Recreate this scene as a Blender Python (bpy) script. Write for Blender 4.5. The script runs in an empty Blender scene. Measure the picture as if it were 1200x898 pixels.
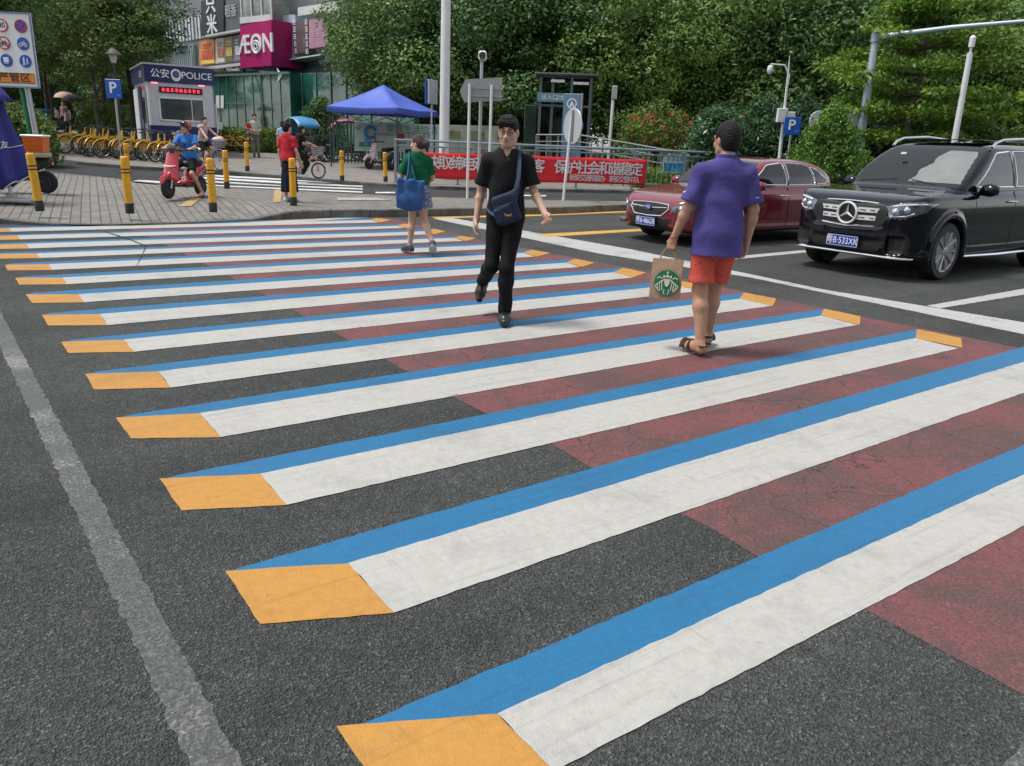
import bpy, math, random
import numpy as np
from mathutils import Vector, Matrix, Euler

# ------------------------------------------------------------------ camera
scene = bpy.context.scene
F_PX, PITCH, ROLL, CAM_H = 910.0, math.radians(17.23), math.radians(2.36), 1.55
cam_data = bpy.data.cameras.new('camera')
cam_data.sensor_width = 36.0
cam_data.lens = 36.0 * F_PX / 1200.0
cam_data.clip_start, cam_data.clip_end = 0.05, 2000.0
camera = bpy.data.objects.new('camera', cam_data)
scene.collection.objects.link(camera)
camera.matrix_world = (Matrix.Translation((0, 0, CAM_H)) @ Matrix.Rotation(math.pi / 2 - PITCH, 4, 'X')
                       @ Matrix.Rotation(ROLL, 4, 'Z'))
scene.camera = camera
# ------------------------------------------------------------------ sky and sun (bright overcast noon)
SUN_EL, SUN_AZ = math.radians(66), math.radians(262)      # azimuth clockwise from +Y
world = bpy.data.worlds.new('World')
scene.world = world
world.use_nodes = True
wn, wl = world.node_tree.nodes, world.node_tree.links
bg = wn['Background']
sky = wn.new('ShaderNodeTexSky')
sky.sky_type = 'NISHITA'
sky.sun_disc = False
sky.sun_elevation, sky.sun_rotation = SUN_EL, SUN_AZ
sky.air_density, sky.dust_density, sky.ozone_density = 1.0, 1.0, 1.0
hs = wn.new('ShaderNodeHueSaturation')
hs.inputs['Saturation'].default_value = 0.25
wl.new(sky.outputs[0], hs.inputs['Color'])
wl.new(hs.outputs[0], bg.inputs[0])
bg.inputs[1].default_value = 0.112
sun_data = bpy.data.lights.new('sun', 'SUN')
sun_data.energy = 1.5
sun_data.angle = math.radians(12)
sun_data.color = (1.0, 0.965, 0.91)
sun = bpy.data.objects.new('sun', sun_data)
scene.collection.objects.link(sun)
sd = Vector((math.sin(SUN_AZ) * math.cos(SUN_EL), math.cos(SUN_AZ) * math.cos(SUN_EL), math.sin(SUN_EL)))
sun.rotation_euler = (-sd).to_track_quat('-Z', 'Y').to_euler()
vs = scene.view_settings
vs.view_transform, vs.look, vs.exposure, vs.gamma = 'Standard', 'None', 0.95, 1.0
vs.use_curve_mapping = False
scene.cycles.max_bounces = 6
scene.cycles.diffuse_bounces = 3
scene.cycles.glossy_bounces = 3
scene.cycles.transmission_bounces = 4
scene.cycles.transparent_max_bounces = 6
scene.cycles.caustics_reflective = scene.cycles.caustics_refractive = False

# ================================================================== helpers
COL = scene.collection
R = math.radians
V = Vector
rnd = random.Random(7)


def terrain(x, y):
    """ground rises gently behind the side street"""
    n = -0.588 * x + 0.809 * y
    t = min(max((n - 24.0) / 22.0, 0.0), 1.0)
    return 0.95 * t


def ray(u, v):
    x, y = (u - 600) / F_PX, -(v - 449) / F_PX
    c, s = math.cos(ROLL), math.sin(ROLL)
    x, y = c * x - s * y, s * x + c * y
    return V((x, math.cos(PITCH) + y * math.sin(PITCH), -math.sin(PITCH) + y * math.cos(PITCH)))


def on_ground(u, v, h=0.0):
    """where a line of sight meets the ground (h above it)"""
    d = ray(u, v)
    t0 = 0.5
    for k in range(4000):
        t = t0 + 0.03 * (1 + t0 * 0.02)
        p = d * t
        if p.z + CAM_H <= terrain(p.x, p.y) + h or t > 90:
            break
        t0 = t
    lo, hi = t0, t
    for k in range(20):
        m = (lo + hi) / 2
        p = d * m
        if p.z + CAM_H <= terrain(p.x, p.y) + h:
            hi = m
        else:
            lo = m
    return V((d.x * hi, d.y * hi, terrain(d.x * hi, d.y * hi) + h))


def at_depth(u, v, y):
    d = ray(u, v)
    return V((d.x * y / d.y, y, CAM_H + d.z * y / d.y))


def stand(u, y, h=0.15):
    """ground point in direction of column u at distance y"""
    d = ray(u, 170)
    x = d.x * y / d.y
    return V((x, y, terrain(x, y) + h))


# ------------------------------------------------------------------ materials
MATS = {}


def mat(name, col, rough=0.6, metal=0.0, var=0.0, vscale=6.0, bump=0.0, bscale=40.0, coat=0.0, col2=None, emit=0.0,
        trans=0.0, alpha=1.0, spec=0.5, detail=4.0, bdist=0.02):
    if name in MATS:
        return MATS[name]
    m = bpy.data.materials.new(name)
    m.use_nodes = True
    n, l = m.node_tree.nodes, m.node_tree.links
    b = n['Principled BSDF']
    b.inputs['Roughness'].default_value = rough
    b.inputs['Metallic'].default_value = metal
    b.inputs['Coat Weight'].default_value = coat
    b.inputs['Coat Roughness'].default_value = 0.04
    b.inputs['Specular IOR Level'].default_value = spec
    b.inputs['Transmission Weight'].default_value = trans
    b.inputs['Alpha'].default_value = alpha
    c = (*col, 1)
    b.inputs['Base Color'].default_value = c
    tc = n.new('ShaderNodeTexCoord')
    if var > 0 or col2 is not None:
        t = n.new('ShaderNodeTexNoise')
        t.inputs['Scale'].default_value = vscale
        t.inputs['Detail'].default_value = detail
        t.inputs['Roughness'].default_value = 0.65
        l.new(tc.outputs['Object'], t.inputs['Vector'])
        r = n.new('ShaderNodeValToRGB')
        r.color_ramp.elements[0].position, r.color_ramp.elements[1].position = 0.33, 0.67
        if col2 is None:
            a, d = [x * (1 - var) for x in col], [min(x * (1 + var), 1) for x in col]
        else:
            a, d = col, col2
        r.color_ramp.elements[0].color, r.color_ramp.elements[1].color = (*a, 1), (*d, 1)
        l.new(t.outputs['Fac'], r.inputs['Fac'])
        l.new(r.outputs['Color'], b.inputs['Base Color'])
    if bump > 0:
        t2 = n.new('ShaderNodeTexNoise')
        t2.inputs['Scale'].default_value = bscale
        t2.inputs['Detail'].default_value = 3
        l.new(tc.outputs['Object'], t2.inputs['Vector'])
        bp = n.new('ShaderNodeBump')
        bp.inputs['Strength'].default_value = bump
        bp.inputs['Distance'].default_value = bdist
        l.new(t2.outputs['Fac'], bp.inputs['Height'])
        l.new(bp.outputs['Normal'], b.inputs['Normal'])
    if emit > 0:
        b.inputs['Emission Color'].default_value = c
        b.inputs['Emission Strength'].default_value = emit
    MATS[name] = m
    return m


def glass_mat(name, tint, rough=0.02, mix=0.5):
    """thin window glass: part clear tint, part mirror by Fresnel"""
    if name in MATS:
        return MATS[name]
    m = bpy.data.materials.new(name)
    m.use_nodes = True
    n, l = m.node_tree.nodes, m.node_tree.links
    n.remove(n['Principled BSDF'])
    tr, gl, lw, mx = (n.new('ShaderNodeBsdfTransparent'), n.new('ShaderNodeBsdfGlossy'), n.new('ShaderNodeFresnel'),
                      n.new('ShaderNodeMixShader'))
    tr.inputs[0].default_value = (*tint, 1)
    gl.inputs[0].default_value = (0.9, 0.92, 0.93, 1)
    gl.inputs['Roughness'].default_value = rough
    lw.inputs['IOR'].default_value = 1.2 + mix
    l.new(lw.outputs[0], mx.inputs[0])
    l.new(tr.outputs[0], mx.inputs[1])
    l.new(gl.outputs[0], mx.inputs[2])
    l.new(mx.outputs[0], n['Material Output'].inputs[0])
    MATS[name] = m
    return m


def leaf_mat(name, cols, trans=0.25, rough=0.5, nscale=0.8):
    """leaves: each leaf its own tone, and tones drifting from clump to clump"""
    m = bpy.data.materials.new(name)
    m.use_nodes = True
    n, l = m.node_tree.nodes, m.node_tree.links
    b = n['Principled BSDF']
    b.inputs['Roughness'].default_value = rough
    b.inputs['Specular IOR Level'].default_value = 0.35
    geo, tc = n.new('ShaderNodeNewGeometry'), n.new('ShaderNodeTexCoord')
    t = n.new('ShaderNodeTexNoise')
    t.inputs['Scale'].default_value = nscale
    t.inputs['Detail'].default_value = 2
    l.new(tc.outputs['Object'], t.inputs['Vector'])
    mx = n.new('ShaderNodeMath')
    mx.operation = 'MULTIPLY_ADD'
    mx.inputs[1].default_value = 0.5
    l.new(geo.outputs['Random Per Island'], mx.inputs[0])
    m2 = n.new('ShaderNodeMath')
    m2.operation = 'MULTIPLY_ADD'
    m2.inputs[1].default_value = 1.3
    m2.inputs[2].default_value = -0.4
    l.new(t.outputs['Fac'], m2.inputs[0])
    oi = n.new('ShaderNodeObjectInfo')
    m3 = n.new('ShaderNodeMath')
    m3.operation = 'MULTIPLY_ADD'
    m3.inputs[1].default_value = 0.42
    l.new(oi.outputs['Random'], m3.inputs[0])
    l.new(m2.outputs[0], m3.inputs[2])
    m4 = n.new('ShaderNodeMath')
    m4.operation = 'SUBTRACT'
    m4.inputs[1].default_value = 0.17
    l.new(m3.outputs[0], m4.inputs[0])
    l.new(m4.outputs[0], mx.inputs[2])
    r = n.new('ShaderNodeValToRGB')
    cr = r.color_ramp
    while len(cr.elements) < len(cols):
        cr.elements.new(0.5)
    for i, c in enumerate(cols):
        cr.elements[i].position = i / (len(cols) - 1)
        cr.elements[i].color = (*c, 1)
    l.new(mx.outputs[0], r.inputs['Fac'])
    l.new(r.outputs[0], b.inputs['Base Color'])
    tl = n.new('ShaderNodeBsdfTranslucent')
    l.new(r.outputs[0], tl.inputs[0])
    ms = n.new('ShaderNodeMixShader')
    ms.inputs[0].default_value = trans
    l.new(b.outputs[0], ms.inputs[1])
    l.new(tl.outputs[0], ms.inputs[2])
    l.new(ms.outputs[0], n['Material Output'].inputs[0])
    MATS[name] = m
    return m


# ------------------------------------------------------------------ meshes
def np_mesh(name, verts, faces):
    """mesh from arrays; faces an (n, 3|4) array or a list of index lists"""
    me = bpy.data.meshes.new(name)
    verts = np.asarray(verts, np.float32)
    if isinstance(faces, np.ndarray):
        nf, k = faces.shape
        me.vertices.add(len(verts))
        me.vertices.foreach_set('co', verts.ravel())
        me.loops.add(nf * k)
        me.loops.foreach_set('vertex_index', faces.astype(np.int32).ravel())
        me.polygons.add(nf)
        me.polygons.foreach_set('loop_start', np.arange(nf, dtype=np.int32) * k)
        me.update(calc_edges=True)
        me.validate()
    else:
        me.from_pydata(verts.tolist(), [], faces)
    return me


def link(name, me, material, parent=None, smooth=None):
    if material is not None:
        me.materials.append(material)
    if smooth is not None:
        me.shade_smooth()
        if smooth < 179:
            me.set_sharp_from_angle(angle=R(smooth))
    o = bpy.data.objects.new(name, me)
    COL.objects.link(o)
    if parent is not None:
        o.parent = parent
    return o


class MB:
    def __init__(self):
        self.v, self.f, self.m = [], [], Matrix.Identity(4)

    def add(self, vs, fs):
        o = len(self.v)
        self.v += [tuple(self.m @ V(p)) for p in vs]
        self.f += [tuple(i + o for i in f) for f in fs]
        return self

    def box(self, c, s, rot=None, ch=0.0):
        x, y, z = s[0] / 2, s[1] / 2, s[2] / 2
        if ch <= 0:
            p = [V((a * x, b * y, d * z)) for a in (-1, 1) for b in (-1, 1) for d in (-1, 1)]
            f = [(0, 1, 3, 2), (4, 6, 7, 5), (0, 4, 5, 1), (2, 3, 7, 6), (0, 2, 6, 4), (1, 5, 7, 3)]
        else:
            ch = min(ch, x * .9, y * .9, z * .9)
            p, idx = [], {}
            for a in (-1, 1):
                for b in (-1, 1):
                    for d in (-1, 1):
                        for ax in range(3):
                            q = [a * (x - ch), b * (y - ch), d * (z - ch)]
                            q[ax] = (a * x, b * y, d * z)[ax]
                            idx[a, b, d, ax] = len(p)
                            p.append(V(q))
            f = []
            for a in (-1, 1):
                f.append([idx[a, b, d, 0] for b, d in ((-1, -1), (1, -1), (1, 1), (-1, 1))][::a])
                f.append([idx[b, a, d, 1] for b, d in ((-1, -1), (1, -1), (1, 1), (-1, 1))][::-a])
                f.append([idx[b, d, a, 2] for b, d in ((-1, -1), (1, -1), (1, 1), (-1, 1))][::a])
            for a in (-1, 1):
                for b in (-1, 1):
                    f.append([idx[a, b, -1, 0], idx[a, b, 1, 0], idx[a, b, 1, 1], idx[a, b, -1, 1]][::-a * b])
                    f.append([idx[a, -1, b, 0], idx[a, 1, b, 0], idx[a, 1, b, 2], idx[a, -1, b, 2]][::a * b])
                    f.append([idx[-1, a, b, 1], idx[1, a, b, 1], idx[1, a, b, 2], idx[-1, a, b, 2]][::-a * b])
                    for d in (-1, 1):
                        f.append([idx[a, b, d, 0], idx[a, b, d, 1], idx[a, b, d, 2]][::a * b * d])
        if rot is not None:
            p = [rot @ q for q in p]
        c = V(c)
        return self.add([q + c for q in p], f)

    def tube(self, pts, r, n=8, closed=False, flat=1.0):
        pts = [V(p) for p in pts]
        k = len(pts)
        rs = r if isinstance(r, (list, tuple)) else [r] * k
        vs, fs, up = [], [], None
        for i in range(k):
            if closed:
                t = (pts[(i + 1) % k] - pts[i - 1]).normalized()
            else:
                t = (pts[min(i + 1, k - 1)] - pts[max(i - 1, 0)]).normalized()
            if up is None:
                up = t.orthogonal().normalized() if abs(t.z) > .9 else V((0, 0, 1))
            a = up - t * up.dot(t)
            if a.length < 1e-5:
                a = t.orthogonal()
            a.normalize()
            up, b = a, t.cross(a)
            for j in range(n):
                w = 2 * math.pi * j / n
                vs.append(pts[i] + (a * math.cos(w) * flat + b * math.sin(w)) * rs[i])
        for i in range(k if closed else k - 1):
            for j in range(n):
                i2, j2 = (i + 1) % k, (j + 1) % n
                fs.append((i * n + j, i * n + j2, i2 * n + j2, i2 * n + j))
        if not closed:
            fs += [tuple(range(n))[::-1], tuple((k - 1) * n + j for j in range(n))]
        return self.add(vs, fs)

    def rod(self, a, b, r, n=8, r2=None):
        return self.tube([a, b], [r, r if r2 is None else r2], n)

    def lathe(self, prof, n=16, c=(0, 0, 0), rot=None):
        vs, fs, c = [], [], V(c)
        k = len(prof)
        for r, z in prof:
            for j in range(n):
                w = 2 * math.pi * j / n
                p = V((r * math.cos(w), r * math.sin(w), z))
                vs.append((rot @ p if rot is not None else p) + c)
        for i in range(k - 1):
            for j in range(n):
                j2 = (j + 1) % n
                fs.append((i * n + j, i * n + j2, (i + 1) * n + j2, (i + 1) * n + j))
        fs += [tuple(range(n))[::-1], tuple((k - 1) * n + j for j in range(n))]
        return self.add(vs, fs)

    def ball(self, c, r, n=12, k=8, rot=None):
        if not isinstance(r, (list, tuple)):
            r = (r, r, r)
        vs, fs, c = [], [], V(c)
        for i in range(k + 1):
            th = math.pi * (i + 0.02 * (i == 0) - 0.02 * (i == k)) / k
            for j in range(n):
                w = 2 * math.pi * j / n
                p = V((r[0] * math.sin(th) * math.cos(w), r[1] * math.sin(th) * math.sin(w), -r[2] * math.cos(th)))
                vs.append((rot @ p if rot is not None else p) + c)
        for i in range(k):
            for j in range(n):
                j2 = (j + 1) % n
                fs.append((i * n + j, i * n + j2, (i + 1) * n + j2, (i + 1) * n + j))
        fs += [tuple(range(n))[::-1], tuple(k * n + j for j in range(n))]
        return self.add(vs, fs)

    def prism(self, poly, d, frame=None, d0=0.0):
        """flat outline (list of 2D) given thickness d along the frame's third axis"""
        n = len(poly)
        A = sum(poly[i][0] * poly[(i + 1) % n][1] - poly[(i + 1) % n][0] * poly[i][1] for i in range(n))
        if A < 0:
            poly = poly[::-1]
        vs = [V((x, y, d0)) for x, y in poly] + [V((x, y, d0 + d)) for x, y in poly]
        if frame is not None:
            vs = [frame @ p for p in vs]
        fs = [tuple(range(n))[::-1], tuple(n + i for i in range(n))]
        fs += [(i, (i + 1) % n, n + (i + 1) % n, n + i) for i in range(n)]
        return self.add(vs, fs)

    def loft(self, rings, cap=True):
        n, k = len(rings[0]), len(rings)
        vs = [V(p) for r in rings for p in r]
        fs = [(i * n + j, i * n + (j + 1) % n, (i + 1) * n + (j + 1) % n, (i + 1) * n + j) for i in range(k - 1) for j in
              range(n)]
        if cap:
            fs += [tuple(range(n))[::-1], tuple((k - 1) * n + j for j in range(n))]
        return self.add(vs, fs)

    def torus(self, c, Rr, r, n=28, k=8, rot=None, a0=0, a1=360):
        full = abs(a1 - a0) > 359
        m = n if full else n + 1
        pts = []
        for i in range(m):
            w = R(a0 + (a1 - a0) * i / n)
            p = V((Rr * math.cos(w), Rr * math.sin(w), 0))
            pts.append((rot @ p if rot is not None else p) + V(c))
        return self.tube(pts, r, k, closed=full)

    def build(self, name, material, parent=None, smooth=35):
        me = bpy.data.meshes.new(name)
        me.from_pydata(self.v, [], self.f)
        return link(name, me, material, parent, smooth)


def frame(origin, xdir, ydir):
    x = V(xdir).normalized()
    z = x.cross(V(ydir)).normalized()
    y = z.cross(x)
    return Matrix(((x.x, y.x, z.x, origin[0]), (x.y, y.y, z.y, origin[1]), (x.z, y.z, z.z, origin[2]), (0, 0, 0, 1)))


_txt = {}


def text(body, size, fr, material, parent, name='lettering', depth=0.004, bold=0.0, align='CENTER', xs=1.0):
    """raised lettering as a mesh in the given frame (x right, y up, z out); size is the line height"""
    key = (body, size, depth, align)
    if key not in _txt:
        c = bpy.data.curves.new('txt', 'FONT')
        c.body, c.size, c.extrude = body, size, depth
        c.align_x, c.align_y = align, 'CENTER'
        o = bpy.data.objects.new('txt', c)
        COL.objects.link(o)
        dg = bpy.context.evaluated_depsgraph_get()
        dg.update()
        me = bpy.data.meshes.new_from_object(o.evaluated_get(dg))
        vs = [tuple(v.co) for v in me.vertices]
        fs = [tuple(p.vertices) for p in me.polygons]
        bpy.data.objects.remove(o)
        _txt[key] = (vs, fs)
    vs, fs = _txt[key]
    mb = MB()
    b = bold * size                     # heavier strokes: the same glyphs laid again, shifted by a hair
    offs = [(0, 0)] if b <= 0 else [(0, 0), (b, 0), (-b, 0), (0, b * .7), (0, -b * .7)]
    for k, (dx, dy) in enumerate(offs):
        mb.m = fr @ Matrix.Translation((dx, dy, k * .0006)) @ Matrix.Diagonal((xs, 1, 1, 1))
        mb.add(vs, fs)
    return mb.build(name, material, parent, None)


# ------------------------------------------------------------------ the tree of things
def props(o, label=None, cat=None, group=None, kind=None):
    for k, v in (('label', label), ('category', cat), ('group', group), ('kind', kind)):
        if v:
            o[k] = v
    return o


def thing(name, label, cat, loc=(0, 0, 0), rz=0.0, group=None):
    o = bpy.data.objects.new(name, None)
    o.empty_display_size = 0.2
    COL.objects.link(o)
    o.location, o.rotation_euler = loc, (0, 0, rz)
    return props(o, label, cat, group)


def copy_tree(o, label=None, loc=None, rz=None, parent=None, scale=None):
    c = o.copy()
    COL.objects.link(c)
    if parent is not None:
        c.parent = parent
    if label:
        c['label'] = label
    if loc is not None:
        c.location = loc
    if rz is not None:
        c.rotation_euler = (0, 0, rz)
    if scale is not None:
        c.scale = scale
    for ch in list(o.children):
        copy_tree(ch, parent=c)
    return c


# ------------------------------------------------------------------ implicit modelling (smooth solids)
class Sdf:
    def __init__(self, lo, hi, h):
        self.h = h
        self.lo = np.array(lo, float)
        n = np.ceil((np.array(hi, float) - self.lo) / h).astype(int) + 1
        self.ax = [self.lo[i] + h * np.arange(n[i]) for i in range(3)]
        self.F = np.full(tuple(n), 1.0, np.float32)

    def _blk(self, a, b, pad):
        s = []
        for i in range(3):
            i0 = int(np.clip(np.floor((a[i] - pad - self.lo[i]) / self.h), 0, len(self.ax[i])))
            i1 = int(np.clip(np.ceil((b[i] + pad - self.lo[i]) / self.h) + 1, 0, len(self.ax[i])))
            s.append(slice(i0, i1))
        X, Y, Z = np.meshgrid(self.ax[0][s[0]], self.ax[1][s[1]], self.ax[2][s[2]], indexing='ij', sparse=True)
        return tuple(s), X, Y, Z

    def _mix(self, s, d, k, op):
        f = self.F[s]
        if op == 'sub':
            d = -d
        if op == 'add':
            if k > 0:
                hh = np.maximum(k - np.abs(f - d), 0) / k
                r = np.minimum(f, d) - hh * hh * k * 0.25
            else:
                r = np.minimum(f, d)
        else:
            if k > 0:
                hh = np.maximum(k - np.abs(f - d), 0) / k
                r = np.maximum(f, d) + hh * hh * k * 0.25
            else:
                r = np.maximum(f, d)
        self.F[s] = r

    def cap(self, a, b, r1, r2=None, k=0.02, op='add', sq=None):
        """tapered capsule; sq=(axis vector, factor) squashes its section along an axis"""
        r2 = r1 if r2 is None else r2
        a, b = np.array(a, float), np.array(b, float)
        m = max(r1, r2)
        s, X, Y, Z = self._blk(np.minimum(a, b) - m, np.maximum(a, b) + m, k + 3 * self.h)
        d = b - a
        L = max(d @ d, 1e-9)
        t = np.clip(((X - a[0]) * d[0] + (Y - a[1]) * d[1] + (Z - a[2]) * d[2]) / L, 0, 1)
        px, py, pz = X - a[0] - t * d[0], Y - a[1] - t * d[1], Z - a[2] - t * d[2]
        q = px * px + py * py + pz * pz
        if sq is not None:
            w, fac = np.array(sq[0], float), sq[1]
            w /= np.linalg.norm(w)
            c = px * w[0] + py * w[1] + pz * w[2]
            q = q + c * c * (1 / fac ** 2 - 1)
        D = np.sqrt(q) - (r1 + (r2 - r1) * t)
        self._mix(s, D, k, op)
        return self

    def chain(self, pts, rs, k=0.02, op='add', sq=None):
        for i in range(len(pts) - 1):
            self.cap(pts[i], pts[i + 1], rs[i], rs[i + 1], k, op, sq)
        return self

    def ell(self, c, r, rot=None, k=0.02, op='add'):
        c = np.array(c, float)
        m = max(r)
        s, X, Y, Z = self._blk(c - m, c + m, k + 3 * self.h)
        X, Y, Z = X - c[0], Y - c[1], Z - c[2]
        if rot is not None:
            M = np.array(rot.transposed())
            X, Y, Z = (M[0, 0] * X + M[0, 1] * Y + M[0, 2] * Z, M[1, 0] * X + M[1, 1] * Y + M[1, 2] * Z,
                       M[2, 0] * X + M[2, 1] * Y + M[2, 2] * Z)
        k0 = np.sqrt((X / r[0]) ** 2 + (Y / r[1]) ** 2 + (Z / r[2]) ** 2)
        k1 = np.sqrt((X / r[0] ** 2) ** 2 + (Y / r[1] ** 2) ** 2 + (Z / r[2] ** 2) ** 2) + 1e-6
        self._mix(s, k0 * (k0 - 1) / k1, k, op)
        return self

    def box(self, c, sz, r=0.01, rot=None, k=0.0, op='add'):
        c = np.array(c, float)
        m = float(np.linalg.norm(np.array(sz) / 2))
        e = np.array(sz) / 2 if rot is None else np.array([m] * 3)
        s, X, Y, Z = self._blk(c - e, c + e, k + 3 * self.h)
        X, Y, Z = X - c[0], Y - c[1], Z - c[2]
        if rot is not None:
            M = np.array(rot.transposed())
            X, Y, Z = (M[0, 0] * X + M[0, 1] * Y + M[0, 2] * Z, M[1, 0] * X + M[1, 1] * Y + M[1, 2] * Z,
                       M[2, 0] * X + M[2, 1] * Y + M[2, 2] * Z)
        q = [np.abs(A) - (sz[i] / 2 - r) for i, A in enumerate((X, Y, Z))]
        o = np.sqrt(sum(np.maximum(A, 0) ** 2 for A in q))
        i = np.minimum(np.maximum(np.maximum(q[0], q[1]), q[2]), 0)
        self._mix(s, o + i - r, k, op)
        return self

    def full(self, fun, k=0.0, op='add'):
        s, X, Y, Z = self._blk(self.lo, self.lo + self.h * np.array(self.F.shape), 0)
        self._mix(s, np.broadcast_to(fun(X, Y, Z), self.F.shape), k, op)
        return self

    def cut(self, p, nrm, k=0.0):
        """keep what lies behind the plane"""
        nrm = np.array(nrm, float) / np.linalg.norm(nrm)
        return self.full(lambda X, Y, Z: (X - p[0]) * nrm[0] + (Y - p[1]) * nrm[1] + (Z - p[2]) * nrm[2], k, 'int')

    def mesh(self, smooth=1):
        F, h = self.F, self.h
        F[0], F[-1], F[:, 0], F[:, -1], F[:, :, 0], F[:, :, -1] = (np.maximum(F[0], 1e-3), np.maximum(F[-1], 1e-3),
            np.maximum(F[:, 0], 1e-3), np.maximum(F[:, -1], 1e-3), np.maximum(F[:, :, 0], 1e-3), np.maximum(F[:, :, -1], 1e-3))
        I = F < 0
        nx, ny, nz = F.shape
        cnt = np.zeros((nx - 1, ny - 1, nz - 1), np.uint8)
        for a in (0, 1):
            for b in (0, 1):
                for c in (0, 1):
                    cnt += I[a:nx - 1 + a, b:ny - 1 + b, c:nz - 1 + c]
        act = (cnt > 0) & (cnt < 8)
        ci = np.argwhere(act)
        idx = np.full(act.shape, -1, np.int64)
        idx[act] = np.arange(len(ci))
        P = np.zeros((len(ci), 3))
        W = np.zeros(len(ci))
        cor = [(a, b, c) for a in (0, 1) for b in (0, 1) for c in (0, 1)]
        for p in cor:
            for ax in range(3):
                if p[ax]:
                    continue
                q = list(p)
                q[ax] = 1
                f0 = F[ci[:, 0] + p[0], ci[:, 1] + p[1], ci[:, 2] + p[2]]
                f1 = F[ci[:, 0] + q[0], ci[:, 1] + q[1], ci[:, 2] + q[2]]
                x = (f0 < 0) != (f1 < 0)
                t = np.where(x, f0 / np.where(x, f0 - f1, 1), 0)
                pos = np.repeat(np.array([p], float), len(ci), 0)
                pos[:, ax] += t
                P[x] += pos[x]
                W[x] += 1
        P = P / W[:, None] + ci
        quads = []
        for ax in range(3):
            sl0, sl1 = [slice(None)] * 3, [slice(None)] * 3
            sl0[ax], sl1[ax] = slice(0, -1), slice(1, None)
            x = np.argwhere(I[tuple(sl0)] != I[tuple(sl1)])
            o1, o2 = (ax + 1) % 3, (ax + 2) % 3
            x = x[(x[:, o1] > 0) & (x[:, o2] > 0) & (x[:, o1] < F.shape[o1] - 1) & (x[:, o2] < F.shape[o2] - 1)]
            e1, e2 = np.zeros(3, int), np.zeros(3, int)
            e1[o1], e2[o2] = 1, 1
            q = np.stack([idx[tuple((x - e1 - e2).T)], idx[tuple((x - e2).T)], idx[tuple(x.T)], idx[tuple((x - e1).T)]], 1)
            fl = ~I[tuple(x.T)]
            q[fl] = q[fl][:, ::-1]
            quads.append(q)
        Q = np.concatenate(quads)
        P = P * h + self.lo
        if smooth:
            n = len(P)
            E = np.concatenate([Q[:, [0, 1]], Q[:, [1, 2]], Q[:, [2, 3]], Q[:, [3, 0]]])
            deg = np.bincount(E.ravel(), minlength=n)
            for it in range(smooth):
                for lam in (0.5, -0.53) if smooth > 1 else (0.5,):
                    acc = np.stack([np.bincount(E[:, 0], P[E[:, 1], i], n) + np.bincount(E[:, 1], P[E[:, 0], i], n) for i in
                                    range(3)], 1)
                    P = P + lam * (acc / np.maximum(deg, 1)[:, None] - P)
        return P, Q

    def build(self, name, material, parent=None, smooth=1, shade=180):
        P, Q = self.mesh(smooth)
        return link(name, np_mesh(name, P, Q), material, parent, shade)


def submesh(P, Q, mask):
    q = Q[mask]
    u, inv = np.unique(q, return_inverse=True)
    return P[u], inv.reshape(q.shape)


def inside(poly, x, y):
    """points in polygon, vectorised"""
    r = np.zeros(x.shape, bool)
    n = len(poly)
    for i in range(n):
        x0, y0 = poly[i]
        x1, y1 = poly[(i + 1) % n]
        if y0 == y1:
            continue
        c = ((y0 > y) != (y1 > y)) & (x < (x1 - x0) * (y - y0) / (y1 - y0) + x0)
        r ^= c
    return r

# ================================================================== ground, road, crosswalk
def ground_nodes(name):
    m = bpy.data.materials.new(name)
    m.use_nodes = True
    n, l = m.node_tree.nodes, m.node_tree.links
    tc = n.new('ShaderNodeTexCoord')
    return m, n, l, n['Principled BSDF'], tc.outputs['Object']


def nz(n, l, vec, scale, detail=3, rough=0.6, kind='ShaderNodeTexNoise'):
    t = n.new(kind)
    t.inputs['Scale'].default_value = scale
    if kind == 'ShaderNodeTexNoise':
        t.inputs['Detail'].default_value = detail
        t.inputs['Roughness'].default_value = rough
    l.new(vec, t.inputs['Vector'])
    return t


def ramp(n, l, src, stops):
    r = n.new('ShaderNodeValToRGB')
    while len(r.color_ramp.elements) < len(stops):
        r.color_ramp.elements.new(0.5)
    for e, (p, c) in zip(r.color_ramp.elements, stops):
        e.position = p
        e.color = (*c, 1) if isinstance(c, tuple) else (c, c, c, 1)
    l.new(src, r.inputs[0])
    return r.outputs[0]


def mixc(n, l, fac, a, b, mode='MIX'):
    m = n.new('ShaderNodeMix')
    m.data_type, m.blend_type = 'RGBA', mode
    for src, i in ((fac, 0), (a, 6), (b, 7)):
        if isinstance(src, float):
            m.inputs[i].default_value = src
        elif isinstance(src, tuple):
            m.inputs[i].default_value = (*src, 1)
        else:
            l.new(src, m.inputs[i])
    return m.outputs[2]


def aggregate_bump(n, l, b, vec, strength, dist=0.006):
    v = nz(n, l, vec, 135, kind='ShaderNodeTexVoronoi')
    f = nz(n, l, vec, 60, 4)
    a = n.new('ShaderNodeMath')
    a.operation = 'ADD'
    l.new(v.outputs['Distance'], a.inputs[0])
    l.new(f.outputs['Fac'], a.inputs[1])
    bp = n.new('ShaderNodeBump')
    bp.inputs['Strength'].default_value = strength
    bp.inputs['Distance'].default_value = dist
    l.new(a.outputs[0], bp.inputs['Height'])
    l.new(bp.outputs[0], b.inputs['Normal'])
    return v


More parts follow.
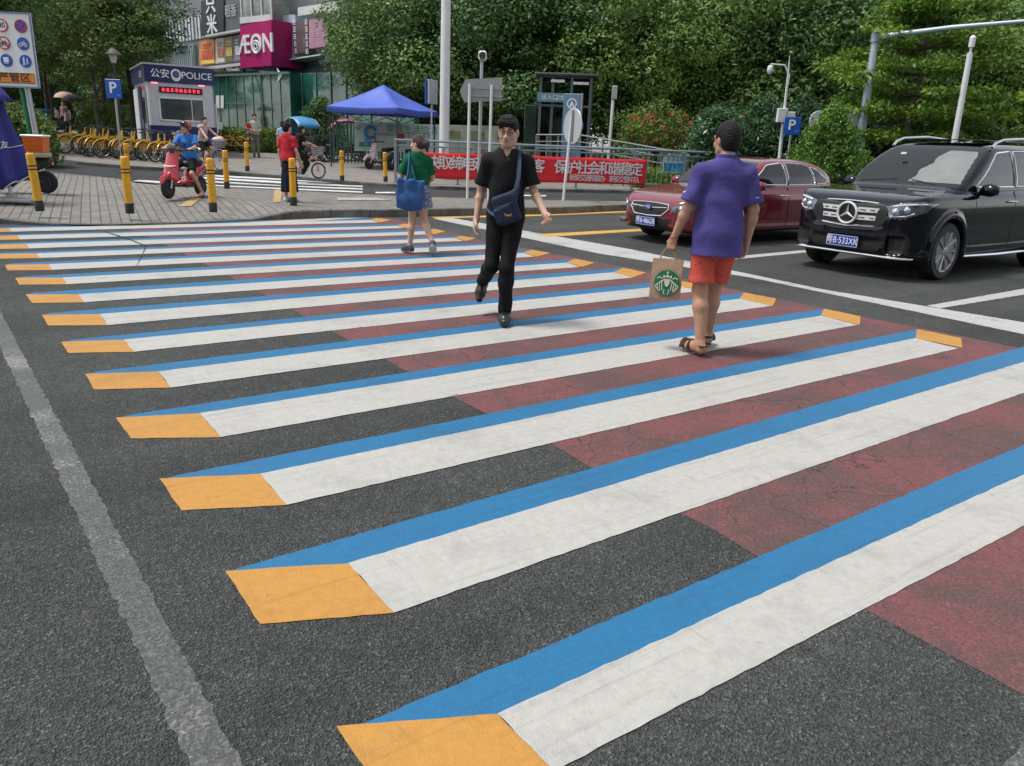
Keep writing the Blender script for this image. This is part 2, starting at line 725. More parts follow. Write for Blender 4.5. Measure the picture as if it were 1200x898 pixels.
def asphalt(name, dark, light, stone, speck=0.0):
    m, n, l, b, vec = ground_nodes(name)
    v = aggregate_bump(n, l, b, vec, 1.0, 0.018)
    stones = ramp(n, l, v.outputs['Color'], [(0.0, dark), (0.5, tuple(.5 * (a + b_) for a, b_ in zip(dark, light))), (0.78, light), (1.0, stone)])
    big = nz(n, l, vec, 0.5, 5)
    tone = ramp(n, l, big.outputs['Fac'], [(0.3, 0.72), (0.7, 1.16)])
    c = mixc(n, l, 1.0, stones, tone, 'MULTIPLY')
    rt = n.new('ShaderNodeMapping')
    rt.inputs['Rotation'].default_value = (0, 0, -R(36))
    l.new(vec, rt.inputs['Vector'])
    lane = n.new('ShaderNodeMapping')
    lane.inputs['Scale'].default_value = (.06, .9, 1)
    l.new(rt.outputs[0], lane.inputs['Vector'])
    tr = nz(n, l, lane.outputs[0], 1.3, 3, .6)
    c = mixc(n, l, 1.0, c, ramp(n, l, tr.outputs['Fac'], [(0.35, 0.82), (0.65, 1.14)]), 'MULTIPLY')
    fine = nz(n, l, vec, 9, 5, 0.7)
    c = mixc(n, l, 1.0, c, ramp(n, l, fine.outputs['Fac'], [(0.3, 0.82), (0.7, 1.15)]), 'MULTIPLY')
    l.new(c, b.inputs['Base Color'])
    b.inputs['Roughness'].default_value = 0.82
    b.inputs['Specular IOR Level'].default_value = 0.35
    return m


M_ASPHALT = asphalt('asphalt', (.046, .051, .047), (.128, .136, .128), (.29, .30, .285))
M_ASPHALT2 = asphalt('side_asphalt', (.05, .052, .053), (.10, .104, .105), (.17, .175, .18))


def paint(name, col, dirt, wear=0.0, wear_col=(.07, .07, .07), rough=0.55, streak=None, crack=0.0, grain=0.0):
    """road paint: tyre streaks along the driving direction, grime, and worn spots over the aggregate"""
    m, n, l, b, vec = ground_nodes(name)
    v = aggregate_bump(n, l, b, vec, 0.32, 0.004)
    mp = n.new('ShaderNodeMapping')
    rt = n.new('ShaderNodeMapping')
    rt.inputs['Rotation'].default_value = (0, 0, -R(36))
    l.new(vec, rt.inputs['Vector'])
    mp.inputs['Scale'].default_value = (0.35, 14.0, 1)
    l.new(rt.outputs[0], mp.inputs['Vector'])
    st = nz(n, l, mp.outputs[0], 1.6, 6, 0.72)
    c = mixc(n, l, ramp(n, l, st.outputs['Fac'], [(0.54, 0.0), (0.76, 0.7)]), col, dirt)
    mp2 = n.new('ShaderNodeMapping')
    mp2.inputs['Scale'].default_value = (12.0, 1.2, 1)
    l.new(rt.outputs[0], mp2.inputs['Vector'])
    gr = nz(n, l, mp2.outputs[0], 2.6, 8, 0.75)
    c = mixc(n, l, ramp(n, l, gr.outputs['Fac'], [(0.54, 0.0), (0.78, 0.5)]), c, dirt)
    blot = nz(n, l, vec, 1.7, 7, 0.75)
    c = mixc(n, l, ramp(n, l, blot.outputs['Fac'], [(0.5, 0.0), (0.75, 0.5)]), c, dirt)
    sm = nz(n, l, vec, 24, 4, 0.7)
    c = mixc(n, l, 1.0, c, ramp(n, l, sm.outputs['Fac'], [(0.3, 0.9), (0.65, 1.04)]), 'MULTIPLY')
    scf = nz(n, l, vec, 6.5, 3, .55)
    c = mixc(n, l, ramp(n, l, scf.outputs['Fac'], [(0.69, 0.0), (0.76, 0.45)]), c, wear_col)
    pits = ramp(n, l, sm.outputs['Fac'], [(0.24, 0.55), (0.29, 0.0)])
    c = mixc(n, l, pits, c, wear_col)
    if wear > 0:
        w = nz(n, l, vec, 1.1, 7, 0.78)
        k = nz(n, l, vec, 75, 3, 0.6)
        a = n.new('ShaderNodeMath')
        a.operation = 'MULTIPLY_ADD'
        a.inputs[1].default_value = 0.5
        l.new(k.outputs['Fac'], a.inputs[0])
        l.new(w.outputs['Fac'], a.inputs[2])
        c = mixc(n, l, ramp(n, l, a.outputs[0], [(0.98 - wear * 0.45, 0.0), (1.06 - wear * 0.4, 0.9)]), c, wear_col)
    if grain > 0:
        c = mixc(n, l, grain, c, mixc(n, l, 1.0, c, ramp(n, l, v.outputs['Color'], [(0.0, .45), (0.6, 1.0), (1.0, 1.9)]), 'MULTIPLY'))
    if crack > 0:
        # hairline cracks: borders of big wobbly cells
        wob = nz(n, l, vec, 2.2, 4)
        wv = mixc(n, l, 0.22, vec, wob.outputs['Color'])
        e = n.new('ShaderNodeTexVoronoi')
        e.feature = 'DISTANCE_TO_EDGE'
        e.inputs['Scale'].default_value = 3.4
        l.new(wv, e.inputs['Vector'])
        gate = ramp(n, l, nz(n, l, vec, 0.7, 2).outputs['Fac'], [(0.42, 0.0), (0.5, crack)])
        ln = ramp(n, l, e.outputs['Distance'], [(0.003, 1.0), (0.009, 0.0)])
        g = mixc(n, l, 1.0, ln, gate, 'MULTIPLY')
        c = mixc(n, l, g, c, (.03, .028, .028))
    l.new(c, b.inputs['Base Color'])
    b.inputs['Roughness'].default_value = rough
    b.inputs['Specular IOR Level'].default_value = 0.3
    return m


M_WHITE = paint('white_road_paint', (.45, .44, .41), (.22, .215, .20))
M_BLUE = paint('blue_road_paint', (.020, .150, .31), (.028, .085, .15), rough=0.5)
M_YELL = paint('yellow_road_paint', (.50, .25, .055), (.25, .13, .05))
M_RED = paint('red_road_paint', (.185, .066, .068), (.115, .06, .058), wear=0.62, wear_col=(.092, .062, .058), rough=0.75, crack=.8, grain=.45)
M_OLDW = paint('worn_white_paint', (.25, .25, .245), (.15, .15, .145), wear=.84, wear_col=(.078, .082, .079), grain=.9)
M_LINE = paint('lane_line_paint', (.46, .46, .44), (.30, .30, .29), wear=0.35)
M_LINEY = paint('yellow_line_paint', (.62, .36, .08), (.40, .27, .1), wear=0.35)


def jag(pts, step=0.05, amp=0.004, rg=random.Random(3)):
    """outline with hand-cut wobble along each side"""
    out = []
    n = len(pts)
    for i in range(n):
        a, b = V(pts[i]), V(pts[(i + 1) % n])
        L = (b - a).length
        k = max(1, int(L / step))
        nrm = V((-(b - a).y, (b - a).x, 0)).normalized() if L > 0 else V()
        for j in range(k):
            w = 0.0 if j == 0 else rg.uniform(-amp, amp)
            out.append(a + (b - a) * (j / k) + nrm * w)
    return out


def sheet(name, pts, z, material, parent=None, amp=0.004, step=0.05):
    pts = jag([V((p[0], p[1], 0)) for p in pts], step, amp) if amp > 0 else [V((p[0], p[1], 0)) for p in pts]
    A = sum(pts[i].x * pts[(i + 1) % len(pts)].y - pts[(i + 1) % len(pts)].x * pts[i].y for i in range(len(pts)))
    if A < 0:
        pts = pts[::-1]
    me = bpy.data.meshes.new(name)
    me.from_pydata([(p.x, p.y, z) for p in pts], [], [tuple(range(len(pts)))])
    o = link(name, me, material, parent)
    if parent is None:
        props(o, kind='structure')
    return o


# -- road: one sheet to the horizon following the rise behind the side street
def grid_sheet(name, xs, ys, dz, material, keep=None, skirt=0.0):
    vs, fs = [], []
    nx, ny = len(xs), len(ys)
    for y in ys:
        for x in xs:
            vs.append((x, y, terrain(x, y) + dz))
    for j in range(ny - 1):
        for i in range(nx - 1):
            fs.append((j * nx + i, j * nx + i + 1, (j + 1) * nx + i + 1, (j + 1) * nx + i))
    me = bpy.data.meshes.new(name)
    me.from_pydata(vs, [], fs)
    return props(link(name, me, material, None, 60), kind='structure')


grid_sheet('road', [-400, -150] + [-80 + 2 * i for i in range(81)] + [150, 400],
           [-120, -20] + [2 * i for i in range(-4, 46)] + [120, 400], 0.0, M_ASPHALT)

gp = lambda u, v, h=0.0: on_ground(u, v, h)
# -- red field under the crosswalk
RED_L0, RED_L1 = gp(1215, 824), gp(125, 262.2)
red = [gp(1215, 824), gp(1049, 733), gp(885, 651), gp(805, 605), gp(692, 548), gp(646, 520), gp(566, 483), gp(478, 436), gp(360, 372),
       gp(265, 322), gp(207, 293), gp(165, 273), gp(128, 262.5), gp(180, 262.3), gp(300, 257), gp(350, 254.5), gp(400, 252.6),
       gp(452, 254), gp(560, 281), gp(640, 296), gp(757, 318), gp(905, 349), gp(1008, 371), gp(1200, 409), gp(1500, 466)]
sheet('red_road_surface', red, 0.0012, M_RED, amp=0.01, step=0.12)

# -- the stripes: blue band, white band, ochre ends (pixel corners measured, turned into ground points)
STRIPES = [
    # yl: TL TR BR BL | blue start | right: blue top, white top, white bottom | right ochre TL TR BR BL or None
    ([(394, 852), (583, 837.5), (650, 905), (440, 918)], (427, 848), [(1500, 395), (1500, 420), (1500, 460)], None),
    ([(264, 670), (408, 661), (462, 719), (305, 732)], (280, 666), [(1500, 322), (1500, 335), (1500, 356)], None),
    ([(187, 561.5), (305, 556), (336, 592.5), (213, 599)], (205, 558), [(1074.6, 386.2), (1072.5, 396.8), (1122.7, 408.8)],
     [(1074.6, 386.2), (1126.3, 396.8), (1127.8, 408.4), (1072.5, 396.8)]),
    ([(136, 490), (234, 485), (259, 513), (153.4, 514.4)], (150, 487), [(965.7, 362.2), (961.8, 370.6), (1005.4, 381.3)],
     [(965.7, 362.2), (1008.4, 371.2), (1007.5, 381.3), (961.8, 370.6)]),
    ([(99.7, 438.7), (185.5, 436), (200.5, 454.8), (110.3, 457)], (112, 436), [(871.6, 343.5), (867, 350.6), (904.7, 358.9)],
     [(871.6, 343.5), (909.8, 350.5), (905.5, 358.9), (867, 350.6)]),
    ([(71.5, 401), (145.4, 398.6), (157.4, 412.9), (80, 414.2)], (84, 398.6), [(792, 329), (788, 334.8), (823, 341.3)],
     [(792, 329), (828, 335), (824.5, 341.3), (788, 334.8)]),
    ([(49, 369.3), (117, 368.6), (126, 381.6), (56.4, 381.9)], (60, 367), [(730, 314.3), (718.7, 319.6), (741, 325.9)],
     [(730, 314.3), (757, 320), (741, 325.9), (718.7, 319.6)]),
    ([(30, 345.3), (91.5, 345.3), (98.5, 354.8), (37.6, 355.4)], (40, 343.3), [(674, 303.8), (662.8, 308.4), (680, 313.3)],
     [(674, 303.8), (697, 308.4), (682, 313.3), (662.8, 308.4)]),
    ([(18, 326), (73.2, 325.7), (78.7, 333.6), (22.5, 334)], (28, 324.3), [(623, 293), (612.8, 296.8), (627, 301.2)],
     [(623, 293), (645, 296.9), (629, 301.2), (612.8, 296.8)]),
    ([(6, 310.7), (57, 310), (61, 316.8), (9, 317.3)], (15, 308.8), [(580, 284.6), (570, 287.6), (584, 291.6)],
     [(580, 284.6), (601, 288.2), (586, 291.6), (570, 287.6)]),
    ([(-6, 298), (43, 297.4), (46.5, 303), (-3, 303.5)], (4, 296.4), [(541, 276.8), (532, 279.2), (543, 282.8)],
     [(541, 276.8), (558, 279.5), (546, 282.8), (532, 279.2)]),
    ([(-18, 287.4), (31, 286), (34.5, 291.6), (-14, 292.3)], (-8, 285.4), [(509, 268.4), (500, 271.4), (508, 274.8)],
     [(509, 268.4), (522, 271.8), (509, 274.8), (500, 271.4)]),
    ([(-27, 277.8), (20, 276.3), (24, 281), (-22, 282)], (-17, 275.8), [(474, 262.6), (463, 265.2), (474, 267.6)],
     [(474, 262.6), (488, 264.8), (476, 267.6), (463, 265.2)]),
    ([(-37, 269.2), (11, 267.8), (12.6, 272), (-33, 273.2)], (-27, 267.2), [(442, 255.8), (433, 258.2), (445, 261)],
     [(442, 255.8), (458, 258), (447, 261), (433, 258.2)]),
]
ORD = ['nearest', 'second nearest', 'third nearest', 'fourth nearest', 'fifth nearest', 'sixth nearest', 'seventh nearest',
       'eighth nearest', 'seventh farthest', 'sixth farthest', 'fifth farthest', 'fourth farthest', 'third farthest',
       'second farthest', 'farthest']


def stripe(i, yl, bs, rt, yr):
    root = thing('crosswalk_stripe', '', '')
    for k in ('label', 'category'):
        if k in root:
            del root[k]
    props(root, kind='structure', group='painted crosswalk stripes')
    g = [gp(*p) for p in yl]
    b0 = gp(*bs)
    rb, rw, rl = [gp(*p) for p in rt]
    # keep ochre, blue and white from overlapping: shared edges
    a = 0.003
    sheet('ochre_end', [g[0], g[1], g[2], g[3]], 0.0030, M_YELL, root, a)
    e1, e2 = (g[2] - g[1]) * .07, (rl - rw) * .07
    sheet('white_band', [g[1], rw, rl, g[2]], 0.0040, M_WHITE, root, a)
    sheet('blue_band', [g[0].lerp(g[1], .02) + e1 * .5, b0, rb, rw + e2, g[1] + e1], 0.0022, M_BLUE, root, a)
    if yr:
        sheet('ochre_end', [gp(*p) for p in yr], 0.0046, M_YELL, root, a)


for i, s in enumerate(STRIPES):
    stripe(i, *s)
# far white band against the kerb, worn white patch in the near corner
sheet('road_marking', [gp(262, 262.3), gp(440, 253.2), gp(440, 254.6), gp(320, 262.2), gp(275, 263.2)], 0.003, M_WHITE, amp=0.01)
sheet('road_marking', [gp(1172, 905), gp(1212, 862), gp(1260, 880), gp(1200, 925)], 0.003, M_OLDW, amp=0.01)
# old faded line on the left, stop line, lane lines, yellow lines
oa, ob, oc, od = gp(0, 413), gp(125, 695), gp(0, 360), gp(182, 695)
dl, dr = (ob - oa).normalized(), (od - oc).normalized()
dm = (dl + dr).normalized()
pm_ = V((-dm.y, dm.x, 0))
g_ = random.Random(8)
vs_ = []
for i in range(481):
    s_ = oa.dot(dm) - 9.0 + 15.0 * i / 480
    for o_, d_ in ((oa.lerp(oc, .1), dl), (oc.lerp(oa, .1), dr)):
        p = o_ + d_ * ((s_ - o_.dot(dm)) / d_.dot(dm)) + pm_ * g_.uniform(-.008, .008)
        vs_.append((p.x, p.y, .0014))
me_ = bpy.data.meshes.new('road_marking')
me_.from_pydata(vs_, [], [(2 * i, 2 * i + 2, 2 * i + 3, 2 * i + 1) for i in range(480)])
props(link('road_marking', me_, M_OLDW), kind='structure')
sheet('stop_line', [gp(508, 256.5), gp(528, 255.3), gp(740, 292.5), gp(965, 339.5), gp(1200, 378), gp(1500, 432), gp(1500, 448), gp(1200, 392), gp(1085, 368), gp(880, 325.5), gp(700, 297)], 0.0016, M_LINE, amp=0.008)
sheet('lane_line', [gp(1086, 358.6), gp(1200, 338.5), gp(1500, 290), gp(1500, 294), gp(1200, 345.5), gp(1102, 361.4)], 0.0021, M_LINE, amp=0.006)
sheet('lane_line', [gp(836, 303), gp(950, 292.6), gp(1160, 275), gp(1160, 277.2), gp(950, 295.6), gp(843, 305.8)], 0.0021, M_LINE, amp=0.006)
sheet('lane_line', [gp(627, 274.7), gp(745, 268.6), gp(900, 262), gp(900, 263.6), gp(745, 271.4), gp(643, 277.8)], 0.0021, M_LINEY, amp=0.006)
sheet('lane_line', [gp(505, 254.5), gp(620, 251.6), gp(735, 247.4), gp(735, 248.9), gp(620, 253.6), gp(512, 256.2)], 0.0014, M_LINEY, amp=0.006)

# ================================================================== pavements, kerbs, side street
def paving(name, bw, bh, rot, cols, mortar, patch):
    m, n, l, b, vec = ground_nodes(name)
    mp = n.new('ShaderNodeMapping')
    mp.inputs['Rotation'].default_value = (0, 0, R(rot))
    l.new(vec, mp.inputs['Vector'])
    br = n.new('ShaderNodeTexBrick')
    br.inputs['Scale'].default_value = 1.0
    br.inputs['Brick Width'].default_value, br.inputs['Row Height'].default_value = bw, bh
    br.inputs['Mortar Size'].default_value, br.inputs['Mortar Smooth'].default_value = 0.011, 0.3
    br.inputs['Color1'].default_value, br.inputs['Color2'].default_value = (*cols[0], 1), (*cols[1], 1)
    br.inputs['Mortar'].default_value = (*mortar, 1)
    l.new(mp.outputs[0], br.inputs['Vector'])
    big = nz(n, l, vec, 0.35, 5, 0.7)
    c = mixc(n, l, ramp(n, l, big.outputs['Fac'], [(0.5, 0.0), (0.68, 0.55)]), br.outputs['Color'], patch)
    c = mixc(n, l, 1.0, c, ramp(n, l, nz(n, l, vec, 3, 6, .7).outputs['Fac'], [(0.3, 0.78), (0.7, 1.12)]), 'MULTIPLY')
    l.new(c, b.inputs['Base Color'])
    b.inputs['Roughness'].default_value = 0.8
    bp = n.new('ShaderNodeBump')
    bp.inputs['Strength'].default_value, bp.inputs['Distance'].default_value = 0.6, 0.01
    inv = n.new('ShaderNodeMath')
    inv.operation = 'SUBTRACT'
    inv.inputs[0].default_value = 1.0
    l.new(br.outputs['Fac'], inv.inputs[1])
    l.new(inv.outputs[0], bp.inputs['Height'])
    l.new(bp.outputs[0], b.inputs['Normal'])
    return m


M_PAVE = paving('block_paving', 0.30, 0.15, 62, ((.175, .168, .152), (.235, .226, .208)), (.07, .065, .055), (.25, .205, .145))
M_PAVE2 = paving('far_paving', 0.30, 0.30, 40, ((.215, .20, .178), (.26, .243, .22)), (.12, .11, .10), (.30, .23, .155))
M_KERB = mat('kerb_stone', (.13, .13, .12), 0.85, var=0.4, vscale=3, bump=0.5, bscale=50)
M_ZEBRA = mat('zebra_paint', (.62, .62, .61), 0.7, var=0.25, vscale=4)


def resample(pts, n):
    d = [0]
    for a, b in zip(pts, pts[1:]):
        d.append(d[-1] + (b - a).length)
    out, j = [], 0
    for i in range(n):
        s = d[-1] * i / (n - 1)
        while j < len(pts) - 2 and d[j + 1] < s:
            j += 1
        out.append(pts[j].lerp(pts[j + 1], (s - d[j]) / max(d[j + 1] - d[j], 1e-9)))
    return out


def strip(name, near, far, rows, material, zfun, n=160, pw=1.0):
    a, b = resample(near, n), resample(far, n)
    vs, fs = [], []
    for j in range(rows + 1):
        t = (j / rows) ** pw
        for i in range(n):
            p = a[i].lerp(b[i], t)
            vs.append((p.x, p.y, zfun(p, t, i / (n - 1))))
    for j in range(rows):
        for i in range(n - 1):
            fs.append((j * n + i, j * n + i + 1, (j + 1) * n + i + 1, (j + 1) * n + i))
    me = bpy.data.meshes.new(name)
    me.from_pydata(vs, [], fs)
    return props(link(name, me, material, None, 180), kind='structure')


isl_near = [gp(*p) for p in ((-330, 271), (-200, 267), (0, 262.5), (50, 264.5), (100, 265.5), (150, 265), (200, 263.5), (250, 261.4), (300, 258.7),
                             (325, 257.3), (345, 256.4), (380, 255.6), (420, 255.2), (480, 254.3), (547, 252.6), (600, 252), (662, 250.6),
                             (722, 247.4), (800, 245.4), (900, 243.6), (1000, 243.5), (1150, 246))]
isl_far = [gp(*p, .15) for p in ((-330, 176), (-100, 190), (0, 197.5), (62, 202), (100, 205.5), (142, 210), (160, 214.5), (250, 219), (350, 224),
                                 (420, 227.5), (480, 230.5), (616, 234), (725, 236), (850, 236.5), (1000, 237.5), (1150, 240.5))]


def sm(t):
    t = min(max(t, 0), 1)
    return t * t * (3 - 2 * t)


def kerb_h(p):
    """the kerb is dropped at the crossing on the left, full height on the right and at the far left"""
    u = 600 + F_PX * p.x / p.y
    return 0.03 + 0.12 * max(sm((p.x + 4.75) / .6), 0.8 * sm((-7.7 - p.x) / .8))


isl_n = resample(isl_near, 160)
strip('pavement', isl_near, isl_far, 14, M_PAVE, lambda p, t, s: (lambda h: h + (0.15 - h) * sm(t / 0.35))(
    kerb_h(isl_n[int(s * 159 + .5)])) + terrain(p.x, p.y), pw=1.5)


def kerb(name, line, hfun, depth=0.14, stone=0.8, toward=1):
    mb = MB()
    L = sum((b - a).length for a, b in zip(line, line[1:]))
    k = int(L / stone)
    pts = resample(line, k + 1)
    for a, b in zip(pts, pts[1:]):
        d = (b - a)
        d.z = 0
        ln = d.length
        d.normalize()
        nn = V((-d.y, d.x, 0)) * toward
        a2, b2 = a + d * 0.006, b - d * 0.006
        ha, hb = hfun(a), hfun(b)
        za, zb = terrain(a.x, a.y), terrain(b.x, b.y)
        vs = []
        for p, h, z in ((a2, ha, za), (b2, hb, zb)):
            for off, zz in ((-0.012, z - .1), (-0.012, z + h - .012), (0.0, z + h + .004), (depth, z + h + .004), (depth, z - .1)):
                q = p + nn * off
                vs.append((q.x, q.y, zz))
        mb.add(vs, [(0, 1, 6, 5), (1, 2, 7, 6), (2, 3, 8, 7), (3, 4, 9, 8), (4, 3, 2, 1, 0), (5, 6, 7, 8, 9)])
    o = mb.build(name, M_KERB, None, 30)
    return props(o, kind='structure')


kerb('kerb', isl_near, kerb_h)

far_near = [gp(*p, .1) for p in ((-330, 163), (-100, 172), (0, 179.5), (52, 184), (89, 190), (142.6, 194.5), (187, 197.2), (245, 200), (307, 204.5), (380, 210.5),
                                 (420, 214), (470, 217.5), (520, 219.5), (616, 221.6), (725, 223.6), (850, 226), (1000, 229), (1150, 233))]
far_far = [p + V((-.588, .809, 0)) * 60 for p in far_near]
far_far[-1] = far_near[-1] + V((10, 60, 0))
far_far[-2] = far_near[-2] + V((-5, 60, 0))
strip('far_pavement', far_near, far_far, 40, M_PAVE2, lambda p, t, s: terrain(p.x, p.y) + .12, pw=1.4)
kerb('kerb', far_near, lambda p: .12)
strip('side_street', isl_far, far_near, 10, M_ASPHALT2, lambda p, t, s: terrain(p.x, p.y) + .012)


def gsheet(name, px, dz, material):
    """marking laid on sloping ground: pixel outline refined and draped"""
    pts = jag([gp(*p, dz) for p in px], 0.4, 0.0)
    me = bpy.data.meshes.new(name)
    me.from_pydata([(p.x, p.y, terrain(p.x, p.y) + dz) for p in pts], [], [tuple(range(len(pts)))])
    return props(link(name, me, material), kind='structure')


for a, b in (((155, 212.3), (425, 226.0)), ((186, 210.2), (425, 222.4)), ((212, 208.0), (425, 219.2)), ((238, 206.3), (425, 216.4))):
    w = 1.5
    gsheet('zebra_marking', [a, b, (b[0], b[1] - w), (a[0] + 8, a[1] - w)], .018, M_ZEBRA)
gsheet('zebra_marking', [(440, 226.5), (463, 226.5), (463, 225), (440, 225)], .018, M_ZEBRA)
gsheet('lane_line', [(608, 229.6), (640, 230.2), (640, 228.9), (608, 228.4)], .018, M_ZEBRA)
gsheet('lane_line', [(58, 183.8), (92, 190.6), (88, 190.8), (50, 184.6)], .018, M_LINEY)
M_TACT = mat('tactile_tile', (.42, .29, .13), 0.8, var=0.2, vscale=8, bump=.6, bscale=25)
isl_f = resample(isl_far, 160)


def pave_h(x, y):
    best = (1e9, 0, 0)
    for i in range(160):
        a, b = isl_n[i], isl_f[i]
        d = b - a
        t = ((x - a.x) * d.x + (y - a.y) * d.y) / (d.x * d.x + d.y * d.y)
        t = min(max(t, 0), 1)
        e = (a.x + d.x * t - x) ** 2 + (a.y + d.y * t - y) ** 2
        if e < best[0]:
            best = (e, t, i)
    h = kerb_h(isl_n[best[2]])
    return h + (.15 - h) * sm(best[1] / .35) + terrain(x, y)


def psheet(name, px, material):
    pts = jag([gp(*p, .1) for p in px], 0.3, 0.0)
    me = bpy.data.meshes.new(name)
    me.from_pydata([(p.x, p.y, pave_h(p.x, p.y) + .012) for p in pts], [], [tuple(range(len(pts)))])
    return props(link(name, me, material), kind='structure')


M_CRACK = mat('road_crack', (.02, .02, .02), .9)
for q in ([(122, 271.5), (148, 279), (172, 288.5), (171.2, 289.3), (147, 280), (121.5, 272.2)], [(172, 289), (167, 300), (161, 312), (160, 311.6), (166, 299.6), (171, 288.6)]):
    sheet('road_crack', [gp(*p) for p in q], .0055, M_CRACK, amp=.006)
psheet('tactile_paving', [(209, 242), (224, 241.6), (242, 232), (231, 232)], M_TACT)
psheet('tactile_paving', [(320, 240.6), (329, 240.5), (331, 225.2), (322, 225.2)], M_TACT)
psheet('tactile_paving', [(395, 238), (460, 238), (440, 234.8), (395, 234.8)], mat('pale_slab', (.36, .33, .28), .8, var=.2, vscale=5))

# ================================================================== buildings and street furniture
M_GREYP = mat('grey_paint', (.30, .33, .36), 0.45, metal=.2, var=.1, vscale=6)
M_WHITEP = mat('white_paint', (.72, .73, .73), 0.4, var=.06, vscale=3)
M_STEEL = mat('galvanised_steel', (.46, .48, .50), 0.42, metal=.55, var=.12, vscale=5)
M_DARK = mat('dark_grey', (.035, .037, .04), 0.5)
M_BLACK = mat('black_rubber', (.014, .014, .015), 0.6)
M_SIGNBLUE = mat('sign_blue', (.012, .10, .46), 0.35)
M_SIGNWHITE = mat('sign_white', (.78, .79, .80), 0.4)
M_SIGNRED = mat('sign_red', (.55, .02, .03), 0.4)
M_ORANGE = mat('sign_orange', (.72, .24, .03), 0.45)
M_INK = mat('black_ink', (.012, .012, .014), 0.5)


def strokes(n, size, fr, material, parent, vertical=False, seed=1):
    """print too small to read in the photograph: rows of short strokes"""
    g = random.Random(seed)
    mb = MB()
    mb.m = fr
    for i in range(n):
        q = (i - (n - 1) / 2) * size * 1.08
        cx, cy = (0, -q) if vertical else (q, 0)
        for k in range(3):
            mb.box((cx, cy + size * (.3 - .3 * k), .003), (size * g.uniform(.5, .85), size * .11, .004))
        mb.box((cx + size * g.uniform(-.2, .2), cy, .0045), (size * .11, size * .8, .004))
    return mb.build('lettering', material, parent, None)


def upright(o, xdir):
    """frame on a vertical face: x along xdir, y up"""
    return frame(o, (xdir[0], xdir[1], 0), (0, 0, 1))


class Face:
    """a vertical plane through two ground points; turns sightlines into (s, z) on it"""

    def __init__(self, a, b):
        self.a, self.b = V((a[0], a[1], 0)), V((b[0], b[1], 0))
        self.d = (self.b - self.a).normalized()
        self.n = V((self.d.y, -self.d.x, 0))

    def sz(self, u, v, w=0.0):
        r = ray(u, v)
        o = V((0, 0, CAM_H))
        t = ((self.a + self.n * w - o).dot(self.n)) / r.dot(self.n)
        p = o + r * t
        return (p - self.a).dot(self.d), p.z

    def frame(self, s=0, z=0, w=0.0):
        p = self.a + self.d * s + self.n * w
        return frame((p.x, p.y, z), self.d, (0, 0, 1))

    def quad(self, px, w=0.0):
        return [self.sz(u, v, w) for u, v in px]


def slab(face, px, w0, thick, name, material, parent):
    """flat panel of a given thickness standing w0 in front of the face"""
    mb = MB()
    mb.prism(face.quad(px, w0 + thick), thick, face.frame(0, 0, w0))
    return mb.build(name, material, parent, None)


# -- shopping centre ------------------------------------------------------------
A_, B_ = stand(318, 56), stand(180, 66.5)
fac = Face(B_, A_)
mall = thing('shopping_centre', 'grey shopping centre with a magenta cube sign and green glass ground floor', 'building', (0, 0, 0))
M_WALL = mat('grey_cladding', (.19, .20, .22), 0.5, var=.12, vscale=.6)
M_CORR = mat('pale_corrugated_panel', (.33, .42, .42), 0.45, var=.08, vscale=1)
M_LEDGE = mat('white_ledge', (.62, .64, .64), 0.5, var=.08, vscale=1)
M_MAG = mat('magenta_panel', (.40, .012, .13), 0.4, var=.06, vscale=1)
M_GLASSG = mat('green_glass', (.02, .095, .075), 0.06, var=.75, vscale=.5, spec=.8, coat=.3, detail=2)
M_CURT_REFL = mat('curtain_reflection_glass', (.62, .66, .70), 0.12, var=.25, vscale=2.5)  # pale curtain and bright reflection, both put into the glass colour
s1 = fac.sz(520, 100)[0]
mb = MB()
mb.m = fac.frame(0, 0, 0)
mb.box((s1 / 2 - 4, 9, -4), (s1 + 16, 18, 8))
mb.build('wall', M_WALL, mall, None)
Q = lambda u0, v0, u1, v1, d0=0, d1=0: [(u0, v0), (u1, v0 + d0), (u1, v1 + d1), (u0, v1)]
slab(fac, Q(183, 57, 226, 83, -5, -4.5), .02, .25, 'corrugated_panel', M_CORR, mall)
mb = MB()
mb.m = fac.frame(0, 0, .27)
for i in range(18):
    sA, zA = fac.sz(184 + i * 2.35, 57 - i * .28, .27)
    sB, zB = fac.sz(184 + i * 2.35, 82 - i * .26, .27)
    mb.box((sA, (zA + zB) / 2, .03), (.07, zA - zB, .06))
mb.build('rib', M_CORR, mall, None)
slab(fac, Q(192, 26, 238, 52, -9, -7), .02, .05, 'window', M_CURT_REFL, mall)
mb = MB()
mb.m = fac.frame(0, 0, .08)
for i in range(13):
    sA, zA = fac.sz(192 + i * 3.8, 26 - i * .74, .1)
    sB, zB = fac.sz(192 + i * 3.8, 52 - i * .58, .1)
    mb.box((sA, (zA + zB) / 2, .02), (.06 if i % 3 else .16, zA - zB, .06))
mb.build('window_frame', M_WALL, mall, None)
slab(fac, Q(235.5, 1, 262, 42, -4, -5), .02, .5, 'signboard', mat('charcoal_sign', (.028, .030, .040), .5), mall)
s_, z_ = fac.sz(247.5, 18, .55)
text('只\n米', 1.35, fac.frame(s_, z_, .55), M_SIGNWHITE, mall, 'lettering', .03, .02)
slab(fac, Q(262.5, -8, 281, 37, -4, -3.5), .02, .4, 'signboard', mat('slate_sign', (.12, .13, .135), .4, var=.15, vscale=1), mall)
s_, z_ = fac.sz(270.5, 14, .45)
text('稻香', .82, fac.frame(s_, z_, .45), mat('pale_letters', (.42, .45, .46), .4), mall, 'lettering', .03, .01, xs=.9)
slab(fac, Q(281.5, -14, 318, 29, -4, -4), .5, 1.4, 'glass_bay', mat('reflecting_glass', (.20, .22, .20), .08, var=.6, vscale=.7, coat=.5), mall)
mb = MB()
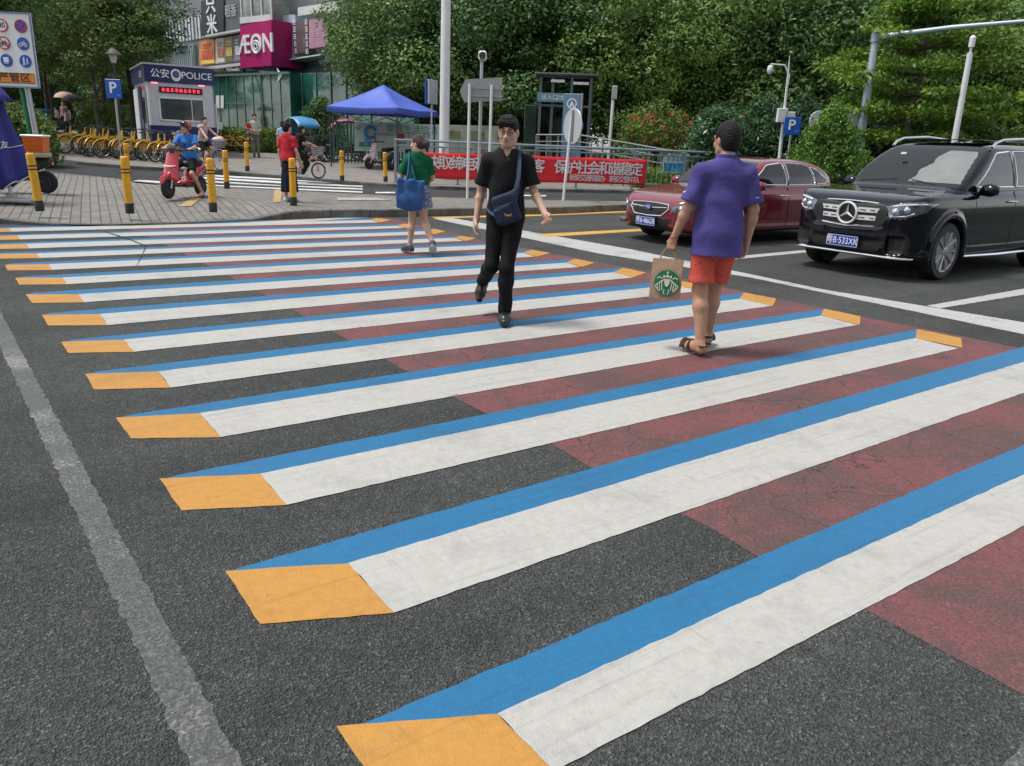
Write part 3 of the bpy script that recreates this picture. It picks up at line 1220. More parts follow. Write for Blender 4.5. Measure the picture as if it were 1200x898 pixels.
mb.m = fac.frame(0, 0, 1.92)
for u in (282, 294, 306, 317.5):
    sA, zA = fac.sz(u, -10, 1.92)
    sB, zB = fac.sz(u, 26, 1.92)
    mb.box((sA, (zA + zB) / 2, .03), (.1, zA - zB, .06))
sA, zA = fac.sz(282, 25, 1.92)
sB, zB = fac.sz(318, 20, 1.92)
mb.box(((sA + sB) / 2, (zA + zB) / 2, .03), (sB - sA, .35, .07))
mb.build('mullion', M_LEDGE, mall, None)
# magenta cube
slab(fac, Q(281.3, 31, 318, 80, -8, -3), .3, 2.3, 'magenta_cube', M_MAG, mall)
s_, z_ = fac.sz(299.5, 52.5, 2.63)
text('ÆON', 1.55, fac.frame(s_, z_, 2.62), M_SIGNWHITE, mall, 'lettering', .05, .012, xs=.98)
mb = MB()
mb.m = fac.frame(s_, z_, 2.62)
mb.torus((.08, -.14, .04), .36, .06, 20, 6)
mb.torus((.05, -.10, .04), .17, .05, 16, 6)
mb.build('emblem', M_SIGNWHITE, mall)
# posters
for i, (q, c1, c2, c3) in enumerate(((Q(233.5, 48.5, 250.5, 76.5, -2.5, -2), (.62, .28, .10), (.55, .10, .05), (.78, .55, .15)),
                                 (Q(252.5, 45.5, 262, 74.5, -1.2, -1), (.55, .53, .50), (.45, .18, .14), (.60, .58, .55)),
                                 (Q(262.5, 44, 272.5, 73.5, -1.4, -1.2), (.25, .20, .12), (.55, .42, .12), (.16, .14, .11)),
                                 (Q(273.5, 42, 281, 72.5, -1.2, -1), (.20, .19, .24), (.5, .5, .52), (.24, .22, .28)))):
    p = slab(fac, q, .1, .15, 'poster', mat('poster_%s' % 'abcd'[i], c1, .5, var=.35, vscale=1.5), mall)
    (sa, za), (sb, zb), (sc, zc), (sd, zd) = fac.quad(q, .26)
    mb = MB()
    mb.m = fac.frame(0, 0, .255)
    w, h = sb - sa, za - zd
    mb.box((sa + w * .5, zd + h * .42, .01), (w * .7, h * .34, .02))
    mb.box((sa + w * .5, zd + h * .82, .01), (w * .6, h * .07, .02))
    mb.box((sa + w * .45, zd + h * .71, .01), (w * .45, h * .05, .02))
    mb.build('picture', mat('poster_pic_%s' % 'abcd'[i], c2, .5, var=.4, vscale=3), p, None)
    mb = MB()
    mb.m = fac.frame(0, 0, .255)
    mb.box((sa + w * .5, zd + h * .12, .01), (w * .9, h * .14, .02))
    mb.build('caption_band', mat('poster_band_%s' % 'abcd'[i], c3, .5), p, None)
# ledges
for q, w, th in ((Q(216, 81.5, 283, 85, -8, -8), .1, 1.2), (Q(240, 41.5, 281.5, 43.5, -7.6, -7.4), .1, .5), (Q(186, 56, 216, 58, -4.5, -4.5), .25, .3),
                 (Q(333, 70, 376, 71.5, -6.8, -6.6), .1, 1.2)):
    slab(fac, q, w, th, 'ledge', M_LEDGE, mall)
s_, z_ = fac.sz(273, 81.5, 1.35)
slab(fac, Q(262, 80, 284, 86, -2, -2), 1.0, .25, 'signboard', M_DARK, mall)
s_, z_ = fac.sz(273, 81.6, 1.27)
text('McDonald\'s', .34, fac.frame(s_, z_, 1.27), M_SIGNWHITE, mall, 'lettering', .01)
slab(fac, Q(331, 18, 346, 69, -1, -1), .1, 1.0, 'column', mat('pale_blue_panel', (.42, .52, .58), .4, var=.08, vscale=1), mall)
slab(fac, Q(343, 27, 361, 64, -3, -3), 1.0, .3, 'poster', mat('brown_poster', (.14, .10, .11), .45, var=.4, vscale=2), mall)
for k, u in enumerate((345.2, 359)):
    s_, z_ = fac.sz(u, 43, 1.33)
    strokes(5, .38, fac.frame(s_, z_, 1.31), M_SIGNWHITE, mall, True, k)
slab(fac, Q(362, 23.5, 384, 57, -3.5, -3), 1.0, .3, 'poster', mat('pink_poster', (.50, .28, .38), .45, var=.12, vscale=1), mall)
s_, z_ = fac.sz(372, 39, 1.33)
strokes(3, .45, fac.frame(s_, z_, 1.31), mat('pale_pink', (.62, .45, .52), .5), mall)
slab(fac, Q(349, 9, 398, 19, -8, -8), .1, 3.0, 'canopy', mat('canopy_panels', (.60, .64, .60), .5, var=.1, vscale=1), mall)
# green glass ground floor: a block standing in front of the wall
mb = MB()
gw = 3.2
sa, zt = fac.sz(246, 88, gw)
sb, zt2 = fac.sz(339, 78.5, gw)
mb.m = fac.frame(0, 0, 0)
zb = terrain(A_.x, A_.y) + .1
mb.box(((sa + sb) / 2, (zt + zb) / 2, gw / 2), (sb - sa, zt - zb, gw))
mb.box(((sb + s1) / 2, (zt + zb) / 2, gw / 2 - .4), (s1 - sb, zt - zb, gw - .8))
glassb = mb.build('glass_wall', M_GLASSG, mall, None)
mb = MB()
mb.m = fac.frame(0, 0, gw)
for i in range(10):
    s = sa + (sb - sa) * i / 9
    mb.box((s, (zt + zb) / 2, .02), (.05, zt - zb, .04))
mb.box(((sa + sb) / 2, zt - .05, .05), (sb - sa + .2, .12, .14))
mb.box(((sa + sb) / 2, (zt + zb) / 2 + .2, .02), (sb - sa, .03, .03))
for i in range(8):
    s = sb + .1 + (s1 - sb) * i / 7
    mb.box((s, (zt + zb) / 2, -.76), (.09, zt - zb, .06))
mb.build('mullion', mat('green_frame', (.10, .20, .17), .35), glassb, None)
s_, z_ = fac.sz(327.5, 88, gw + .05)
mb = MB()
mb.m = fac.frame(s_, z_, gw + .03)
mb.prism([(-.25, .4), (.3, 0), (-.25, -.4), (-.12, 0)], .02)
mb.build('arrow_sign', M_SIGNWHITE, glassb, None)
for q in (Q(253, 112, 257, 127, 0, 0), Q(258.5, 112, 262, 127, 0, 0)):
    slab(fac, q, gw + .03, .02, 'notice', M_SIGNWHITE, mall)

# far pale building on the upper right
hb = thing('office_block', 'pale office block with dark windows peeking over the trees at top right', 'building', stand(1130, 78, 0))
mb = MB()
mb.box((3, 4, 9.5), (14, 8, 19))
hbw = mb.build('wall', mat('pale_render', (.56, .56, .56), .7, var=.05, vscale=.5), hb, None)
for i in range(5):
    mb = MB()
    mb.box((-2.4 + i * 2.7, -.02, 13.2), (1.3, .1, 8.4))
    w = mb.build('window', mat('dark_window', (.04, .05, .06), .1), hb, None)
    mb = MB()
    for k in range(4):
        mb.box((-2.4 + i * 2.7, -.09, 9.6 + k * 2.3), (1.3, .06, .12))
    mb.box((-2.4 + i * 2.7, -.09, 13.2), (.08, .06, 8.4))
    mb.build('window_frame', M_WHITEP, w, None)
# low far buildings glimpsed on the left beneath the trees
for i, (u, y, w, h, c, lb) in enumerate(((70, 78, 14, 7, (.26, .26, .26), 'grey building glimpsed between tree trunks beyond the bikes'),
                                      (-40, 70, 16, 9, (.22, .23, .25), 'dark building beyond the trees at the far left'),
                                      (140, 88, 12, 9, (.40, .40, .38), 'pale building far behind the olive-green trees'))):
    b = thing('street_building', lb, 'building', stand(u, y, 0))
    mb = MB()
    mb.box((0, 3, h / 2), (w, 6, h))
    mb.build('wall', mat('wall_tone_%s' % 'abc'[i], c, .7, var=.15, vscale=.6), b, None)
    for k in range(4):
        mb = MB()
        mb.box((-w * .36 + k * w * .24, -.03, 1.6), (w * .17, .1, 2.2))
        mb.build('shop_window', mat('dim_shop_window', (.09, .12, .14), .15, var=.5, vscale=1), b, None)
    mb = MB()
    mb.box((0, -.25, 3.1), (w, .5, .5))
    mb.build('fascia', mat('fascia_%s' % 'abc'[i], [(.05, .20, .40), (.30, .08, .06), (.30, .28, .10)][i], .5), b, None)

# -- police booth ---------------------------------------------------------------
M_NAVY = mat('navy_panel', (.012, .018, .10), .35, var=.05, vscale=2)
M_BOOTHW = mat('silver_panel', (.55, .57, .60), .35, metal=.15, var=.05, vscale=2)
pb_loc = stand(178, 31, .1)
pa = R(31)
booth = thing('police_booth', 'blue and silver street police booth with a red LED strip', 'booth', pb_loc, pa)
W_, L_, H_ = 2.42, 4.4, 3.3


def rbox(x0, x1, y0, y1, z0, z1, r, n=5):
    """vertical-edged box with rounded corners"""
    rings = []
    pts = []
    for cx, cy, a0 in ((x1 - r, y1 - r, 0), (x0 + r, y1 - r, 90), (x0 + r, y0 + r, 180), (x1 - r, y0 + r, 270)):
        for k in range(n + 1):
            a = R(a0 + 90 * k / n)
            pts.append((cx + r * math.cos(a), cy + r * math.sin(a)))
    m = MB()
    m.prism(pts, z1 - z0, Matrix.Translation((0, 0, z0)))
    return m


rbox(0, W_, 0, L_, .05, 2.68, .14).build('body', M_BOOTHW, booth, 40)
rbox(-.015, W_ + .015, -.015, L_ + .015, .12, 1.12, .15).build('lower_panel', M_NAVY, booth, 40)
rbox(-.06, W_ + .06, -.06, L_ + .06, 2.68, 3.28, .05).build('header', M_NAVY, booth, 40)
rbox(-.1, W_ + .1, -.1, L_ + .1, 3.28, 3.34, .06).build('roof', M_STEEL, booth, 40)
rbox(-.03, W_ + .03, -.03, L_ + .03, 0, .08, .1).build('plinth', M_DARK, booth, 40)
BF = lambda x, z, w=0.0: frame((x, -w, z), (1, 0, 0), (0, 0, 1))
BS = lambda y, z, w=0.0: frame((-w, y, z), (0, -1, 0), (0, 0, 1))
text('公安', .34, BF(.50, 2.97, .07), M_SIGNWHITE, booth, 'lettering', .01, .01)
text('POLICE', .34, BF(1.80, 2.97, .07), M_SIGNWHITE, booth, 'lettering', .01, .008)
mb = MB()
mb.m = BF(1.06, 2.98, .06)
mb.prism([(.19 * math.cos(R(a)) * (1 if a < 180 else .92), .2 * math.sin(R(a)) - (.04 if a > 200 and a < 340 else 0)) for a in range(0, 360, 15)], .03)
em = mb.build('emblem', M_SIGNWHITE, booth, None)
mb = MB()
mb.m = BF(1.06, 2.99, .09)
mb.prism([(.12 * math.cos(R(a)), .13 * math.sin(R(a))) for a in range(0, 360, 20)], .012)
mb.build('shield', mat('police_blue', (.05, .06, .35), .4), em, None)
mb = MB()
mb.m = BF(1.06, 3.0, .103)
mb.prism([((.085 if k % 2 == 0 else .035) * math.sin(R(36 * k)), (.085 if k % 2 == 0 else .035) * math.cos(R(36 * k))) for k in range(10)], .008)
mb.build('star', M_SIGNRED, em, None)
mb = MB()
mb.m = BF(1.2, 2.42, 0)
mb.box((0, 0, .02), (1.55, .22, .05))
led = mb.build('led_display', M_INK, booth, None)
M_LED = mat('red_led', (1, .03, .06), .5, emit=1.6)
strokes(9, .145, BF(1.2, 2.42, .05), M_LED, led)
for x in (.28, 1.95):
    mb = MB()
    mb.box((x, -.09, 2.64), (.22, .08, .05), ch=.01)
    mb.build('warning_lamp', mat('pink_lamp', (.9, .25, .28), .4, emit=.8), booth)
# window with frame
mb = MB()
for c, s in (((1.2, -.02, 2.13), (1.66, .07, .06)), ((1.2, -.02, 1.32), (1.66, .07, .06)), ((.40, -.02, 1.725), (.06, .07, .87)), ((2.0, -.02, 1.725), (.06, .07, .87)), ((1.55, -.02, 1.725), (.03, .05, .8))):
    mb.box(c, s, ch=.012)
wf = mb.build('window', M_WHITEP, booth, 30)
mb = MB()
mb.box((1.2, -.006, 1.725), (1.56, .02, .8))
mb.build('pane', mat('booth_glass', (.045, .06, .06), .06, var=.7, vscale=1.3, coat=.4), wf, None)
# badge on the lower panel
mb = MB()
mb.m = BF(1.0, .78, .02)
mb.prism([(-.28, .18), (-.1, .12), (0, .2), (.1, .12), (.28, .18), (.2, -.1), (0, -.24), (-.2, -.1)], .012)
mb.build('badge', M_SIGNWHITE, booth, None)
# left side: door, window, white panel, header blocks
mb = MB()
mb.m = BS(.75, 1.2, 0)
mb.box((0, .1, .02), (.95, 2.2, .06), ch=.015)
dr = mb.build('door', mat('door_grey', (.28, .30, .34), .4), booth, 30)
mb = MB()
mb.m = BS(.75, 1.65, .05)
mb.box((0, 0, .005), (.6, .95, .02))
mb.build('pane', MATS['booth_glass'], dr, None)
mb = MB()
mb.m = BS(.75, 1.2, .06)
mb.rod((-.36, -.2, .05), (-.36, .15, .05), .015)
mb.build('handle', M_STEEL, dr)
for y, w, z0, z1, mt, nm in ((1.95, .9, .3, 2.55, M_NAVY, 'side_panel'), (3.3, 1.5, .35, 2.5, M_SIGNWHITE, 'notice_panel')):
    mb = MB()
    mb.m = BS(y, 0, .02)
    mb.box((0, (z0 + z1) / 2, .03), (w, z1 - z0, .05), ch=.01)
    mb.build(nm, mt, booth, 30)
strokes(3, .27, BS(1.0, 2.97, .07), M_SIGNWHITE, booth)
mb = MB()
mb.m = BS(.75, 2.45, .02)
mb.box((0, 0, .01), (.5, .16, .04))
mb.build('led_display', mat('dim_red_led', (.35, .02, .03), .5, emit=.4), booth, None)
# air conditioner on the right
mb = MB()
mb.box((W_ + .17, .8, 1.2), (.3, .7, .3), ch=.03)
mb.rod((W_ + .06, .2, .9), (W_ + .06, .2, 2.0), .04)
mb.build('air_conditioner', M_WHITEP, booth)

# -- blue canopy tent -----------------------------------------------------------
near = stand(466, 30.3, .12)
ex, ey = V((.93, -.367, 0)), V((.367, .93, 0))
tc_ = near - ex * 1.5 + ey * 1.5
tz = terrain(tc_.x, tc_.y) + .12
tent = thing('canopy_tent', 'blue pop-up canopy tent with thin dark legs', 'tent', (tc_.x, tc_.y, tz), math.atan2(ex.y, ex.x))
M_TENT = mat('blue_canopy_cloth', (.075, .13, .52), .55, var=.12, vscale=1.2, bump=.15, bscale=6)
HE = at_depth(466, 133.6, 30.3).z - tz
HP = at_depth(448, 99.5, 32.3).z - tz
mb = MB()
N = 12
vs, idx = [], {}
for i in range(-N, N + 1):
    for j in range(-N, N + 1):
        x, y = i / N, j / N
        q = max(abs(x), abs(y))
        d = min(abs(x), abs(y)) / max(q, 1e-6)
        z = (HE + .22) + (HP - HE - .22) * (1 - q) ** 1.0 - .16 * math.sin(math.pi * min(q, 1)) * (0.35 + .65 * (1 - d) ** .5) - .05 * (1 - d) * q
        idx[i, j] = len(vs)
        vs.append((x * 1.56, y * 1.56, z))
fs = [(idx[i, j], idx[i + 1, j], idx[i + 1, j + 1], idx[i, j + 1]) for i in range(-N, N) for j in range(-N, N)]
b = [(i, -N) for i in range(-N, N)] + [(N, j) for j in range(-N, N)] + [(i, N) for i in range(N, -N, -1)] + [(-N, j) for j in range(N, -N, -1)]
low = []
for i, j in b:
    x, y, z = vs[idx[i, j]]
    low.append(len(vs))
    vs.append((x * 1.012, y * 1.012, z - .22 - .015 * math.sin(i * 1.7 + j * 2.3)))
for k in range(len(b)):
    k2 = (k + 1) % len(b)
    fs.append((low[k], low[k2], idx[b[k2]], idx[b[k]]))
mb.add(vs, fs)
cn = mb.build('canopy', M_TENT, tent, 38)
sol = cn.modifiers.new('cloth_thickness', 'SOLIDIFY')
sol.thickness = .006
for sx in (-1, 1):
    for sy in (-1, 1):
        mb = MB()
        mb.box((sx * 1.48, sy * 1.48, HE / 2), (.045, .045, HE + .1))
        mb.box((sx * 1.48, sy * 1.48, .01), (.12, .12, .02))
        mb.build('leg', M_DARK, tent, None)
mb = MB()
for a in (-1, 1):
    for k in range(4):
        x0, x1 = -1.48 + k * .74, -1.48 + (k + 1) * .74
        mb.rod((x0, a * 1.48, HE - (.05 if k % 2 else .3)), (x1, a * 1.48, HE - (.3 if k % 2 else .05)), .014, 6)
        mb.rod((a * 1.48, x0, HE - (.05 if k % 2 else .3)), (a * 1.48, x1, HE - (.3 if k % 2 else .05)), .014, 6)
mb.build('truss', M_DARK, tent)

# -- green fence with pale posters ----------------------------------------------
FA, FB = stand(391, 33.0, .12), stand(600, 35.2, .12)
ff = Face(FA, FB)
fence = thing('panel_fence', 'green slatted fence carrying pale green recycling posters', 'fence', (0, 0, 0))
M_FGREEN = mat('fence_green', (.06, .12, .10), .5, var=.15, vscale=3)
Lf = ff.sz(604, 170)[0]
zA, zB = FA.z, FB.z
mb = MB()
zt = lambda s: (zA + (zB - zA) * s / Lf)
mb.m = ff.frame(0, 0, 0)
n = int(Lf / .14)
for i in range(n + 1):
    s = Lf * i / n
    mb.box((s, zt(s) + .85, 0), (.075, 1.62, .025))
mb.build('slats', M_FGREEN, fence, None)
mb = MB()
mb.m = ff.frame(0, 0, -.03)
for h in (.15, 1.62):
    mb.prism([(0, zt(0) + h - .03), (Lf, zt(Lf) + h - .03), (Lf, zt(Lf) + h + .03), (0, zt(0) + h + .03)], .02)
mb.build('rail', M_FGREEN, fence, None)
for k in range(5):
    s = Lf * k / 4
    mb = MB()
    mb.m = ff.frame(0, 0, -.03)
    mb.box((s, zt(s) + .85, -.02), (.07, 1.75, .07))
    mb.build('post', M_FGREEN, fence, None)
sA_, zA_ = ff.sz(415.5, 143.5, .05)
sB_, zB_ = ff.sz(516, 177, .05)
M_POST = mat('pale_green_poster', (.52, .62, .54), .45, var=.1, vscale=1.2)
for k, (a, b_) in enumerate(((415.5, 516), (526, 601))):
    q = [(a, 143.6 + (a - 415) * .025), (b_, 143.6 + (b_ - 415) * .025), (b_, 177.5 + (b_ - 415) * .02), (a, 177.0 + (a - 415) * .02)]
    p = slab(ff, q, .05, .03, 'poster', M_POST if k == 0 else mat('beige_poster', (.42, .44, .32), .5, var=.3, vscale=2), fence)
    if k == 0:
        def T_(s, u, v, sz, m, **kw):
            a_, z_ = ff.sz(u, v, .085)
            text(s, sz, ff.frame(a_, z_, .083), m, p, 'lettering', .003, **kw)
        MG = mat('poster_green', (.10, .30, .22), .5)
        T_('家庭生活垃圾', 483, 152.5, .36, MG, bold=.01, xs=1.0)
        for n_, u_, v_, z_, m_ in ((5, 491, 158.5, .2, MG), (8, 454, 157.5, .13, mat('poster_navy', (.06, .12, .22), .5))):
            a_, zz_ = ff.sz(u_, v_, .085)
            strokes(n_, z_, ff.frame(a_, zz_, .083), m_, p)
        a_, z_ = ff.sz(434, 155.5, .085)
        mb = MB()
        mb.m = ff.frame(a_, z_, .083)
        mb.torus((0, 0, .01), .22, .07, 20, 6, a0=20, a1=330)
        mb.build('emblem', mat('poster_blue', (.05, .25, .55), .5), p)
        a_, z_ = ff.sz(419.5, 149, .085)
        mb = MB()
        mb.m = ff.frame(a_, z_, .083)
        mb.torus((0, 0, .005), .09, .025, 6, 4)
        mb.build('emblem', MG, p)
        for u, v, w, h, c in ((424, 169, .22, .18, (.06, .3, .2)), (429, 167, .16, .32, (.12, .4, .5)), (433, 168.5, .2, .2, (.05, .25, .55)), (470, 160, .3, .22, (.5, .04, .05)), (427, 171.5, .5, .05, (.1, .35, .25))):
            a_, z_ = ff.sz(u, v, .085)
            mb = MB()
            mb.m = ff.frame(a_, z_, .083)
            mb.box((0, 0, .004), (w, h, .008), ch=.02)
            mb.build('picture', mat('pic_%d' % int(u), c, .5), p, None)
    else:
        for u, v, w, h, c in ((533, 158, .5, .3, (.2, .24, .10)), (560, 160, .6, .4, (.18, .22, .12)), (590, 160, .5, .3, (.22, .2, .1))):
            a_, z_ = ff.sz(u, v, .085)
            mb = MB()
            mb.m = ff.frame(a_, z_, .083)
            mb.box((0, 0, .004), (w, h, .008), ch=.02)
            mb.build('picture', mat('pic_%d' % int(u), c, .5, var=.3, vscale=4), p, None)
# small kiosk behind the fence
kl = stand(455, 39, .12)
kiosk = thing('kiosk', 'pale green kiosk behind the poster fence under the blue tent edge', 'kiosk', kl, -.05)
mb = MB()
mb.box((0, .8, 1.25), (2.5, 1.6, 2.5), ch=.03)
mb.build('wall', mat('kiosk_green', (.22, .45, .36), .5, var=.1, vscale=1), kiosk)
mb = MB()
mb.box((0, -.02, 1.9), (1.2, .06, .6))
mb.build('window', mat('kiosk_glass', (.35, .42, .40), .2), kiosk)
mb = MB()
mb.box((0, .8, 2.53), (2.7, 1.8, .08))
mb.build('roof', M_WHITEP, kiosk)

# -- street railing with the red banner -------------------------------------------
M_RAIL = mat('railing_blue_grey', (.24, .32, .37), .45, metal=.2, var=.1, vscale=5)
RA, RB, RC = gp(463.5, 214.8, .12), gp(757, 222.9, .12), gp(958, 226.6, .12)
rl = resample([RA, RB, RC], 41)
RH = 1.38
rail = thing('street_railing', 'blue-grey steel railing along the far kerb carrying the red banner', 'railing', rl[0])
L0 = rl[0].copy()
for i, p in enumerate(rl):
    if i % 5 == 0:
        mb = MB()
        mb.box(p - L0 + V((0, 0, RH / 2)), (.075, .075, RH), ch=.008)
        mb.box(p - L0 + V((0, 0, .012)), (.16, .16, .024))
        mb.build('post', M_RAIL, rail, None)
mb = MB()
for h, r in ((RH - .03, .038), (RH - .2, .026), (.2, .026)):
    mb.tube([p - L0 + V((0, 0, h)) for p in rl], r, 8)
mb.build('rail', M_RAIL, rail)
mb = MB()
L = [(b - a).length for a, b in zip(rl, rl[1:])]
for a, b in zip(rl, rl[1:]):
    k = max(1, int((b - a).length / .16))
    for j in range(k):
        p = a.lerp(b, (j + .5) / k) - L0
        mb.rod(p + V((0, 0, .2)), p + V((0, 0, RH - .2)), .011, 5)
mb.build('baluster', M_RAIL, rail)

RN = V(((RB - RA).y, -(RB - RA).x, 0)).normalized() * .075
bn = Face(RA.lerp(RB, .062) + RN, RB + RN)
M_BANNER = mat('banner_red', (.74, .020, .032), .55, var=.05, vscale=2)
banner = thing('street_banner', 'long red cloth banner with big white characters tied to the railing', 'banner', (0, 0, 0))
# cloth with slight sag and ripples
Lb = bn.sz(757.5, 200)[0]
t0, t1 = bn.sz(484, 177.6)[1], bn.sz(757.5, 187)[1]
b0, b1 = bn.sz(484, 208.6)[1], bn.sz(757.5, 217.4)[1]
mb = MB()
nS, nZ = 90, 8
rip = lambda s, q: .018 * math.sin(s * 2.1) + .012 * math.sin(s * 5.3 + q) * (1 - .4 * q)
edge = lambda s, q: (t0 + (t1 - t0) * s / Lb - .02 * abs(math.sin(s * 1.55))) * (1 - q) + (b0 + (b1 - b0) * s / Lb + .015 * math.sin(s * 1.2)) * q
vs = [(Lb * i / nS, edge(Lb * i / nS, j / nZ), rip(Lb * i / nS, j / nZ)) for j in range(nZ + 1) for i in range(nS + 1)]
fs = [(j * (nS + 1) + i, (j + 1) * (nS + 1) + i, (j + 1) * (nS + 1) + i + 1, j * (nS + 1) + i + 1) for j in range(nZ) for i in range(nS)]
mb.m = bn.frame(0, 0, 0)
mb.add(vs, fs)
cl = mb.build('cloth', M_BANNER, banner, 180)
so = cl.modifiers.new('cloth_thickness', 'SOLIDIFY')
so.thickness, so.offset = .006, -1
slope = math.atan2(t1 - t0, Lb)


def banner_text(s, u0, u1, v0, v1, size, bold, gap=None):
    a, za = bn.sz(u0, v0, .045)
    b_, zb = bn.sz(u1, v1, .045)
    n = len(s)
    for i, ch in enumerate(s):
        if ch == ' ':
            continue
        q = i / (n - 1)
        text(ch, size, bn.frame(a + (b_ - a) * q, za + (zb - za) * q, .036) @ Matrix.Rotation(slope, 4, 'Z'), M_SIGNWHITE, banner, 'character', .004, bold)


banner_text('坚决取缔电动车非法载客 保护社会和谐稳定', 493.5, 746.5, 191, 199.8, .47, .018)
banner_text('新安交通预联办 新安交警中队', 671, 746, 208.6, 211.6, .24, 0)

# -- bollards --------------------------------------------------------------------
M_BYEL = mat('bollard_yellow', (.74, .37, .02), .45, var=.12, vscale=9)
bol = thing('bollard', 'yellow bollard', 'bollard')
mb = MB()
mb.lathe([(.066, .16), (.066, .84), (.066, .895), (.060, .915), (.045, .925)], 18)
mb.build('body', M_BYEL, bol, 40)
mb = MB()
mb.lathe([(.070, 0), (.070, .165), (.066, .17)], 18)
mb.build('base', M_BLACK, bol, 40)
for z in (.655, .71):
    mb = MB()
    mb.lathe([(.0665, z), (.0685, z + .004), (.0685, z + .018), (.0665, z + .022)], 18)
    mb.build('band', M_BLACK, bol, 40)
BP = [((47, 247.5), 'yellow bollard beside the navy folded parasol'), ((152.5, 250), 'yellow bollard left of the red scooter'),
      ((250, 248.5), 'yellow bollard just right of the red scooter'), ((344, 241), 'yellow bollard directly in front of the woman in red'),
      ((266, 221), 'yellow bollard behind the scooter beside the zebra crossing'), ((401, 212), 'yellow bollard in front of the green slatted fence'),
      ((452, 213), 'yellow bollard just left of the woman with the blue bag'), ((290, 200.5), 'yellow bollard beyond the zebra crossing, farthest back'),
      (None, 'yellow bollard half hidden behind the one left of the scooter')]
for i, (p, lb) in enumerate(BP):
    loc = gp(*p, .15) if p else stand(146.5, 23.0, .1)
    o = bol if i == 0 else copy_tree(bol)
    o.location, o['label'], o['group'] = loc, lb, 'yellow bollards round the crossing'
    o.rotation_euler = (R([-1, 2, 0, 1, -1, 0, 1, 0, 1][i]), R([3, 1.5, 1, 0, 0, 0, 1, 0, 0][i]) * -1, i)


# -- poles and signs ----------------------------------------------------------------
def pole(mb, base, h, r0, r1=None, lean=(0, 0)):
    mb.tube([base, V(base) + V((lean[0] * .5, lean[1] * .5, h * .5)), V(base) + V((lean[0], lean[1], h))], [r0, (r0 + (r1 or r0)) / 2, r1 or r0], 14)


# arrow board seen from behind
loc = gp(548, 232.5, .15)
sg = thing('direction_sign', 'grey back of an arrow-shaped direction board on two white posts', 'sign', loc, 0)
q = [at_depth(u, v, loc.y) - loc for u, v in ((539, 107.5), (545.5, 93.5), (589, 91), (587.5, 118.5), (544.5, 120.2))]
mb = MB()
mb.prism([(p.x, p.z) for p in q], .03, frame((0, -.05, 0), (1, 0, 0), (0, 0, 1)))
mb.build('board', mat('sign_back_grey', (.36, .38, .39), .45, metal=.3, var=.06, vscale=4), sg, None)
mb = MB()
cx = sum(p.x for p in q) / 5
mb.box((q[2].x * .5 + q[1].x * .5 + .05, -.10, q[1].z - .18), (q[2].x - q[1].x - .06, .02, .04))
mb.box((q[2].x * .5 + q[1].x * .5 + .05, -.10, q[4].z + .16), (q[2].x - q[1].x - .06, .02, .04))
mb.build('brace', M_STEEL, sg, None)
px2 = at_depth(575, 150, loc.y).x - loc.x
for x in (0, px2):
    mb = MB()
    pole(mb, (x, -.14, 0), q[1].z - .1, .034)
    mb.build('post', M_WHITEP, sg)
# camera pole between them
cp = gp(560.5, 231.5, .15)
ct = at_depth(562, 72, cp.y).z - cp.z
cam_p = thing('camera_pole', 'slim grey pole with a boxy white traffic camera on top', 'camera pole', cp)
mb = MB()
pole(mb, (0, 0, 0), ct, .045, .04)
mb.lathe([(.12, 0), (.12, .02), (.05, .03)], 14)
mb.build('pole', M_STEEL, cam_p)
mb = MB()
mb.box((.02, -.03, ct + .12), (.2, .32, .22), ch=.04)
hd = mb.build('camera', M_WHITEP, cam_p)
mb = MB()
mb.lathe([(.075, 0), (.085, .02), (.07, .035), (.03, .03)], 16, (.02, -.19, ct + .12), Matrix.Rotation(R(90), 3, 'X'))
mb.build('lens', M_DARK, hd)
# round sign seen from behind
loc = gp(660, 235.5, .15)
rs = thing('round_sign', 'back of an oval-looking round road sign on a white post', 'sign', loc, 0)
zt_ = at_depth(667.5, 130, loc.y).z - loc.z
zc = at_depth(667.5, 148, loc.y).z - loc.z
mb = MB()
pole(mb, (0, 0, 0), zt_ - .1, .036, .036, (.10, 0))
mb.build('post', M_WHITEP, rs)
mb = MB()
rotd = Matrix.Rotation(R(-62), 3, 'Z') @ Matrix.Rotation(R(90), 3, 'X')
mb.lathe([(.43, -.012), (.44, 0), (.43, .012)], 32, (.13, -.05, zc), rotd)
ds = mb.build('disc', mat('disc_back', (.50, .52, .53), .4, metal=.2), rs, 30)
mb = MB()
mb.box((.11, -.10, zc), (.05, .03, .75))
mb.build('brace', M_STEEL, rs)
# thick white lamp post
loc = stand(520.5, 29, .12)
lp = thing('lamp_post', 'thick white street pole running out of the top of the picture', 'pole', loc)
mb = MB()
pole(mb, (0, 0, 0), 10, .185, .15)
mb.lathe([(.3, 0), (.3, .03), (.2, .05)], 20)
mb.build('pole', M_WHITEP, lp)
mb = MB()
mb.box((0, -.18, 1.0), (.12, .03, .3), ch=.01)
mb.build('hatch', M_STEEL, lp)
# blue sign on a thin post left of it
loc = stand(505.5, 28, .12)
bsn = thing('bus_sign', 'narrow blue sign seen nearly edge-on beside the thick white pole', 'sign', loc, R(62))
zt_, zb_ = at_depth(505, 93, 28).z - loc.z, at_depth(505, 123, 28).z - loc.z
mb = MB()
pole(mb, (0, 0, 0), zt_, .03)
mb.build('post', M_STEEL, bsn)
mb = MB()
mb.box((0, .05, (zt_ + zb_) / 2), (.62, .05, zt_ - zb_), ch=.01)
pn = mb.build('panel', M_SIGNBLUE, bsn)
mb = MB()
mb.box((0, -.03, (zt_ + zb_) / 2), (.5, .09, zt_ - zb_ - .06), ch=.01)
mb.build('panel_back', M_STEEL, bsn)
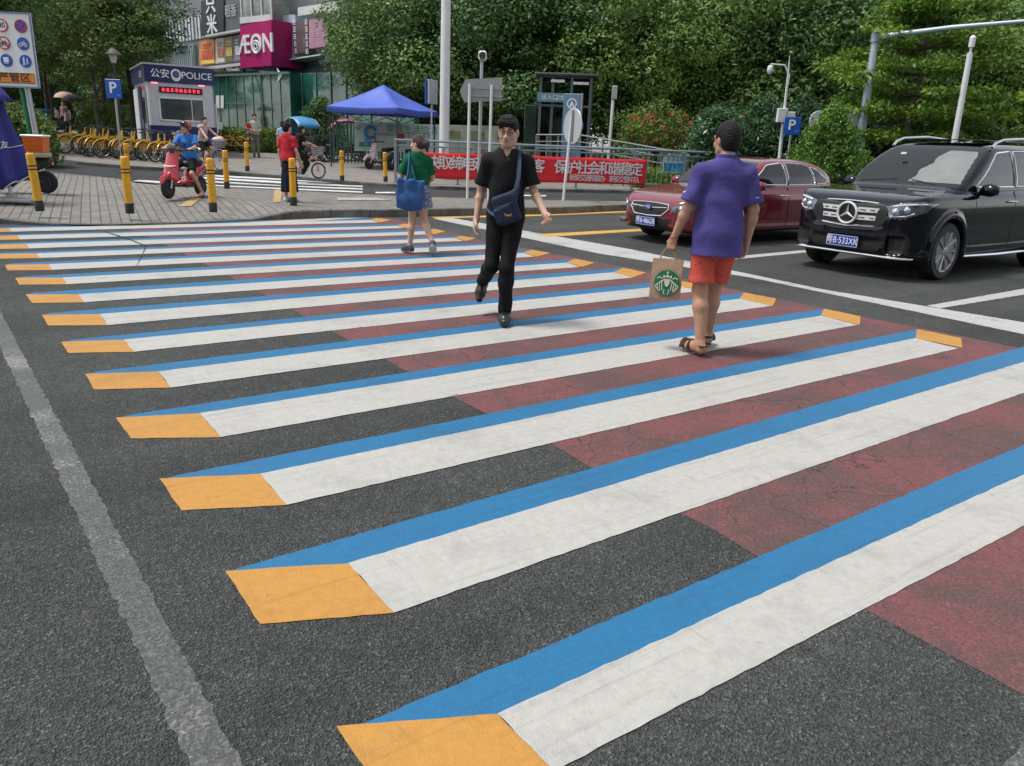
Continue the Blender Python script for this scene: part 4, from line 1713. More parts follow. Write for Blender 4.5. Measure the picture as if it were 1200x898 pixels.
# slim white post by the banner end
loc = stand(714.5, 33, .12)
wp = thing('lamp_post', 'short white post with a square head behind the banner', 'pole', loc)
ht = at_depth(719, 104, 33).z - loc.z
mb = MB()
pole(mb, (0, 0, 0), ht, .07, .06)
mb.build('post', M_WHITEP, wp)
mb = MB()
mb.box((.03, -.05, ht - .15), (.2, .2, .5), ch=.02)
mb.build('head', M_STEEL, wp)


# traffic board on the left
SB = [at_depth(u, v, 22) for u, v in ((-33, 12), (35.5, 19.5), (46.5, 104), (-22, 101))]
loc = stand(38, 22, .1)
tb = thing('traffic_board', 'big white traffic board with blue and red round symbols over an orange strip', 'sign', loc, 0)
bf = frame(SB[3] - loc, SB[2] - SB[3], SB[0] - SB[3])
Wb, Hb = (SB[2] - SB[3]).length, (SB[0] - SB[3]).length
mb = MB()
mb.m = bf
mb.box((Wb / 2, Hb / 2, -.03), (Wb, Hb, .05), ch=.012)
bd = mb.build('board', M_SIGNWHITE, tb, 30)
mb = MB()
mb.m = bf
for c, s in (((Wb / 2, .02, 0), (Wb, .035, .03)), ((Wb / 2, Hb - .02, 0), (Wb, .035, .03)), ((Wb - .02, Hb / 2, 0), (.035, Hb - .07, .03)), ((.02, Hb / 2, 0), (.035, Hb - .07, .03))):
    mb.box(c, s)
mb.build('edge_trim', mat('board_trim', (.16, .22, .36), .4), bd, None)


def disc(mb, c, r, z0, z1, n=28):
    mb.prism([(c[0] + r * math.cos(2 * math.pi * i / n), c[1] + r * math.sin(2 * math.pi * i / n)) for i in range(n)], z1 - z0, Matrix.Translation((0, 0, z0)))


def ring(mb, c, r0, r1, z0, z1, n=32):
    vs, fs = [], []
    for i in range(n):
        a = 2 * math.pi * i / n
        for r, z in ((r0, z0), (r1, z0), (r1, z1), (r0, z1)):
            vs.append((c[0] + r * math.cos(a), c[1] + r * math.sin(a), z))
    for i in range(n):
        j = (i + 1) % n
        for k in range(4):
            fs.append((i * 4 + k, j * 4 + k, j * 4 + (k + 1) % 4, i * 4 + (k + 1) % 4))
    mb.add(vs, fs)


cols_, rows_ = (Wb * .18, Wb * .50, Wb * .82), (Hb * .82, Hb * .59, Hb * .36)
rD = Hb * .085
for ri, y in enumerate(rows_):
    for ci, x in enumerate(cols_[1:] if True else cols_):
        kind = (('40', 'nostop'), ('nomoto', 'bike'), ('bus', 'walk'))[ri][ci]
        mb = MB()
        mb.m = bf
        disc(mb, (x, y), rD, .0, .012)
        prohib = kind in ('40', 'nomoto')
        em = mb.build('symbol', M_SIGNWHITE if prohib else M_SIGNBLUE, bd, None)
        if kind in ('40', 'nomoto', 'nostop'):
            mb = MB()
            mb.m = bf
            ring(mb, (x, y), rD * .84, rD * 1.02, .002, .018)
            if kind == 'nostop':
                for a in (45, 135):
                    d = V((math.cos(R(a)), math.sin(R(a)), 0)) * rD * .85
                    mb.box((x, y, .016 + a * 1e-5), (rD * 1.7, rD * .16, .006), Matrix.Rotation(R(a), 3, 'Z'))
            if kind == 'nomoto':
                mb.box((x, y, .02), (rD * 1.7, rD * .14, .006), Matrix.Rotation(R(-45), 3, 'Z'))
            mb.build('ring', M_SIGNRED, em, None)
        if kind == '40':
            text('40', rD * 1.15, bf @ Matrix.Translation((x, y, .014)), M_INK, em, 'lettering', .002, .01)
        g = MB()
        g.m = bf @ Matrix.Translation((x, y, .014)) @ Matrix.Scale(rD, 4)
        if kind in ('bike', 'nomoto'):
            for sx in (-.42, .42):
                ring(g, (sx, -.2), .22, .3, 0, .05, 18)
            for a, b_ in (((-.42, -.2), (-.1, .22)), ((-.1, .22), (.3, .22)), ((.3, .22), (.42, -.2)), ((-.1, .22), (.05, -.2)), ((.05, -.2), (.3, .22)), ((-.42, -.2), (.05, -.2)), ((.3, .22), (.22, .42)), ((-.1, .22), (-.14, .36))):
                g.box(((a[0] + b_[0]) / 2, (a[1] + b_[1]) / 2, .03), (math.dist(a, b_), .08, .04), Matrix.Rotation(math.atan2(b_[1] - a[1], b_[0] - a[0]), 3, 'Z'))
        if kind == 'bus':
            g.box((0, .1, .03), (.9, .75, .05), ch=.02)
            g.box((0, -.42, .03), (.7, .12, .05))
        if kind == 'walk':
            for ox, sc in ((-.2, 1.0), (.35, .7)):
                disc(g, (ox, .5 * sc), .13 * sc, 0, .05, 12)
                g.box((ox, .1 * sc, .03), (.26 * sc, .5 * sc, .05))
                g.box((ox - .1 * sc, -.4 * sc, .03), (.12 * sc, .55 * sc, .05), Matrix.Rotation(R(-14), 3, 'Z'))
                g.box((ox + .1 * sc, -.4 * sc, .03), (.12 * sc, .55 * sc, .05), Matrix.Rotation(R(14), 3, 'Z'))
        if g.v:
            g.build('pictogram', M_INK if kind == 'nomoto' else M_SIGNWHITE, em, None)
mb = MB()
mb.m = bf
mb.box((Wb * .56, Hb * .13, .006), (Wb * .76, Hb * .135, .012))
ob = mb.build('orange_strip', M_ORANGE, bd, None)
mb = MB()
mb.m = bf
mb.box((Wb * .56, Hb * .195, .014), (Wb * .76, .012, .006))
mb.box((Wb * .56, Hb * .065, .014), (Wb * .76, .012, .006))
mb.build('border', M_INK, ob, None)
text('严管区', Hb * .125, bf @ Matrix.Translation((Wb * .60, Hb * .13, .014)), M_INK, ob, 'lettering', .002, .012, xs=1.25)
zb_ = min(SB[2].z, SB[3].z) - loc.z
for u, m_, r in ((29.5, M_FGREEN if False else mat('post_green', (.02, .20, .10), .4), .05), (36.5, M_STEEL, .075)):
    x = at_depth(u, 120, 22.1).x - loc.x
    mb = MB()
    pole(mb, (x + .04, .14, 0), SB[1].z - loc.z - .2, r, r, (-.2, 0))
    mb.build('post', m_, tb)


# parking signs and lamps
def parking_sign(label, u, v0, v1, y, lean=0.0, w=.58, rz=0.0):
    loc = stand(u, y, .12)
    t = thing('parking_sign', label, 'sign', loc, rz)
    a, b_ = at_depth(u, v0, y).z - loc.z, at_depth(u, v1, y).z - loc.z
    mb = MB()
    pole(mb, (0, 0, 0), a - .05, .035)
    mb.build('post', M_STEEL, t)
    mb = MB()
    mb.box((0, -.055, (a + b_) / 2), (w, .025, a - b_), ch=.01)
    pn = mb.build('panel', M_SIGNBLUE, t, 30)
    text('P', (a - b_) * .82, frame((-.02, -.072, (a + b_) / 2 + .02), (1, 0, 0), (0, 0, 1)), M_SIGNWHITE, pn, 'lettering', .004, .022)
    strokes(2, (a - b_) * .1, frame((w * .3, -.069, b_ + .12), (1, 0, 0), (0, 0, 1)), mat('pale_blue', (.25, .5, .75), .4), pn)
    return t


parking_sign('blue square parking sign on a grey post beside the police booth', 141, 93.5, 116, 28, 0, .53)
loc = stand(143.5, 30, .12)
gl = thing('garden_lamp', 'old-fashioned street lamp with a cone hat behind the left parking sign', 'street lamp', loc)
zt_ = at_depth(143.5, 57, 30).z - loc.z
mb = MB()
pole(mb, (0, 0, 0), zt_ - .5, .06, .045)
mb.lathe([(.16, 0), (.14, .05), (.08, .4), (.06, .45)], 14)
mb.build('post', M_DARK, gl)
mb = MB()
mb.lathe([(.07, zt_ - .5), (.13, zt_ - .3), (.13, zt_ - .22)], 14)
mb.build('lantern', mat('frosted_lamp', (.55, .50, .40), .4), gl)
mb = MB()
mb.lathe([(.27, zt_ - .22), (.26, zt_ - .19), (.09, zt_ - .03), (.03, zt_)], 18)
mb.build('lamp_hat', mat('lamp_hat_grey', (.13, .125, .115), .6), gl)

# right: camera street pole with parking sign
Yp = 27.0
parking_sign('blue square parking sign on a thin post behind the dark red car', 925, 137.5, 158, Yp - .3, 0, .52, R(-8))
loc = stand(917, Yp, .12)
cpole = thing('camera_pole', 'white surveillance pole with a curved arm, dome camera and control boxes', 'camera pole', loc)
zt_ = at_depth(930, 65, Yp).z - loc.z
mb = MB()
xt = at_depth(930, 65, Yp).x - loc.x - .12
pole(mb, (0, 0, 0), zt_ * .62, .06, .055, (xt * .6, 0))
mb.tube([(xt * .6, 0, zt_ * .62), (xt * .8, 0, zt_ * .84), (xt, 0, zt_)], [.045, .035, .008], 10)
mb.build('pole', M_WHITEP, cpole)
mb = MB()
bx = at_depth(903, 78, Yp).x - loc.x
zc = at_depth(903, 76, Yp).z - loc.z
mb.tube([(xt * .7, 0, zc - .75), (xt * .55, 0, zc - .3), (bx + .45, 0, zc), (bx, 0, zc + .02)], [.035, .035, .03, .028], 8)
arm = mb.build('arm', M_WHITEP, cpole)
mb = MB()
mb.lathe([(.05, .1), (.09, .06), (.10, -.02), (.09, -.1), (.05, -.16), (.01, -.18)], 16, (bx, 0, zc - .12))
mb.build('dome_camera', M_WHITEP, cpole)
for u0, v0, u1, v1 in ((911, 127, 920, 144), (920, 131, 930, 138)):
    a, b_ = at_depth(u0, v0, Yp) - loc, at_depth(u1, v1, Yp) - loc
    mb = MB()
    mb.box(((a.x + b_.x) / 2, -.06, (a.z + b_.z) / 2), (b_.x - a.x, .18, a.z - b_.z), ch=.015)
    mb.build('control_box', M_WHITEP, cpole)
# gantry pole with a long arm
Yg = 24.0
loc = stand(1008, Yg, .1)
gan = thing('gantry_pole', 'leaning grey-blue steel gantry pole with a long horizontal arm over the road', 'gantry', loc)
tp = at_depth(1027, 40, Yg) - loc
mb = MB()
mb.tube([(0, 0, 0), tp * .5, tp, tp * 1.02], [.14, .12, .095, .06], 14)
mb.build('pole', mat('gantry_grey', (.33, .40, .44), .42, metal=.25, var=.08, vscale=4), gan)
te = at_depth(1215, 24, Yg - 2.5) - loc
mb = MB()
mb.tube([tp * .985 + V((0, 0, -.02)), (tp + te) / 2, te + (te - tp) * .4], [.085, .065, .04], 12)
mb.lathe([(.13, -.12), (.13, .12)], 14, tp * .98)
mb.build('arm', MATS['gantry_grey'], gan)
# boxes on the gantry pole low down (sign backs glimpsed)
mb = MB()
pp = at_depth(1003, 139, Yg + .2) - loc
mb.box((pp.x - .05, .15, pp.z), (.35, .04, .45), ch=.01)
mb.build('cabinet', M_STEEL, gan)
# leaning white post on the right
Yw = 22
loc = stand(1119, Yw, .1)
wl_ = thing('lamp_post', 'leaning white post with a small camera on top at the right', 'pole', loc)
tp = at_depth(1137, 62, Yw) - loc
mb = MB()
mb.tube([(0, 0, 0), tp * .5, tp], [.085, .08, .07], 12)
mb.build('post', M_WHITEP, wl_)
mb = MB()
d = tp.normalized()
mb.tube([tp, tp + d * .12, tp + d * .14, tp + d * .36, tp + d * .42], [.03, .03, .075, .075, .03], 12)
mb.build('camera', M_WHITEP, wl_)
# round sign peeping behind the topiary
loc = stand(955, 24.5, .1)
mz = at_depth(955, 142, 24.5).z - loc.z
ms = thing('round_sign', 'pale round sign half hidden behind the cone-shaped shrub', 'sign', loc)
mb = MB()
pole(mb, (0, 0, 0), mz, .035)
mb.build('post', M_STEEL, ms)
mb = MB()
mb.lathe([(.29, -.015), (.3, 0), (.29, .015)], 26, (0, -.05, mz), Matrix.Rotation(R(90), 3, 'X'))
mb.build('disc', MATS['disc_back'], ms, 30)

# -- glass lift shelter, station pylon, ramp railing -------------------------------
Yl = 33.5
loc = stand(650, Yl, .12)
lift = thing('lift_shelter', 'glass lift shelter with steel posts and a blue-grey entrance sign band', 'shelter', loc, R(-6))
zt_ = at_depth(650, 90, Yl).z - loc.z
M_SHP = mat('shelter_steel', (.13, .15, .155), .4, metal=.4)
M_SHG = glass_mat('shelter_glass', (.42, .52, .50), .03, .3)
xs = [at_depth(u, 140, Yl).x - loc.x for u in (632, 646, 668, 690)]
for x in xs:
    for y in (0, 1.9):
        mb = MB()
        mb.box((x, y, zt_ / 2), (.11, .11, zt_))
        mb.build('post', M_SHP, lift, None)
for z in (zt_, zt_ - 1.1, .1):
    mb = MB()
    mb.box(((xs[0] + xs[3]) / 2, 0, z), (xs[3] - xs[0], .09, .08))
    mb.box(((xs[0] + xs[3]) / 2, 1.9, z), (xs[3] - xs[0], .09, .08))
    mb.box((xs[0], .95, z), (.09, 1.8, .08))
    mb.box((xs[3], .95, z), (.09, 1.8, .08))
    mb.build('frame', M_SHP, lift, None)
mb = MB()
mb.box(((xs[0] + xs[1]) / 2, .03, zt_ / 2), (xs[1] - xs[0] - .1, .015, zt_ - .2))
mb.box(((xs[2] + xs[3]) / 2, .03, zt_ / 2), (xs[3] - xs[2] - .1, .015, zt_ - .2))
mb.box((xs[0], .95, zt_ / 2), (.015, 1.7, zt_ - .2))
mb.box((xs[3], .95, zt_ / 2), (.015, 1.7, zt_ - .2))
mb.box(((xs[0] + xs[3]) / 2, 1.93, zt_ / 2), (xs[3] - xs[0], .015, zt_ - .2))
mb.build('glass_panel', M_SHG, lift, None)
mb = MB()
mb.box(((xs[0] + xs[3]) / 2, .95, zt_ + .08), (xs[3] - xs[0] + .5, 2.4, .1), ch=.02)
mb.build('roof', mat('shelter_roof', (.05, .06, .06), .5), lift)
mb = MB()
mb.box(((xs[1] + xs[2]) / 2, 1.3, 1.25), (.9, .7, 2.3), ch=.03)
mb.build('lift_car', mat('lift_interior', (.10, .11, .11), .3, metal=.4), lift)
mb = MB()
for u0, u1, v in ((646, 662, 95), (672, 690, 98)):
    a, b_ = at_depth(u0, v, Yl).x - loc.x, at_depth(u1, v, Yl).x - loc.x
    mb.box(((a + b_) / 2, -.1, at_depth(u0, v, Yl).z - loc.z), (b_ - a, .12, .1))
mb.build('strip_lamp', M_WHITEP, lift, None)
zs = at_depth(640, 114.5, Yl).z - loc.z
mb = MB()
xa, xb = at_depth(630, 115, Yl).x - loc.x, at_depth(668, 115, Yl).x - loc.x
mb.box(((xa + xb) / 2, -.14, zs), (xb - xa, .1, .34), ch=.01)
sb_ = mb.build('sign_band', mat('sign_slate', (.13, .24, .30), .4), lift, None)
text('出入口', .22, frame((xa + .5, -.195, zs), (1, 0, 0), (0, 0, 1)), M_SIGNWHITE, sb_, 'lettering', .004)
text('卫生间', .2, frame((xb - .3, -.195, zs), (1, 0, 0), (0, 0, 1)), M_SIGNWHITE, sb_, 'lettering', .004)
# dark glass wing on the left
mb = MB()
xw = at_depth(612, 140, Yl).x - loc.x
mb.box(((xw + xs[0]) / 2 - .03, .9, 1.4), (xs[0] - xw - .2, 1.7, 2.8), ch=.02)
mb.build('glass_wing', mat('dark_green_glass', (.03, .045, .042), .08, var=.4, vscale=1.2, coat=.3), lift, None)
# station pylon
Ypy = 31.5
loc = stand(668, Ypy, .12)
py = thing('station_pylon', 'blue-grey metro station pylon with a round white emblem near the top', 'pylon', loc, R(-14))
zt_ = at_depth(670, 110, Ypy).z - loc.z
M_PYL = mat('pylon_blue', (.13, .23, .34), .35, var=.06, vscale=2)
mb = MB()
mb.box((0, 0, zt_ / 2), (.66, .22, zt_), ch=.02)
bd_ = mb.build('body', M_PYL, py, 30)
mb = MB()
mb.box((.36, 0, zt_ / 2), (.05, .24, zt_ + .02), ch=.01)
mb.build('edge_trim', M_STEEL, py, None)
mb = MB()
mb.m = frame((.0, -.112, zt_ - .36), (1, 0, 0), (0, 0, 1))
ring(mb, (0, 0), .15, .19, 0, .012)
mb.box((0, .0, .006), (.03, .2, .01))
mb.prism([(-.1, -.12), (-.03, .05), (.03, .05), (.1, -.12), (.05, -.12), (0, 0), (-.05, -.12)], .012)
mb.build('emblem', M_SIGNWHITE, py, None)
strokes(2, .17, frame((0, -.112, zt_ - .78), (1, 0, 0), (0, 0, 1)), M_SIGNWHITE, py)
strokes(4, .07, frame((0, -.112, zt_ - .95), (1, 0, 0), (0, 0, 1)), mat('pale_gold', (.55, .5, .3), .4), py)
mb = MB()
mb.box((.25, -.16, zt_ - 1.15), (.5, .12, .22), ch=.01)
mb.build('wayfinding_box', M_SIGNBLUE, py, None)
# ramp railing
ra, rb = stand(628, 31.8, .12), stand(805, 29.6, .12)
rmp = thing('ramp_railing', 'steel handrail with posts sloping down along the access ramp', 'railing', ra)
D_ = rb - ra
tops = [at_depth(u, v, ra.y + (rb.y - ra.y) * (u - 628) / 177).z - ra.z for u, v in ((628, 158), (680, 158), (740, 168), (805, 180))]
M_INOX = mat('stainless', (.42, .43, .42), .3, metal=.8)
hz_ = lambda q: np.interp(q, [0, .29, .63, 1], tops)
for k in range(14):
    q = k / 13
    p = D_ * q
    mb = MB()
    mb.box((p.x, p.y, (hz_(q) + p.z) / 2 - .25), (.07, .05, hz_(q) - p.z + .5))
    mb.build('post', M_INOX, rmp, None)
mb = MB()
for dz in (0, -.25, -.5):
    mb.tube([(D_.x * q, D_.y * q - .05, hz_(q) + dz) for q in np.linspace(0, 1, 14)], .025 if dz == 0 else .016, 8)
mb.build('rail', M_INOX, rmp)

# blue notice board on the railing behind the red car
bp_ = Face(gp(790, 223, .12) + V((0, -.1, 0)), gp(815, 223.8, .12) + V((0, -.1, 0)))
nb = thing('notice_board', 'small blue and white notice board hung on the railing beside the red car', 'sign', (0, 0, 0))
q = [(778, 182), (804, 183), (803, 203), (777, 202)]
p = slab(bp_, q, 0, .03, 'panel', mat('notice_pale', (.50, .66, .72), .4), nb)
q2 = [(778, 191), (803.5, 192), (803, 202), (777.5, 201)]
slab(bp_, q2, .032, .004, 'picture', mat('notice_blue', (.04, .30, .50), .4, var=.5, vscale=6), p)
strokes(4, .15, bp_.frame(bp_.sz(791, 187)[0], bp_.sz(791, 186.5)[1], .033), mat('notice_ink', (.05, .25, .4), .5), p)

# blue recycling bin at the left
loc = stand(55, 40.5, .1)
bn_ = thing('litter_bin', 'blue litter bin left of the yellow bikes', 'bin', loc, .3)
mb = MB()
mb.box((0, 0, .55), (.55, .5, 1.0), ch=.03)
mb.build('body', mat('bin_blue', (.02, .16, .36), .45), bn_)
mb = MB()
mb.box((0, 0, 1.09), (.6, .55, .1), ch=.03)
mb.build('lid', mat('bin_lid', (.04, .22, .46), .45), bn_)

# folded navy parasol at the left edge, with its foot
loc = gp(15, 236, .15)
um = thing('folded_parasol', 'navy folded market parasol with white piping on a white stand', 'parasol', loc)
y_ = loc.y
zb_ = at_depth(15, 213, y_).z - loc.z
zt_ = at_depth(-4, 82, y_).z - loc.z
mb = MB()
mb.rod((0, 0, 0), (-.22, 0, zt_ + .1), .035, 12)
mb.build('pole', M_WHITEP, um)
mb = MB()
mb.box((.02, 0, .03), (.78, .34, .06), ch=.015)
mb.box((0, 0, .09), (.16, .16, .1), ch=.02)
mb.build('stand', mat('stand_grey', (.45, .47, .48), .5, var=.1, vscale=5), um)
rings_ = []
NS = 64
Hc = zt_ - zb_
for k in range(20):
    t = k / 19
    z = zb_ + Hc * t
    base_r = np.interp(t, [0, .25, .5, .75, .92, 1], [.44, .40, .29, .21, .13, .03])
    ring_ = []
    for i in range(NS):
        a = 2 * math.pi * i / NS
        fold = math.sin(a * 7 + .8 * t) * .22 * (1 - t * .5) + .08 * math.sin(a * 3 + 1)
        dz = (.05 * math.sin(a * 7) + .1 * math.sin(a * 2 + 1.)) * (1 - t) ** 3
        r = base_r * (1 + fold)
        ring_.append((-.22 * (z / zt_) + r * math.cos(a) - .12 * (1 - t), r * math.sin(a) * .8, z + dz))
    rings_.append(ring_)
mb = MB()
mb.loft(rings_)
cn_ = mb.build('canopy', mat('navy_cloth', (.028, .034, .22), .7, var=.12, vscale=2.5, bump=.2, bscale=20), um, 180)
mb = MB()
mb.tube([V(p) * 1.0 + V((0, 0, 0)) for p in rings_[0]], .009, 5, closed=True)
mb.tube([V(p) + V((0, -.004, 0)) for p in rings_[6]], .007, 5, closed=True)
mb.build('piping', M_SIGNWHITE, cn_)
text('加 友', .13, frame((.14, -.36, at_depth(22, 170, y_).z - loc.z), (1, .25, 0), (-.12, 0, 1)), M_SIGNWHITE, cn_, 'lettering', .006)
mb = MB()
# upper flap
rr = []
for k in range(5):
    t = k / 4
    rr.append([(-.3 + (.06 + .4 * (1 - t)) * math.cos(a) * (1 + .1 * math.sin(7 * a)) + .06, (.06 + .3 * (1 - t)) * math.sin(a), zt_ - .52 + .5 * t) for a in [2 * math.pi * i / 40 for i in range(40)]])
mb.loft(rr)
mb.build('top_flap', MATS['navy_cloth'], cn_, 180)

# ================================================================== trees, shrubs, hedges
def leaves(name, clumps, n, size, material, parent, seed, up=0.35, aspect=0.5, fill=0.45, fold=0.25, droop=0.0):
    """n leaves of the given length spread over clumps [(centre, (rx,ry,rz))], thicker towards each clump's skin"""
    g = np.random.default_rng(seed)
    C = np.array([c for c, r in clumps], float)
    Rr = np.array([r if hasattr(r, '__len__') else (r, r, r) for c, r in clumps], float)
    w = (Rr[:, 0] * Rr[:, 1] + Rr[:, 1] * Rr[:, 2] + Rr[:, 0] * Rr[:, 2])
    k = g.choice(len(C), n, p=w / w.sum())
    d = g.normal(size=(n, 3))
    d /= np.linalg.norm(d, axis=1)[:, None]
    rad = 1 - fill * g.random(n) ** 1.6
    rad *= 1 + 0.14 * g.normal(size=n)
    P = C[k] + d * rad[:, None] * Rr[k]
    nrm = d + g.normal(size=(n, 3)) * 0.75 + np.array([0, 0, up])
    nrm /= np.linalg.norm(nrm, axis=1)[:, None]
    t = g.normal(size=(n, 3)) + np.array([0, 0, -droop]) + d * 0.5
    t -= nrm * (t * nrm).sum(1)[:, None]
    t /= np.linalg.norm(t, axis=1)[:, None]
    b = np.cross(nrm, t)
    L = size * (0.6 + 0.8 * g.random(n))[:, None]
    W = L * aspect * 0.5
    mid = P + t * L * 0.45
    Vv = np.stack([P, mid + b * W + nrm * W * fold, P + t * L, mid - b * W + nrm * W * fold], 1).reshape(-1, 3)
    return link(name, np_mesh(name, Vv, np.arange(4 * n).reshape(-1, 4)), material, parent)


M_BARK = mat('bark', (.10, .085, .07), 0.9, var=0.35, vscale=5, bump=0.8, bscale=18)
M_BARKD = mat('dark_bark', (.045, .038, .032), 0.95, var=0.3, vscale=5, bump=0.8, bscale=18)
L_DARK = leaf_mat('ficus_leaves', [(.028, .066, .020), (.070, .145, .040), (.130, .232, .062), (.22, .34, .095)], 0.18, .45)
L_MID = leaf_mat('street_tree_leaves', [(.038, .080, .018), (.090, .170, .036), (.17, .27, .058), (.29, .39, .095)], 0.3)
L_OLIVE = leaf_mat('olive_leaves', [(.045, .080, .022), (.105, .165, .045), (.18, .255, .075), (.29, .36, .12)], 0.3)
L_LIME = leaf_mat('lime_leaves', [(.05, .105, .012), (.12, .22, .024), (.20, .33, .04), (.32, .44, .07)], 0.35)
L_CONE = leaf_mat('topiary_leaves', [(.04, .095, .016), (.10, .21, .03), (.17, .33, .045), (.28, .44, .08)], 0.25, .4)
L_HEDGE = leaf_mat('hedge_leaves', [(.032, .066, .014), (.08, .14, .028), (.15, .23, .045), (.25, .33, .08)], 0.25)
L_GLOSS = leaf_mat('glossy_shrub_leaves', [(.018, .048, .020), (.045, .105, .042), (.085, .17, .07), (.15, .25, .11)], 0.15, .3)
L_FLOWER = leaf_mat('flame_flowers', [(.38, .06, .03), (.50, .12, .05), (.58, .22, .09)], 0.3)
L_PINK = leaf_mat('pink_flowers', [(.35, .03, .10), (.5, .06, .2)], 0.3)


def trunk_mesh(h, r, seed, limbs=6, spread=2.2, top=None, lean=0.0, fork=0.45):
    g = random.Random(seed)
    mb = MB()
    top = top or h
    pts, rs = [], []
    for i in range(9):
        t = i / 8
        pts.append((lean * t + g.uniform(-.06, .06) * (i > 0), g.uniform(-.06, .06) * (i > 0), t * h))
        rs.append(r * (1.35 - 0.35 * min(1, t * 6)) * (1 - 0.72 * t))
    mb.tube(pts, rs, 10)
    for k in range(limbs):
        t = fork + (0.9 - fork) * k / limbs
        i = int(t * 8)
        p = V(pts[i])
        a = k * 2.4 + g.uniform(-.4, .4)
        L = spread * (1.1 - 0.5 * t) * g.uniform(.8, 1.15)
        q = [p]
        for s in range(1, 5):
            q.append(p + V((math.cos(a) * L * s / 4, math.sin(a) * L * s / 4, (top - p.z) * .75 * (s / 4) ** 0.8 * g.uniform(.8, 1.0))))
        mb.tube(q, [rs[i] * .6, rs[i] * .5, rs[i] * .38, rs[i] * .26, rs[i] * .12], 7)
    return mb


def crown_clumps(seed, n, R0, c, size, low=-0.75, jitter=0.18):
    """clumps over an egg-shaped crown of half-axes R0 about centre c"""
    g = np.random.default_rng(seed)
    out = []
    for i in range(n):
        z = low + (1 - low) * (i + .5) / n
        a = i * 2.399963 + g.uniform(-.4, .4)
        s = math.sqrt(max(0.02, 1 - min(abs(z), .99) ** 2.4))
        q = 1 + g.normal() * jitter
        q = min(q, 1.25)
        r = size * g.uniform(.65, 1.3)
        out.append(((c[0] + R0[0] * s * math.cos(a) * q * .86, c[1] + R0[1] * s * math.sin(a) * q * .86, c[2] + R0[2] * z * q * .9),
                    (r * g.uniform(.85, 1.25), r * g.uniform(.85, 1.25), r * g.uniform(.42, .66))))
    # a darker heart that closes the crown
    for i in range(max(4, n // 6)):
        d = g.normal(size=3)
        d /= np.linalg.norm(d)
        out.append(((c[0] + d[0] * R0[0] * .45, c[1] + d[1] * R0[1] * .45, c[2] + d[2] * R0[2] * .4), size * 1.5))
    return out


def tree_proto(name, seed, h, R0, cz, n_cl, csize, n_leaf, lsize, lm, bark, tr, limbs=7, low=-0.75, up=.35, aspect=.5):
    t = thing(name, '', '')
    trunk_mesh(h * .8, tr, seed, limbs, R0[0] * .75, cz + R0[2] * .5).build('trunk', bark, t, 60)
    leaves('crown', crown_clumps(seed, n_cl, R0, (0, 0, cz), csize, low), n_leaf, lsize, lm, t, seed, .8, aspect, .24)
    return t


def plant_out(proto, u, y, label, rz, sc, cat='tree', group=None, first=[]):
    loc = stand(u, y, .1)
    if proto.name in first:
        o = copy_tree(proto, label, loc, rz, scale=(sc, sc, sc) if not hasattr(sc, '__len__') else sc)
    else:
        o = proto
        first.append(proto.name)
        o.location, o.rotation_euler = loc, (0, 0, rz)
        o.scale = (sc, sc, sc) if not hasattr(sc, '__len__') else sc
    o['label'], o['category'] = label, cat
    if group:
        o['group'] = group
    elif 'group' in o:
        del o['group']
    return o


ficA = tree_proto('street_tree', 11, 9.5, (4.6, 4.4, 4.4), 5.0, 46, 1.55, 58000, .19, L_DARK, M_BARKD, .24)
ficB = tree_proto('street_tree', 12, 9.0, (4.3, 4.5, 4.2), 4.7, 42, 1.5, 54000, .19, L_DARK, M_BARKD, .22)
ficC = tree_proto('street_tree', 13, 10, (4.6, 4.6, 4.5), 5.4, 44, 1.55, 54000, .195, L_MID, M_BARKD, .22)
G1 = 'big shade trees along the far pavement'
for pr, u, y, rz, sc, lb in (
        (ficA, 507, 43, 0.3, .98, 'dense dark green tree right behind the blue canopy tent'),
        (ficB, 590, 42, 1.9, 1.05, 'dense dark tree rising behind the white-backed arrow board'),
        (ficA, 668, 44, 3.7, 1.1, 'tall dark green tree over the glass lift shelter'),
        (ficC, 762, 41, 0.9, .98, 'big green tree above the red-flowered bush'),
        (ficB, 862, 43, 4.4, 1.15, 'dark green tree behind the purple-shirted man'),
        (ficA, 958, 42, 5.2, 1.1, 'dark tree behind the white camera street pole with parking sign'),
        (ficB, 1075, 44, 2.6, 1.12, 'dark tree behind the layered lime green tree'),
        (ficC, 1180, 42, 3.3, .9, 'green tree at the right edge above the black car')):
    plant_out(pr, u, y, lb, rz, sc, 'tree', G1)
G2 = 'second row of trees far behind'
for i, (u, y, s) in enumerate(((505, 55, 1.25), (620, 57, 1.3), (720, 55, 1.3), (815, 58, 1.35), (915, 57, 1.3), (1010, 60, 1.35), (1110, 62, 1.2), (1215, 58, 1.2))):
    plant_out((ficA, ficB, ficC)[i % 3], u, y, 'shadowy tree of the back row filling gaps between the front crowns', i * 1.3, s, 'tree', G2)

